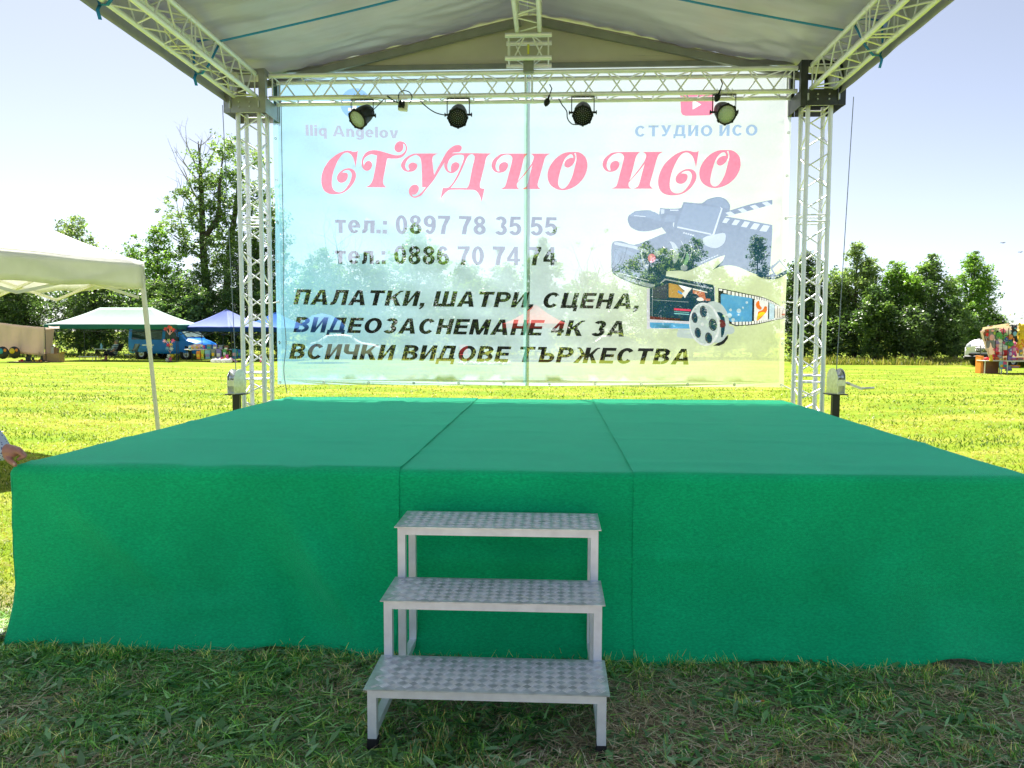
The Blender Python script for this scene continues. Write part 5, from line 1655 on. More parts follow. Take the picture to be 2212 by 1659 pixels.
def popup(name, label, corners, zt, zp, vh, mroof, mval, mpole, ridge=0.0, legs=True, pole_r=.018, sag=.35, group=None, feet=None, lean=None):
    """pop-up canopy: corners (x, y) in order, eave height zt, peak zp, valance vh; ridge = share of the long side kept as a ridge"""
    P = [Vector((c[0], c[1], 0)) for c in corners]
    ctr = (P[0] + P[1] + P[2] + P[3]) / 4
    g0 = gz(ctr.y)
    t = thing(name, label, 'tent', (ctr.x, ctr.y, g0), group=group)
    ax = (P[1] - P[0] + P[2] - P[3]) / 2 * ridge / 2
    R0, R1 = ctr - ax, ctr + ax
    b = MB()
    n, m = 14, 10
    for k in range(4):
        A, B_2 = P[k], P[(k + 1) % 4]
        if ridge:
            TA, TB = (R0, R1) if k == 0 else (R1, R1) if k == 1 else (R1, R0) if k == 2 else (R0, R0)
        else: TA = TB = ctr
        G = []
        for i in range(m + 1):
            q = i / m
            row = []
            for j in range(n + 1):
                s = j / n
                p = A.lerp(B_2, s).lerp(TA.lerp(TB, s), q)
                z = zt + (zp - zt) * ((1 - sag) * q + sag * q * q)
                z -= .05 * sin(pi * s) * sin(pi * q) + .012 * sin(9 * s + 5 * q + k) * (1 - q)
                row.append((p.x, p.y, z + (g0 if False else 0)))
            G.append(row)
        b.grid(G)
    b.build('canopy', mroof, t, solid=.002)
    b = MB()
    for k in range(4):
        A, B_2 = P[k], P[(k + 1) % 4]
        G = []
        for q in np.linspace(0, 1, 5):
            G.append([((lambda p, w: (p.x + w, p.y + w, zt - .003 - q * (vh + .012 * sin(22 * s))))(A.lerp(B_2, s) + (A.lerp(B_2, s) - ctr).normalized() * .012, .01 * sin(11 * s + k) * q)) for s in np.linspace(0, 1, 20)])
        b.grid(G)
    b.build('valance', mval, t, solid=.002)
    if legs:
        for k in range(4):
            p = P[k] + (ctr - P[k]) * .012
            f = feet[k] if feet else (p.x, p.y)
            b = MB()
            b.sqtube((p.x, p.y, zt - .04), (p.x + (f[0] - p.x) * .45, p.y + (f[1] - p.y) * .45, zt - (zt - gz(f[1])) * .45), pole_r * 2)
            b.sqtube((p.x + (f[0] - p.x) * .44, p.y + (f[1] - p.y) * .44, zt - (zt - gz(f[1])) * .44), (f[0], f[1], gz(f[1]) + .01), pole_r * 1.62)
            b.bbox((f[0] - .05, f[1] - .05, gz(f[1])), (f[0] + .05, f[1] + .05, gz(f[1]) + .012), .003)
            b.build('leg', mpole, t)
        for k in range(4):
            A, B_2 = P[k], P[(k + 1) % 4]
            b = MB()
            A, B_2 = A + (ctr - A) * .02, B_2 + (ctr - B_2) * .02
            N_ = 2
            lo = zt - .44
            for i in range(N_):
                a_, c_ = A.lerp(B_2, i / N_), A.lerp(B_2, (i + 1) / N_)
                za, zb2 = (zt - .05, lo) if i % 2 == 0 else (lo, zt - .05)
                b.sqtube((a_.x, a_.y, za), (c_.x, c_.y, zb2), pole_r * .8, h=pole_r * 1.5)
                o_ = (ctr - a_).normalized() * pole_r
                b.sqtube((a_.x + o_.x, a_.y + o_.y, zb2), (c_.x + o_.x, c_.y + o_.y, za), pole_r * .8, h=pole_r * 1.5)
            b.build('scissor_bars', mpole, t)
    rebase(t, (ctr.x, ctr.y, g0))
    return t
Cc = at(309, 566, 9.5)
zt_ = Cc.z
f0 = at(347, 987, 9.5)
da, db = Vector((-.45, -.893)), Vector((-.893, .45))
c0 = Vector((Cc.x, 9.5)); c1 = c0 + da * 3.0; c2 = c0 + da * 3.0 + db * 3.7; c3 = c0 + db * 3.7
popup('white_tent', 'large white pop-up tent with a leaning pole close to the stage', [c0, c1, c2, c3], zt_, zt_ + 1.15, .32, WHITEC, WHITEC, TENTPOLE_W, 0, True, .023, .42, feet=[(f0.x, f0.y), (c1.x, c1.y), (c2.x + .1, c2.y), (c3.x + .1, c3.y)])
def X_(u, Y): return at(u, 740, Y).x
popup('green_canopy', 'long pale green market canopy with a teal valance over the seated man', [(X_(97, 40), 40), (X_(382, 40), 40), (X_(375, 40) + .2, 43), (X_(104, 40) + .1, 43)], at(240, 701, 40).z, at(240, 664.5, 41.5).z, .24, MINT, TEAL, TENTPOLE_D, .42, True, .016, .40)
b0 = Vector((X_(383, 41.5), 41.5)); b1 = Vector((X_(501, 39.6), 39.6)); dv = Vector((1.55, 2.35))
popup('lilac_canopy', 'lilac blue peaked market canopy in front of the blue van nose', [b0, b1, b1 + dv, b0 + dv], at(441, 706.5, 40.5).z, at(475, 668, 42).z, .24, LILAC, BLUEV, TENTPOLE_D, 0, True, .016, .5)
b0 = Vector((X_(504, 43), 43)); b1 = Vector((X_(634, 42), 42)); dv = Vector((.4, 3.0))
popup('blue_canopy', 'bright blue market canopy seen through the tower lattice', [b0, b1, b1 + dv, b0 + dv], at(560, 709, 42.5).z, at(570, 674, 44).z, .2, BLUEC, BLUEV, TENTPOLE_D, 0, True, .016, .45)
b0 = Vector((X_(1086, 43), 43)); b1 = Vector((X_(1226, 43), 43)); dv = Vector((0, 3.4))
popup('red_canopy', 'red peaked market canopy seen through the last black words of the banner', [b0, b1, b1 + dv, b0 + dv], at(1155, 699, 43).z, at(1155, 656, 44.5).z, .25, REDC, REDC, TENTPOLE_D, 0, True, .016, .5)
# blue parasol and other things behind the banner
g = gx(697, 40)
t = thing('parasol', 'blue parasol seen through the start of the second black line of the banner', 'parasol', tuple(g))
R_ = 58 * 40 / FOC; zt2, ze = at(697, 677, 40).z - g.z, at(697, 714, 40).z - g.z
b = MB(); b.lathe([(.001, zt2), (R_ * .35, zt2 - .10), (R_ * .7, zt2 - .38), (R_, ze), (R_ * 1.0, ze - .16), (R_ * .985, ze - .16), (R_ * .98, ze - .005), (R_ * .69, zt2 - .4), (.001, zt2 - .03)], 10); b.build('canopy', BLUEC, t)
b = MB(); b.tube((0, 0, 0), (0, 0, zt2 - .03), .02, 8); b.build('pole', TENTPOLE_D, t)

# ------------------------------------------------------------------ vehicles
VANBLUE = mat('blue van paint', (.006, .17, .62), .35, .0, .06, 3, spec=.35)
VANWHITE = mat('white van paint', (.74, .75, .76), .3, 0, .03, 3, spec=.6)
CARSILV = mat('white car paint', (.72, .73, .74), .28, 0, .03, 3, spec=.6)
GLASSD = mat('dark car glass', (.02, .035, .045), .06, 0, .1, 4, spec=.9)
GLASSL = mat('windscreen with sky in its colour', (.16, .22, .22), .05, 0, .3, 3, spec=1.0)  # reflected sky painted in as a paler glass colour
TYRE = mat('tyre rubber', (.014, .014, .015), .85, 0, .2, 30)
RIM = mat('steel wheel', (.42, .43, .44), .35, .7, .15, 20)
TRIM = mat('grey bumper plastic', (.20, .21, .22), .6, 0, .1, 10)
CHROME = mat('bright trim', (.75, .76, .77), .15, 1, .05, 10)
LAMP = mat('headlamp glass', (.70, .72, .74), .08, .3, .1, 20, spec=1)

def wheel(t, x, y, r, w, side):
    M = Matrix.Translation((x, y, r)) @ Matrix.Rotation(pi / 2, 4, 'X')
    b = MB(); b.lathe([(r * .6, -w / 2), (r * .93, -w / 2), (r, -w * .3), (r, w * .3), (r * .93, w / 2), (r * .6, w / 2)], 24, M=M)
    wh = b.build('wheel', TYRE, t)
    b = MB()
    s = -side
    b.lathe([(r * .62, -w * .3), (r * .62, s * w * .42), (r * .55, s * w * .36), (r * .25, s * w * .30), (r * .2, s * w * .42), (0.001, s * w * .42)], 20, M=M)
    b.build('rim', RIM, wh)

def loft_body(t, sections, m, name='body'):
    """closed body from (x, [(halfwidth, z) from bottom to top])"""
    b = MB()
    G = []
    for x, prof in sections:
        row = [(x, -hw, z) for hw, z in prof] + [(x, hw, z) for hw, z in prof[::-1]]
        G.append(row + row[:1])
    b.grid(G)
    for k in (0, -1):
        b.add(G[k][:-1], [tuple(range(len(G[k]) - 1))])
    return b.build(name, m, t)

def van(label, loc, rotz, m, trim, L=4.75, H=2.0):
    t = thing('van', label, 'van', loc, rotz)
    w = .93
    def pr(zb_, z1, zt, wt, w1=w):
        return [(w1 * .92, zb_), (w1, zb_ + .12), (w1, (zb_ + z1) / 2), (w1 * .99, z1), ((w1 + wt) / 2 + .01, (z1 + zt) / 2), (wt, zt - .09), (wt * .86, zt)]
    S = [(.0, pr(.45, 1.05, H - .08, w * .84)), (.03, pr(.36, 1.05, H - .02, w * .87)), (.3, pr(.34, 1.05, H, w * .88)), (1.6, pr(.34, 1.05, H, w * .88)), (2.75, pr(.34, 1.05, H, w * .88)), (3.05, pr(.34, 1.05, H - .05, w * .86)),
         (3.45, pr(.34, 1.05, 1.66, w * .86)), (3.85, pr(.34, 1.04, 1.28, w * .88)), (3.95, pr(.34, 1.0, 1.18, w * .90, w * .98)), (4.35, pr(.34, .92, 1.06, w * .86, w * .95)), (4.65, pr(.36, .84, .96, w * .78, w * .88)), (4.74, pr(.45, .74, .84, w * .7, w * .8))]
    body = loft_body(t, S, m)
    def wp(x, z):
        z1, zt = 1.05, H if x < 2.8 else H - (x - 2.8) * .8
        zm = (z1 + zt) / 2
        if z < zm: return w * .99 + (w * .94 + .012 - w * .99) * (z - z1) / (zm - z1) + .008
        return w * .94 + .02 + (w * .88 - w * .94 - .01) * (z - zm) / max(zt - .09 - zm, .05)
    for s in (-1, 1):
        for pts, mm in (([(.22, 1.14), (1.22, 1.14), (1.22, 1.78), (.26, 1.78)], GLASSD), ([(1.40, 1.14), (2.32, 1.14), (2.32, 1.78), (1.40, 1.78)], GLASSD), ([(2.52, 1.10), (3.48, 1.06), (3.36, 1.25), (3.02, 1.74), (2.54, 1.78)], GLASSD)):
            b = MB()
            vs = [(x, s * (wp(x, z) + .008), z) for x, z in pts] + [(x, s * (wp(x, z) - .03), z) for x, z in pts]
            n = len(pts)
            b.add(vs, [tuple(range(n)), tuple(range(2 * n - 1, n - 1, -1))] + [(i, (i + 1) % n, n + (i + 1) % n, n + i) for i in range(n)])
            b.build('window', mm, t)
        b = MB(); b.bbox((.95, s * (w + .004) - .004, .80), (1.75, s * (w + .004) + .004, .84), .002); b.build('slide_rail', CHROME, t)
        b = MB(); b.bbox((3.42, s * (w + .10) - .08, 1.08), (3.52, s * (w + .10) + .08, 1.30), .02); b.build('mirror', BLACKPL, t)
        b = MB(); b.bbox((2.48, s * (w + .006) - .004, .95), (2.58, s * (w + .006) + .004, 1.0), .002); b.build('door_handle', BLACKPL, t)
        for x in (.85, 3.9):
            b = MB(); b.lathe([(.30, -.01), (.40, -.01), (.41, .012), (.30, .012)], 24, M=Matrix.Translation((x, s * (w * .985), .37)) @ Matrix.Rotation(pi / 2, 4, 'X')); b.build('wheel_arch', BLACKPL, t)
            wheel(t, x, s * (w - .12), .33, .22, s)
        b = MB(); b.bbox((4.52, s * .55 - .16, .70), (4.70, s * .55 + .16, .86), .03); b.build('headlight', LAMP, t)
    b = MB()
    q = [(3.07, .70, H - .05 + .010), (3.07, -.70, H - .05 + .010), (3.86, -.74, 1.285), (3.86, .74, 1.285)]
    b.add([(x + .012, y, z + .014) for x, y, z in q] + [(x - .03, y, z - .03) for x, y, z in q], [(0, 1, 2, 3), (7, 6, 5, 4), (0, 4, 5, 1), (1, 5, 6, 2), (2, 6, 7, 3), (3, 7, 4, 0)])
    b.build('windscreen', GLASSL, t)
    b = MB(); b.path([(3.88, .5, 1.30), (3.80, .15, 1.36)], .012, 5); b.path([(3.88, -.1, 1.30), (3.80, -.45, 1.36)], .012, 5); b.build('wiper', BLACKPL, t)
    b = MB(); b.bbox((4.62, -.80, .40), (4.80, .80, .60), .04); b.build('bumper', trim, t)
    b = MB(); b.bbox((-.06, -.86, .40), (.04, .86, .58), .03); b.build('bumper', trim, t)
    return t
g = gx(288, 44)
van('old blue panel van with dark side windows parked behind the canopies', (g.x + .1, 44.6, gz(44)), radians(-13), VANBLUE, TRIM, H=2.02)

def white_van(label, loc, rotz):
    """modern high bonnet van, nose along +x"""
    t = thing('van', label, 'van', loc, rotz)
    w = .99
    def pr(zb_, z1, zt, wt, w1=w):
        return [(w1 * .93, zb_), (w1, zb_ + .12), (w1, (zb_ + z1) / 2), (w1, z1), ((w1 + wt) / 2, (z1 + zt) / 2), (wt, zt - .08), (wt * .8, zt)]
    S = [(-4.6, pr(.4, 1.1, 1.80, .85)), (-2.4, pr(.36, 1.1, 1.86, .86)), (-1.9, pr(.36, 1.1, 1.78, .84)), (-1.1, pr(.36, 1.1, 1.30, .84)), (-.95, pr(.36, 1.08, 1.24, .88)), (-.3, pr(.34, 1.02, 1.28, .84)), (-.05, pr(.32, .9, 1.12, .76, .95)), (.05, pr(.36, .72, .98, .66, .86))]
    loft_body(t, S, VANWHITE)
    b = MB(); b.grid([[(.045 + .03 * (1 - abs(y) / .4), y, z) for y in np.linspace(-.40 + .1 * (1 - q), .40 - .1 * (1 - q), 7)] for q, z in ((0, .70), (.5, .83), (1, .97))]); gr = b.build('grille', BLACKPL, t, solid=.03)
    for z in (.76, .83, .90):
        b = MB(); b.bbox((.06, -.33, z - .009), (.098, .33, z + .009), .004); b.build('grille_bar', CHROME, gr)
    M = Matrix.Translation((.105, 0, .84)) @ Matrix.Rotation(pi / 2, 4, 'Y')
    b = MB()
    b.lathe([(.095, -.008), (.112, -.008), (.112, .008), (.095, .008), (.095, -.008)], 24, M=M)
    for k in range(3):
        a = pi + 2 * pi * k / 3
        b.path([(.105, 0, .84), (.105, .1 * sin(a), .84 - .1 * cos(a))], [.016, .004], 6)
    b.build('emblem', CHROME, gr)
    for s in (-1, 1):
        b = MB(); b.ball((-.02, s * .72, .92), (.11, .16, .20), 14, 10); b.build('headlight', LAMP, t)
        for x in (-.75, -4.2): wheel(t, x, s * (w - .13), .34, .24, s)
        b = MB(); b.bbox((-1.35, s * 1.08 - .1, 1.12), (-1.22, s * 1.08 + .1, 1.32), .03); b.build('mirror', BLACKPL, t)
    b = MB(); b.bbox((-.02, -.88, .30), (.13, .88, .52), .04); b.build('bumper', BLACKPL, t)
    b = MB(); b.bbox((.115, -.62, .52), (.14, .62, .64), .02); b.build('air_intake', BLACKPL, t)
    b = MB(); b.bbox((.125, -.26, .36), (.142, .26, .47), .003); b.build('number_plate', WHITEPL, t)
    b = MB(); b.grid([[(-1.88 + .76 * q, y * (1 + .03 * q), 1.775 - .45 * q) for y in np.linspace(-.74, .74, 6)] for q in np.linspace(0, 1, 4)]); b.build('windscreen', GLASSD, t, solid=.02)
    return t
g = gx(2124, 37.8)
white_van('white van with a three pointed emblem on its grille beside the toy stall', (g.x, g.y, g.z), radians(-152))

def car(label, loc, rotz, m):
    t = thing('car', label, 'car', loc, rotz)
    def pr(zb_, z1, zt, wt, w1=.86):
        return [(w1 * .94, zb_), (w1, zb_ + .1), (w1, z1 - .1), (w1 * .96, z1), ((w1 + wt) / 2 * .97, (z1 + zt) / 2), (wt, zt - .05), (wt * .8, zt)]
    S = [(0, pr(.35, .6, .72, .7, .74)), (.08, pr(.25, .8, .95, .76)), (.55, pr(.22, .88, 1.1, .74)), (1.0, pr(.2, .9, 1.42, .62)), (1.8, pr(.2, .9, 1.48, .62)), (2.5, pr(.2, .9, 1.40, .62)), (3.1, pr(.2, .88, .98, .76)), (3.7, pr(.22, .8, .88, .74)), (4.05, pr(.25, .66, .76, .68, .76)), (4.12, pr(.35, .55, .62, .6, .7))]
    loft_body(t, S, m)
    for s in (-1, 1):
        for pts in ([(.85, .95), (1.65, .95), (1.65, 1.36), (1.1, 1.36)], [(1.72, .95), (2.75, .95), (2.35, 1.32), (1.72, 1.38)]):
            b = MB(); n = len(pts)
            f = lambda z: .83 - .19 * (z - .9) / .55
            vs = [(x, s * (f(z) + .01), z) for x, z in pts] + [(x, s * (f(z) - .03), z) for x, z in pts]
            b.add(vs, [tuple(range(n)), tuple(range(2 * n - 1, n - 1, -1))] + [(i, (i + 1) % n, n + (i + 1) % n, n + i) for i in range(n)]); b.build('window', GLASSD, t)
        for x in (.8, 3.3): wheel(t, x, s * .76, .3, .18, s)
        b = MB(); b.bbox((4.0, s * .5 - .13, .58), (4.1, s * .5 + .13, .70), .02); b.build('headlight', LAMP, t)
    b = MB(); b.grid([[(2.52 + .58 * q, y, 1.405 - .40 * q) for y in np.linspace(-.6, .6, 5)] for q in np.linspace(0, 1, 4)]); b.build('windscreen', GLASSD, t, solid=.02)
    return t
g = gx(672, 46); car('white car seen through the blue side of the banner', tuple(g), radians(8), CARSILV)
g = gx(1262, 46.5); car('dark car seen through the last words of the banner', tuple(g), radians(4), mat('dark car paint', (.02, .022, .03), .3, 0, .1, 4))

# ------------------------------------------------------------------ goods on the ground behind the banner
CARD = mat('brown cardboard', (.36, .235, .13), .85, 0, .10, 14, .05, 60)
CREAM = mat('cream cotton sheet', (.60, .52, .45), .85, 0, .05, 3, .1, 12, .2, .45, (.62, .52, .44))
def cmat(name, col, rough=.5): return mat(name, col, rough, 0, .08, 12)
TOYC = {k: cmat('toy ' + k, c) for k, c in {'red': (.65, .02, .03), 'pink': (.80, .10, .30), 'palepink': (.78, .42, .50), 'orange': (.80, .26, .04), 'yellow': (.80, .52, .03), 'green': (.08, .36, .10), 'teal': (.03, .32, .42), 'blue': (.03, .10, .42), 'violet': (.28, .22, .58), 'white': (.78, .77, .78), 'black': (.015, .016, .018), 'brown': (.22, .09, .05), 'grey': (.22, .25, .28), 'lime': (.42, .55, .10), 'skyblue': (.22, .48, .70)}.items()}
b = MB()
G = [[(X_(u, 38) + .02 * sin(5 * u + q), 38 + .9 * q + .03 * sin(u), gz(38) + .06 + .05 * sin(u * .6 + 3 * q) + .04 * sin(u * .23)) for u in np.linspace(985, 1104, 40)] for q in np.linspace(0, 1, 8)]
b.grid(G); tag(rebase(b.build('ground_sheet', WHITEC, None, solid=.01), gx(1045, 38)), 'crumpled white sheet spread on the grass behind the banner', 'sheet')
g = gx(1003, 40.5)
t = thing('red_chair', 'red plastic chair seen through the second word of the bottom line', 'chair', tuple(g), .3)
b = MB(); b.bbox((-.22, -.22, .40), (.22, .22, .44), .02); b.build('seat', TOYC['red'], t)
b = MB(); b.bbox((-.22, .19, .44), (.22, .23, .92), .02); b.build('backrest', TOYC['red'], t)
for sx_ in (-1, 1):
    for sy_ in (-1, 1):
        b = MB(); b.tube((sx_ * .19, sy_ * .19, .40), (sx_ * .22, sy_ * .22, 0), .022, 8); b.build('leg', TOYC['red'], t)

# ------------------------------------------------------------------ stall with the cream sheet
YL = 38.0
t = thing('sheet_stall', 'market stall shut with a hanging cream sheet, furthest left', 'stall', tuple(gx(50, YL)))
def sheet(P4, name, amp=.05, seed=0):
    """hanging cloth over four image corners at their depths: tl, tr, br, bl"""
    tl, tr, br, bl = [at(*p) for p in P4]
    G = []
    for q in np.linspace(0, 1, 12):
        row = []
        for s in np.linspace(0, 1, 30):
            p = tl.lerp(tr, s).lerp(bl.lerp(br, s), q)
            p = p + Vector((0, amp * sin(14 * s + 3 * q + seed) * (.3 + q) + amp * .6 * sin(31 * s + seed), -.03 * sin(pi * s) * (1 - q)))
            row.append(p)
        G.append(row)
    b = MB(); b.grid(G)
    return b.build(name, CREAM, t, solid=.006)
sheet([(-14, 695, YL), (96, 707, YL), (98, 769, YL), (-14, 757, YL)], 'front_sheet')
sheet([(96, 707, YL + .1), (117, 706, YL + 1.5), (111, 772, YL + 1.5), (98, 772, YL + .1)], 'side_sheet', .03, 2)
sheet([(104, 704, YL + .6), (128, 705, YL + 1.8), (129, 710, YL + 1.4), (106, 710, YL + .2)], 'top_flap', .02, 1)
for u in (-12, 97, 119):
    b = MB(); p = at(u, 706, YL + (.05 if u < 110 else 1.6)); b.tube((p.x, p.y, gz(YL)), p, .018, 8); b.build('pole', TENTPOLE_D, t)
rebase(t, gx(50, YL))
def box_open(label, u0, u1, v0, v1, Y, d, open_=True, rot=.2, m=CARD, group='cardboard boxes by the cream stall'):
    a, c = at(u0, v1, Y), at(u1, v0, Y)
    w, h = c.x - a.x, c.z - a.z
    t = thing('cardboard_box', label, 'box', ((a.x + c.x) / 2, Y, a.z), rot, group)
    b = MB(); th = .008
    b.box((-w / 2, -d / 2, 0), (w / 2, d / 2, th))
    b.box((-w / 2, -d / 2, th), (-w / 2 + th, d / 2, h)); b.box((w / 2 - th, -d / 2, th), (w / 2, d / 2, h))
    b.box((-w / 2 + th, -d / 2, th), (w / 2 - th, -d / 2 + th, h)); b.box((-w / 2 + th, d / 2 - th, th), (w / 2 - th, d / 2, h))
    b.build('carton', m, t)
    if open_:
        for s in (-1, 1):
            b = MB(); b.add([(s * w / 2, -d / 2, h), (s * w / 2, d / 2, h), (s * (w / 2 + .1), d / 2, h + .10), (s * (w / 2 + .1), -d / 2, h + .10), (s * w / 2, -d / 2, h - .006), (s * w / 2, d / 2, h - .006), (s * (w / 2 + .1), d / 2, h + .092), (s * (w / 2 + .1), -d / 2, h + .092)], [(0, 1, 2, 3), (7, 6, 5, 4), (0, 4, 5, 1), (1, 5, 6, 2), (2, 6, 7, 3), (3, 7, 4, 0)]); b.build('flap', m, t)
    else:
        b = MB(); b.bbox((-w / 2 - .004, -d / 2 - .004, h), (w / 2 + .004, d / 2 + .004, h + .01), .002); b.build('lid', m, t)
    return t
Yb = 38.4
box_open('open brown carton on top of the stack beside the cream sheet', 95.5, 131, 764, 774.5, Yb, .62)
box_open('brown carton at the bottom of the stack beside the cream sheet', 95, 132, 774.5, 786.5, Yb, .64, False)
box_open('small tall brown carton standing behind the open carton', 114, 125, 751, 765, Yb + 1.2, .3, False)
box_open('white carton leaning behind the open carton', 105, 114.5, 750, 764, Yb + 1.0, .3, False, -.1, WHITEPL)
def disc(label, u, v, r, c1, c2):
    p = at(u, v, YL - .5)
    t = thing('toy_disc', label, 'toy', tuple(p), 0, 'round toys under the cream sheet')
    M = Matrix.Rotation(pi / 2, 4, 'X')
    b = MB(); b.lathe([(0, -.03), (r * .9, -.03), (r, 0), (r * .9, .03), (0, .03)], 20, M=M); b.build('disc', TOYC['black'], t)
    b = MB(); b.lathe([(0, .031), (r * .45, .031), (r * .45, .04), (0, .04)], 16, M=Matrix.Translation((-r * .3, -.0, r * .25)) @ M); b.build('sticker', TOYC[c1], t)
    b = MB(); b.lathe([(0, .031), (r * .25, .031), (r * .25, .04), (0, .04)], 12, M=Matrix.Translation((r * .45, 0, r * .4)) @ M); b.build('sticker', TOYC[c2], t)
disc('round black toy with a teal patch under the cream sheet', 6, 762, .32, 'teal', 'orange')
disc('round black toy with a yellow patch under the cream sheet', 31, 761.5, .31, 'yellow', 'orange')
g = gx(62, YL - .3)
t = thing('low_table', 'low plank table with toys in front of the cream sheet', 'table', tuple(g))
zt3 = at(60, 781, YL - .3).z - g.z
b = MB(); b.bbox((-.95, -.3, zt3 - .03), (.8, .3, zt3), .006); b.build('tabletop', cmat('pale plank', (.5, .38, .2), .7), t)
for x in (-.85, .7):
    b = MB(); b.bbox((x - .03, -.25, 0), (x + .03, .25, zt3 - .03), .004); b.build('leg', cmat('dark leg', (.03, .03, .03), .7), t)
for k, (u, c, hgt, lab) in enumerate(((47, 'red', .12, 'red toy car on the low plank table'), (58, 'black', .25, 'black toy rifle lying upright on the low plank table'), (64, 'black', .30, 'tall black toy rifle on the low plank table'), (71, 'black', .22, 'short black toy rifle on the low plank table'), (77, 'yellow', .10, 'small yellow toy on the low plank table'), (86, 'orange', .12, 'orange toy at the pole end of the low plank table'), (90, 'black', .3, 'black toy rifle beside the pole of the cream stall'))):
    p = at(u, 781, YL - .3)
    b = MB()
    b.bbox((p.x - .16, p.y - .04, p.z), (p.x + .16, p.y + .04, p.z + .07), .015)
    b.bbox((p.x - .05, p.y - .03, p.z + .05), (p.x + .07, p.y + .03, p.z + hgt), .01)
    b.ball((p.x - .10, p.y - .05, p.z + .04), .04, 8, 6); b.ball((p.x + .11, p.y - .05, p.z + .04), .04, 8, 6)
    tag(rebase(b.build('toy', TOYC[c]), p), lab, 'toy', 'toys on the low plank table')

# ------------------------------------------------------------------ man resting under the green canopy
SKIN = mat('skin', (.42, .22, .15), .55, 0, .08, 9)
HAIRG = mat('grey hair', (.20, .18, .16), .8, 0, .2, 40)
SHORTS = mat('dark shorts', (.012, .013, .02), .85, 0, .2, 20)
shirt = bpy.data.materials.new('blue and white striped shirt')
tt = nt(shirt); bs = tt.nodes['Principled BSDF']; bs.inputs['Roughness'].default_value = .85
tcn = tt.nodes.new('ShaderNodeTexCoord'); wv = tt.nodes.new('ShaderNodeTexWave'); wv.bands_direction = 'Z'; wv.inputs['Scale'].default_value = 3.4; wv.inputs['Distortion'].default_value = .8
rr = tt.nodes.new('ShaderNodeValToRGB'); rr.color_ramp.interpolation = 'CONSTANT'
rr.color_ramp.elements[0].color = (.02, .08, .13, 1); rr.color_ramp.elements[1].position = .56; rr.color_ramp.elements[1].color = (.6, .64, .66, 1)
tt.links.new(tcn.outputs['Object'], wv.inputs['Vector']); tt.links.new(wv.outputs[0], rr.inputs[0]); tt.links.new(rr.outputs[0], bs.inputs['Base Color'])
YP = 40.8
g = gx(246, YP)
man = thing('person', 'man in a striped shirt and dark shorts dozing in a folding chair', 'person', tuple(g))
b = MB()      # faces -x (towards the left of the photo), leaning back
hip, chest, neck, head = Vector((.0, 0, .40)), Vector((.10, 0, .72)), Vector((.17, 0, .88)), Vector((.155, 0, 1.01))
limb(b, [hip, hip.lerp(chest, .5), chest, neck], [.155, .16, .165, .06])
b.ball(head, (.095, .08, .12)); b.ball(head + Vector((-.095, 0, -.01)), (.025, .018, .02)); b.ball(head + Vector((-.06, 0, -.07)), (.045, .05, .04))
for s in (-1, 1):
    b.ball(head + Vector((.0, s * .08, 0)), (.02, .012, .03))
    limb(b, [chest + Vector((.02, s * .19, .06)), Vector((.16, s * .27, .55)), Vector((-.08, s * .12, .50)), Vector((-.16, -s * .02, .50))], [.065, .05, .042, .035])
    for k in range(5):
        b.path([(-.15, -s * .02 + .012 * (k - 2), .50), (-.21, -s * .04 + .014 * (k - 2), .48), (-.235, -s * .05 + .014 * (k - 2), .45)], [.011, .01, .008], 6)
    limb(b, [hip + Vector((0, s * .10, 0)), Vector((-.42, s * .13, .46)), Vector((-.46 - .06 * s, s * .02, .07))], [.095, .068, .048])
    limb(b, [Vector((-.46 - .06 * s, s * .02, .06)), Vector((-.64 - .06 * s, s * .02, .04))], [.045, .038])
fuse('body', b, SKIN, man, .016)
b = MB(); limb(b, [hip + Vector((0, 0, .02)), hip.lerp(chest, .5), chest, neck - Vector((.0, 0, .03))], [.178, .185, .188, .08])
for s in (-1, 1): limb(b, [chest + Vector((.02, s * .17, .07)), Vector((.10, s * .25, .66))], [.09, .078])
fuse('shirt', b, shirt, man, .02)
b = MB()
for s in (-1, 1): limb(b, [hip + Vector((0, s * .09, -.02)), Vector((-.36, s * .13, .46)), Vector((-.45, s * .10, .34))], [.12, .094, .088])
fuse('shorts', b, SHORTS, man, .02)
b = MB(); b.ball(head + Vector((.025, 0, .03)), (.09, .086, .105)); fuse('hair', b, HAIRG, man, .015)
CHAIRF = mat('grey chair cloth', (.42, .44, .43), .8, 0, .06, 20)
def folding_chair(label, u, Y, m):
    t = thing('folding_chair', label, 'chair', tuple(gx(u, Y)), 0, 'folding camping chairs')
    b = MB(); b.grid([[(x, y, .36 - .03 * sin(pi * (x + .25) / .5)) for y in (-.24, 0, .24)] for x in np.linspace(-.25, .22, 5)]); b.build('seat', m, t, solid=.012)
    b = MB(); b.grid([[(.22 + .20 * q, y, .52 + .40 * q) for y in (-.24, 0, .24)] for q in np.linspace(0, 1, 4)]); b.build('backrest', m, t, solid=.012)
    for s in (-1, 1):
        b = MB(); b.path([(-.30, s * .25, 0), (.05, s * .25, .25), (.22, s * .25, .40), (.43, s * .25, .94)], .013, 7); b.build('leg', TENTPOLE_D, t)
        b = MB(); b.path([(.36, s * .25, 0), (.0, s * .25, .25), (-.26, s * .25, .38)], .013, 7); b.build('leg', TENTPOLE_D, t)
        b = MB(); b.bbox((-.28, s * .27 - .025, .56), (.26, s * .27 + .025, .585), .008); b.build('armrest', TENTPOLE_D, t)
        b = MB(); b.tube((-.24, s * .25, .38), (-.22, s * .26, .56), .012, 7); b.build('arm_support', TENTPOLE_D, t)
    return t
folding_chair('folding chair under the man in the striped shirt', 247, YP, SHORTS)
folding_chair('empty folding chair with a grey back beside the seated man', 281, YP - .2, CHAIRF)
g = gx(222, YP + .7)
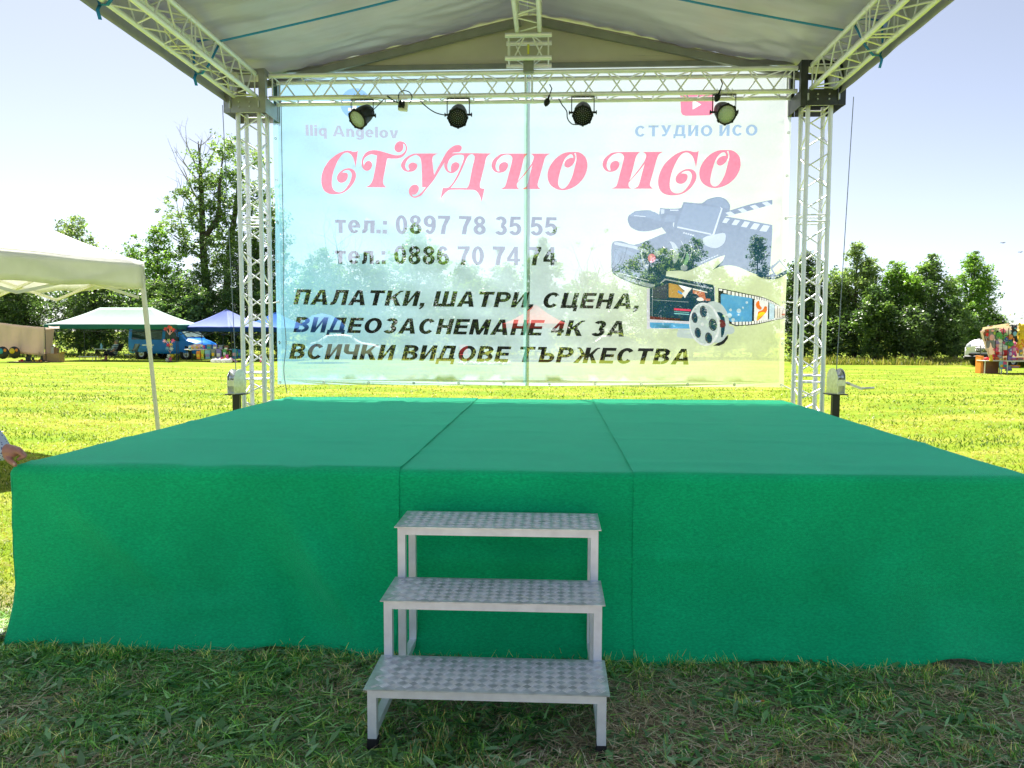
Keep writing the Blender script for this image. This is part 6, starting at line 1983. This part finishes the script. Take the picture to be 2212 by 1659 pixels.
t = thing('camping_table', 'small white camping table beside the seated man', 'table', tuple(g))
b = MB(); b.bbox((-.32, -.3, .60), (.55, .3, .63), .008); b.build('tabletop', WHITEPL, t)
for sx_ in (-.28, .5):
    for sy_ in (-.25, .25):
        b = MB(); b.tube((sx_, sy_, 0), (sx_, sy_, .60), .013, 7); b.build('leg', TENTPOLE_D, t)
b = MB(); z0 = g.z + .63
b.lathe([(0, 0), (.05, 0), (.055, .02), (.055, .2), (.022, .26), (.022, .31), (.0, .31)], 14, M=Matrix.Translation((X_(218.5, YP + .7), YP + .7, z0)))
tag(rebase(b.build('bottle', TOYC['skyblue']), (X_(218.5, YP + .7), YP + .7, z0)), 'pale blue bottle on the white camping table', 'bottle')
b = MB(); b.lathe([(0, 0), (.04, 0), (.055, .11), (.05, .11), (.036, .01), (0, .01)], 14, M=Matrix.Translation((X_(232, YP + .7), YP + .7, z0)))
tag(rebase(b.build('cup', TOYC['lime']), (X_(232, YP + .7), YP + .7, z0)), 'yellow cup on the white camping table', 'cup')
g = gx(189, YP - .5)
t = thing('low_bench', 'low white folding bench on the grass under the green canopy', 'bench', tuple(g))
b = MB(); b.bbox((-.42, -.2, .22), (.42, .2, .25), .006); b.build('seat', WHITEPL, t)
for sx_ in (-.36, .36):
    for sy_ in (-.15, .15):
        b = MB(); b.tube((sx_, sy_, 0), (sx_ * .95, sy_, .22), .012, 7); b.build('leg', WHITEPL, t)
g = gx(213.5, YP + .2)
t = thing('stool', 'black folding stool beside the low white bench', 'stool', tuple(g))
b = MB(); b.bbox((-.11, -.11, .27), (.11, .11, .30), .008); b.build('seat', SHORTS, t)
for sx_ in (-.1, .1):
    for sy_ in (-.1, .1):
        b = MB(); b.tube((sx_, sy_, 0), (sx_ * .8, sy_, .28), .01, 6); b.build('leg', TENTPOLE_D, t)

# ------------------------------------------------------------------ toy windmills and hanging goods
YT = 39.5
g = gx(367, YT)
t = thing('toy_stand', 'thin pole stand stuck full of red and pink toy windmills before the blue van', 'stand', tuple(g))
zt4 = at(367, 722, YT).z - g.z
b = MB(); b.tube((0, 0, 0), (0, 0, zt4), .016, 8); b.build('pole', TENTPOLE_D, t)
b = MB(); b.lathe([(0, 0), (.2, 0), (.2, .02), (.03, .05), (0, .05)], 12); b.build('foot', TENTPOLE_D, t)
WM = ((358, 711, 'red'), (366, 707, 'red'), (370, 709, 'orange'), (375.5, 713, 'red'), (356, 737, 'palepink'), (374.5, 736, 'pink'), (365, 736, 'lime'), (364, 746, 'red'), (370, 745, 'yellow'), (362, 753, 'skyblue'), (371, 754, 'white'), (365, 769, 'white'), (373, 769, 'yellow'), (362, 777, 'white'), (369, 776, 'pink'))
WLAB = ('topmost left', 'topmost middle', 'topmost inner', 'topmost right', 'second row left', 'second row right', 'second row middle', 'third row left', 'third row right', 'fourth row left', 'fourth row right', 'fifth row left', 'fifth row right', 'lowest left', 'lowest right')
for (u, v, c), wl in zip(WM, WLAB):
    p = at(u, v, YT - .06)
    t = thing('toy_windmill', '%s toy windmill, %s on the pole stand' % ({'palepink': 'pale pink', 'skyblue': 'pale blue', 'lime': 'yellow green'}.get(c, c), wl), 'toy', tuple(p), 0, 'toy windmills on the stand')
    b = MB()
    for k in range(6):
        a = 2 * pi * k / 6
        b.add([(0, 0, 0), (.11 * cos(a), -.02, .11 * sin(a)), (.09 * cos(a + .6), -.05, .09 * sin(a + .6)), (.0, .006, .0), (.11 * cos(a), -.014, .11 * sin(a)), (.09 * cos(a + .6), -.044, .09 * sin(a + .6))], [(0, 1, 2), (5, 4, 3), (0, 3, 4, 1), (1, 4, 5, 2), (2, 5, 3, 0)])
    b.ball((0, -.03, 0), .025, 8, 6)
    b.build('sails', TOYC[c], t)
    zs = max(g.z + .1, min(p.z - .2, at(367, 724 if v < 720 else v + 9, YT).z))
    b = MB(); b.tube((0, .02, 0), (g.x - p.x, .06, zs - p.z), .012, 6); b.build('stick', TOYC['palepink'], t)
YG = 40.3
g = gx(450, YG)
t = thing('market_table', 'market table under the lilac canopy loaded with bags of toys', 'table', tuple(g))
b = MB(); b.bbox((-1.15, -.35, .62), (1.45, .35, .66), .008); b.build('tabletop', WHITEPL, t)
for sx_ in (-1.05, 1.35):
    for sy_ in (-.3, .3):
        b = MB(); b.tube((sx_, sy_, 0), (sx_, sy_, .62), .016, 7); b.build('leg', TENTPOLE_D, t)
COLN = {'palepink': 'pale pink', 'skyblue': 'pale blue', 'lime': 'yellow green', 'violet': 'violet'}
k = 0
def pouch(label, u, v, w, h, Y, c, group, name='toy_bag'):
    p = at(u, v, Y)
    b = MB(); n = 6
    G = [[(p.x + w * (s - .5) * (1 - .12 * q * q) + .012 * sin(9 * s + 7 * q + u), p.y - .045 * sin(pi * s) * sin(pi * min(1, q + .15)) - .01 * sin(13 * q + u), p.z + h * (.5 - q)) for s in np.linspace(0, 1, n)] for q in np.linspace(0, 1, 7)]
    G2 = [[(x, 2 * p.y - y + .0, z) for x, y, z in row[::-1]] for row in G]
    b.grid([r + q[1:] for r, q in zip(G, G2)])
    b.bbox((p.x - w * .35, p.y - .055, p.z - h * .25), (p.x + w * .3, p.y - .03, p.z + h * .1), .01, 1)
    o = b.build(name, [TOYC[c], TOYC[random.choice(['white', 'yellow', 'red', 'teal', 'palepink', 'violet'])]])
    tag(rebase(o, p), label, 'toy bag', group)
for i, (u, c, v) in enumerate(((411, 'white', 752), (416, 'palepink', 751), (421, 'white', 749), (426, 'palepink', 750), (431, 'palepink', 748), (436, 'white', 750), (440, 'pink', 752))):
    pouch('%s plastic bag of toys, number %s along the upper row over the market table' % (COLN.get(c, c), ('one', 'two', 'three', 'four', 'five', 'six', 'seven')[i]), u, v, .17, .27, YG - .2, c, 'bags of toys along the upper row')
for i, (u, c, v, w, h) in enumerate(((429, 'orange', 767, .24, .42), (438, 'lime', 766, .18, .48), (449, 'skyblue', 766, .30, .46), (461, 'grey', 764, .22, .50), (473, 'violet', 765, .28, .50), (486, 'green', 763, .22, .44), (452, 'grey', 750, .26, .3), (465, 'violet', 750, .26, .28), (477, 'grey', 751, .24, .28), (489, 'brown', 752, .24, .26), (507, 'teal', 764, .30, .5), (519, 'blue', 764, .26, .46))):
    pouch('%s toy packet hanging in front of the market table, %s' % (COLN.get(c, c), ('nearest the pink bags', 'second from the pink bags', 'with the pale print', 'above the white floor bags', 'largest in the lower row', 'beside the canopy pole', 'upper row left', 'upper row middle', 'upper row near the pole', 'upper row at the pole', 'left of the tower', 'behind the tower lattice')[i]), u, v, w, h, YG - .45, c, 'toy packets hanging at the market table')
for i, (u0, v0, u1, v1, c) in enumerate(((467, 789, 480, 773, 'pink'), (475, 789, 486, 772, 'yellow'), (478, 790, 487, 773, 'orange'), (487, 787, 492, 768, 'pink'), (498, 788, 489, 768, 'pink'), (512, 787, 499, 774, 'palepink'), (563, 786, 566, 770, 'pink'))):
    b = MB(); p, q = at(u0, v0, 39.0), at(u1, v1, 39.2); p.z = max(p.z, gz(39) + .02)
    b.path([p, p.lerp(q, .8), q], [.05, .04, .045], 8); b.ball(q, .06, 8, 6)
    tag(rebase(b.build('toy_bat', TOYC[c]), p), '%s inflatable toy bat leaning %s' % (COLN.get(c, c), ('furthest left of the bundle by the winch', 'second in the bundle by the winch', 'third in the bundle by the winch', 'on the left leg of the middle pair', 'on the right leg of the middle pair', 'just left of the tower', 'right of the tower at the banner edge')[i]), 'toy', 'inflatable toys standing on the grass')
for i, u in enumerate((462, 471, 484, 494)):
    p = gx(u, 38.7)
    b = MB(); b.ball((p.x, p.y, p.z + .09), (.19, .16, .11), 10, 7); b.ball((p.x + .08, p.y, p.z + .17), (.06, .05, .08), 8, 6)
    tag(rebase(b.build('plastic_bag', WHITEC), p), 'white plastic bag on the grass under the toy bats, %s from the banner' % ('fourth', 'third', 'second', 'first')[i], 'bag', 'white plastic bags on the grass')

# ------------------------------------------------------------------ toy stall at the right edge
YS = 32.0
floral = bpy.data.materials.new('cream cloth with orange flowers')
tt = nt(floral); bs = tt.nodes['Principled BSDF']; bs.inputs['Roughness'].default_value = .85
tcn = tt.nodes.new('ShaderNodeTexCoord'); vo_ = tt.nodes.new('ShaderNodeTexVoronoi'); vo_.inputs['Scale'].default_value = 4.0
rr = tt.nodes.new('ShaderNodeValToRGB'); rr.color_ramp.elements[0].position = .20; rr.color_ramp.elements[0].color = (.55, .20, .12, 1); rr.color_ramp.elements[1].position = .30; rr.color_ramp.elements[1].color = (.86, .78, .66, 1)
tt.links.new(tcn.outputs['Object'], vo_.inputs['Vector']); tt.links.new(vo_.outputs['Distance'], rr.inputs[0]); tt.links.new(rr.outputs[0], bs.inputs['Base Color'])
trn = tt.nodes.new('ShaderNodeBsdfTranslucent'); mxn = tt.nodes.new('ShaderNodeMixShader'); mxn.inputs[0].default_value = .4
tt.links.new(rr.outputs[0], trn.inputs[0]); tt.links.new(bs.outputs[0], mxn.inputs[1]); tt.links.new(trn.outputs[0], mxn.inputs[2]); tt.links.new(mxn.outputs[0], tt.nodes['Material Output'].inputs[0])
t = thing('toy_stall', 'toy stall hung with a flowered cream cloth at the right edge of the photo', 'stall', tuple(gx(2180, YS)))
def cl(P4, name, m, amp=.03, seed=0):
    tl, tr, br, bl = [at(*p) for p in P4]
    G = [[tl.lerp(tr, s).lerp(bl.lerp(br, s), q) + Vector((0, amp * sin(12 * s + 2 * q + seed) * (.3 + q), 0)) for s in np.linspace(0, 1, 20)] for q in np.linspace(0, 1, 10)]
    b = MB(); b.grid(G); return b.build(name, m, t, solid=.006)
cl([(2121, 712, YS + .1), (2260, 697, YS), (2260, 782, YS), (2138, 779, YS + .1)], 'back_cloth', floral)
cl([(2117, 716, YS - .9), (2126, 711, YS + .1), (2140, 778, YS + .1), (2124, 742, YS - .8)], 'side_cloth', floral, .02, 2)
cl([(2123, 707, YS - .9), (2178, 698, YS - .9), (2184, 708, YS - .2), (2122, 713, YS - .2)], 'awning', floral, .02, 1)
cl([(2186, 699, YS + .6), (2290, 655, YS + 1.4), (2290, 699, YS + .2), (2178, 701, YS + .2)], 'white_roof', WHITEC, .01, 4)
for u in (2120, 2152, 2168, 2179, 2255):
    b = MB(); p = at(u, 708, YS - .6); b.tube((p.x, p.y, gz(YS)), p, .014, 7); b.build('pole', TENTPOLE_D, t)
rebase(t, gx(2180, YS))
RB = np.random.default_rng(5)
BALLS = [(2171, 723, 5, 'green'), (2157, 724, 6, 'green'), (2163, 729, 6, 'green'), (2176, 729, 5, 'red'), (2181, 728, 5.5, 'orange'), (2172, 734, 5, 'blue'), (2181, 735.5, 5, 'blue'), (2155, 738, 5, 'violet'), (2160, 736, 5, 'white'), (2165, 739, 5, 'pink'), (2175, 741, 5, 'green'), (2183, 743, 5, 'green'), (2177, 749, 4.8, 'yellow'), (2156, 747, 5, 'palepink'), (2162, 748, 6, 'white'), (2169, 751, 6, 'white'),
         (2153, 755, 5, 'pink'), (2160, 757, 5, 'white'), (2170, 762, 6.5, 'red'), (2155, 761, 5, 'red'), (2162, 763, 5, 'palepink'), (2158, 770, 5, 'white'), (2147, 772, 6, 'red'), (2152, 776, 5, 'orange'), (2166, 716, 5, 'pink'), (2178, 718, 5, 'white')]
words = ('topmost', 'upper', 'middle', 'lower', 'lowest')
for i, (u, v, r, c) in enumerate(BALLS):
    p = at(u, v, YS - .28 - .04 * (i % 3)); rr_ = r * YS / FOC * 1.12
    b = MB(); b.ball(p, rr_, 14, 10)
    b.lathe([(rr_ * .2, rr_ * .985), (rr_ * .9, rr_ * .45), (rr_ * .92, rr_ * .42)], 14, M=Matrix.Translation(p) @ Matrix.Rotation(RB.uniform(0, 3), 4, 'X') @ Matrix.Scale(1.012, 4), mi=1)
    o = b.build('toy_ball', [TOYC[c], TOYC[('white', 'green', 'yellow', 'red', 'skyblue')[i % 5]]])
    side = 'left' if u < 2162 else 'right'
    tag(rebase(o, p), '%s toy ball with %s cap, %s part of the hanging bunch, %s side' % (COLN.get(c, c), ('white', 'green', 'yellow', 'red', 'pale blue')[i % 5], words[min(4, int((v - 714) / 13))], side), 'ball', 'toy balls hanging on the flowered cloth')
def plush(label, u, v, s, c, c2):
    p = at(u, v, YS - .3)
    t = thing('plush_toy', label, 'plush toy', tuple(p), 0, 'plush toys hanging on the toy stall')
    b = MB()
    b.ball((0, 0, 0), (.13 * s, .09 * s, .17 * s)); b.ball((0, -.01, .25 * s), (.12 * s, .10 * s, .11 * s))
    for k in (-1, 1):
        b.ball((k * .09 * s, 0, .36 * s), (.04 * s, .03 * s, .05 * s), 8, 6)
        limb(b, [(k * .1 * s, 0, .1 * s), (k * .2 * s, -.03, -.02 * s)], [.05 * s, .045 * s], 8)
        limb(b, [(k * .07 * s, 0, -.12 * s), (k * .10 * s, -.04, -.30 * s)], [.065 * s, .06 * s], 8)
    fuse('body', b, TOYC[c], t, .02)
    b = MB(); b.ball((0, -.075 * s, .0), (.08 * s, .04 * s, .1 * s), 10, 8); b.build('belly', TOYC[c2], t)
    b = MB(); b.ball((0, -.10 * s, .22 * s), (.05 * s, .03 * s, .035 * s), 10, 8); b.build('muzzle', TOYC[c2], t)
plush('large yellow plush toy hanging at the right edge of the toy stall', 2207, 722, 1.15, 'yellow', 'yellow')
plush('dark blue plush toy hanging beside the yellow one', 2190, 721, .95, 'black', 'skyblue')
plush('grey and pink long plush toy hanging at the near end of the toy stall', 2140, 729, 1.2, 'grey', 'palepink')
plush('white and black plush toy under the awning of the toy stall', 2154, 717, .6, 'white', 'black')
plush('green plush toy between the awning and the green balls', 2147, 720, .7, 'green', 'lime')
plush('pink plush toy low on the flowered cloth above the table', 2189, 755, .8, 'pink', 'palepink')
plush('orange plush toy on the flowered cloth at the right edge', 2203, 748, .8, 'orange', 'yellow')
plush('violet plush toy beside the lowest balls of the bunch', 2181, 765, .75, 'violet', 'white')
plush('red plush toy under the awning beside the green balls', 2131, 723, .75, 'brown', 'red')
def stall_table(label, u0, u1, v, Y, m, kind):
    a, c = at(u0, v, Y), at(u1, v, Y); gz_ = gz(Y)
    t = thing('stall_table', label, 'table', ((a.x + c.x) / 2, Y, gz_), 0, 'tables of the toy stall')
    w = (c.x - a.x) / 2; h = a.z - gz_
    b = MB(); b.bbox((-w, -.3, h - .03), (w, .3, h), .006); b.build('tabletop', WHITEPL, t)
    for sx_ in (-1, 1):
        for sy_ in (-1, 1):
            b = MB(); b.tube((sx_ * (w - .04), sy_ * .26, 0), (sx_ * (w - .04), sy_ * .26, h - .03), .018, 7); b.build('leg', WHITEPL, t)
    return t
stall_table('white table over a brown chest at the near end of the toy stall', 2118, 2158, 778, YS - .7, WHITEPL, 0)
stall_table('white table of toys at the right edge of the photo', 2166, 2260, 779, YS - .9, WHITEPL, 0)
def crate(label, u0, u1, v0, v1, Y, m, cat='box', name='crate'):
    a, c = at(u0, v1, Y), at(u1, v0, Y)
    z0 = gz(Y)
    t = thing(name, label, cat, ((a.x + c.x) / 2, Y, z0))
    w, h = (c.x - a.x) / 2, c.z - z0
    b = MB(); b.bbox((-w, -.2, 0), (w, .2, h), .012); b.build('body', m, t)
    b = MB(); b.bbox((-w - .01, -.21, h), (w + .01, .21, h + .025), .006); b.build('lid', m, t)
    b = MB(); b.bbox((-w * .6, -.212, h * .35), (w * .6, -.2, h * .7), .003); b.build('front_panel', m, t)
crate('narrow orange box standing beside the white van', 2112, 2119, 770, 800, YS - .5, TOYC['orange'], name='orange_box')
crate('brown wooden chest under the white stall table', 2124, 2152, 781, 803, YS - .5, TOYC['brown'], name='brown_chest')
b = MB(); p = at(2132, 776, YS - .7); p.z = at(2132, 778, YS - .7).z
b.bbox((p.x - .09, p.y - .08, p.z), (p.x + .09, p.y + .08, p.z + .09), .02); b.ball((p.x, p.y, p.z + .09), (.07, .06, .03), 10, 6)
tag(rebase(b.build('toy_box', TOYC['red']), p), 'red toy packet on the white table over the brown chest', 'toy')
b = MB(); p = at(2141, 773, YS - 1.0)
b.path([(p.x, p.y, p.z + .12), (p.x, p.y, p.z - .12)], [.03, .075], 10)
tag(rebase(b.build('toy_cone', TOYC['yellow']), p), 'yellow orange cone shaped toy at the lower end of the ball bunch', 'toy')
for i, (u, v, w, h, c, lab) in enumerate(((2163, 789, .16, .3, 'skyblue', 'pale blue toy packet hanging from the right stall table, left one'), (2171, 789, .18, .3, 'pink', 'bright pink toy packet hanging from the right stall table'), (2179, 795, .26, .22, 'grey', 'grey toy packet lying under the right stall table'), (2193, 792, .4, .12, 'orange', 'orange toy packet lying under the right stall table'), (2203, 775, .3, .1, 'red', 'red toy packet lying on the right stall table'), (2188, 775, .3, .1, 'violet', 'violet toy packet lying on the right stall table'), (2205, 762, .14, .24, 'grey', 'grey toy packet hanging on the flowered cloth'))):
    pouch(lab, u, v, w, h, YS - 1.0, c, 'toy packets at the right stall')

# ------------------------------------------------------------------ helper at the stage corner
SKIN2 = mat('pinkish skin', (.46, .215, .16), .5, 0, .10, 40, .05, 200)
SLEEVE = bpy.data.materials.new('pale blue flecked sleeve')
tt = nt(SLEEVE); bs = tt.nodes['Principled BSDF']; bs.inputs['Roughness'].default_value = .85
tcn = tt.nodes.new('ShaderNodeTexCoord'); vv_ = tt.nodes.new('ShaderNodeTexVoronoi'); vv_.inputs['Scale'].default_value = 75
rr = tt.nodes.new('ShaderNodeValToRGB'); rr.color_ramp.elements[0].position = .26; rr.color_ramp.elements[0].color = (.06, .10, .26, 1); rr.color_ramp.elements[1].position = .36; rr.color_ramp.elements[1].color = (.52, .60, .74, 1)
tt.links.new(tcn.outputs['Object'], vv_.inputs['Vector']); tt.links.new(vv_.outputs['Distance'], rr.inputs[0]); tt.links.new(rr.outputs[0], bs.inputs['Base Color'])
TROU = mat('dark blue trousers', (.03, .04, .08), .85, 0, .15, 20)
YH = Y0 + .03
def hp(u, v, dy=0.0): return at(u, v, YH + dy)
W0 = hp(6, 976, .015)                       # wrist
helper = thing('person', 'person out of frame whose hand in a flecked sleeve holds the stage corner', 'person', (W0.x - .58, YH + .1, 0))
b = MB()
X0h = W0.x - .58
base = Vector((X0h, YH + .10, 0))
hipz, shz = .92, 1.42
pel = base + Vector((0, 0, hipz)); chs = base + Vector((.02, -.01, 1.25)); nk = base + Vector((.03, -.02, 1.50)); hd = base + Vector((.05, -.02, 1.64))
limb(b, [pel, pel.lerp(chs, .5), chs, nk], [.15, .145, .155, .06])
b.ball(hd, (.085, .095, .12)); b.ball(hd + Vector((.0, -.10, -.02)), (.018, .025, .022)); b.ball(hd + Vector((0, -.06, -.08)), (.05, .05, .04))
for s in (-1, 1):
    b.ball(hd + Vector((s * .085, 0, -.01)), (.012, .022, .032))
    limb(b, [pel + Vector((s * .09, 0, -.02)), base + Vector((s * .11, -.02, .50)), base + Vector((s * .12, .02, .09))], [.095, .065, .05])
    limb(b, [base + Vector((s * .12, .04, .055)), base + Vector((s * .13, -.14, .045))], [.05, .042])
sh = base + Vector((.18, 0, 1.40)); el = hp(-58, 905, .10); el.x = W0.x - .24; el.z = W0.z + .17
limb(b, [chs + Vector((.1, 0, .10)), sh, el, W0], [.09, .07, .052, .034])
limb(b, [chs + Vector((-.1, 0, .10)), base + Vector((-.2, 0, 1.38)), base + Vector((-.27, .02, 1.1)), base + Vector((-.26, -.06, .86))], [.09, .07, .05, .033])
limb(b, [base + Vector((-.26, -.06, .86)), base + Vector((-.26, -.08, .78))], [.035, .034])
for k in range(4):
    limb(b, [base + Vector((-.285 + .018 * k, -.08, .79)), base + Vector((-.29 + .02 * k, -.10, .72)), base + Vector((-.285 + .018 * k, -.105, .67))], [.010, .0095, .008], 8)
limb(b, [base + Vector((-.24, -.10, .80)), base + Vector((-.235, -.13, .75))], [.011, .009], 8)
# the hand on the stage corner: back of the hand towards the viewer, thumb down the front
kn = hp(27, 976, .01)
limb(b, [W0, W0.lerp(kn, .5) + Vector((0, 0, .004)), kn], [.031, .036, .031])
limb(b, [W0 + Vector((.0, .02, -.012)), hp(22, 984, .02)], [.026, .026])
# thumb
limb(b, [hp(14, 986, -.002), hp(22, 996, -.022), hp(30, 1002, -.030), hp(32.5, 1004.5, -.030)], [.0155, .0135, .0120, .0105], 10)
# four fingers curled over the carpet edge
for k, (u0, v0, u1, v1, u2, v2, u3, v3, dy) in enumerate(((30, 972, 43, 977, 53, 986, 40, 992, .000), (30, 968, 44, 973, 55, 984, 46, 990, .022), (29, 966, 42, 970, 53, 981, 47, 988, .044), (26, 966, 38, 970, 48, 980, 44, 987, .064))):
    limb(b, [hp(u0, v0, dy), hp(u1, v1, dy), hp(u2, v2, dy), hp(u3, v3, dy)], [.0135 - .001 * k, .0120 - .001 * k, .0105 - .0008 * k, .009], 10)
fuse('body', b, SKIN2, helper, .0042, 2)
b = MB(); n_ = hp(29.5, 1001, -.040); b.ball(n_ + Vector((.002, 0, -.003)), (.0075, .003, .008), 10, 8); b.build('thumbnail', mat('pale nail', (.60, .36, .30), .3, 0, .05, 40), helper)
b = MB()
cu = W0 + Vector((-.004, 0, .003))
limb(b, [chs + Vector((.08, 0, .1)), sh, el, cu.lerp(el, .25), cu], [.12, .09, .072, .060, .0475])
limb(b, [pel + Vector((0, 0, .02)), pel.lerp(chs, .5), chs, nk - Vector((0, 0, .05))], [.165, .165, .175, .09])
limb(b, [chs + Vector((-.08, 0, .1)), base + Vector((-.2, 0, 1.38)), base + Vector((-.27, .02, 1.1)), base + Vector((-.262, -.05, .90))], [.12, .09, .07, .05])
fuse('sweater', b, SLEEVE, helper, .008)
b = MB()
for s in (-1, 1): limb(b, [pel + Vector((s * .08, 0, 0)), base + Vector((s * .11, -.02, .50)), base + Vector((s * .12, .02, .10))], [.12, .088, .075])
fuse('trousers', b, TROU, helper, .012)
b = MB(); b.ball(hd + Vector((0, .02, .035)), (.095, .10, .11)); fuse('hair', b, HAIRG, helper, .01)
for s in (-1, 1):
    b = MB(); b.ball(hd + Vector((s * .034, -.088, .012)), (.013, .008, .009), 8, 6); b.build('eye', WHITEPL, helper)
b = MB(); b.ball(hd + Vector((0, -.092, -.065)), (.025, .008, .006), 8, 6); b.build('mouth', TOYC['brown'], helper)
rebase(helper, base)

# ------------------------------------------------------------------ small things
for (u, v, Y, lab) in ((2166, 525, 60, 'tiny bird in the sky above the white van, lower of two'), (2204, 545, 66, 'tiny bird in the sky close to the right edge of the photo')):
    p = at(u, v, Y)
    t = thing('bird', lab, 'bird', tuple(p), .4, 'birds in the sky')
    b = MB()
    b.path([(-.11, 0, 0), (-.05, 0, .015), (.06, 0, .01), (.10, 0, 0), (.16, 0, -.005)], [.006, .03, .028, .012, .018], 8)
    b.ball((-.10, 0, .015), .022, 8, 6)
    for s in (-1, 1):
        b.add([(-.06, s * .02, .015), (.04, s * .02, .015), (.05, s * .14, .055), (.03, s * .24, .02), (-.03, s * .13, .06), (-.06, s * .02, .009), (.04, s * .02, .009), (.05, s * .14, .049), (.03, s * .24, .016), (-.03, s * .13, .054)], [(0, 1, 2, 3, 4), (9, 8, 7, 6, 5), (0, 5, 6, 1), (1, 6, 7, 2), (2, 7, 8, 3), (3, 8, 9, 4), (4, 9, 5, 0)])
    b.build('body', mat('dark feathers', (.03, .03, .035), .8), t)
p = Vector((at(1639, 1498, 3.1).x, 3.15, .022))
d = Vector((.024, .006, .002))
t = thing('cigarette_butt', 'orange and white cigarette butt lying in the straw', 'cigarette butt', tuple(p))
b = MB(); b.tube((0, 0, 0), tuple(d), .0042, 10); b.build('paper', WHITEPL, t)
b = MB(); b.tube(tuple(d), tuple(d * 1.6), .0043, 10); b.build('filter', TOYC['orange'], t)
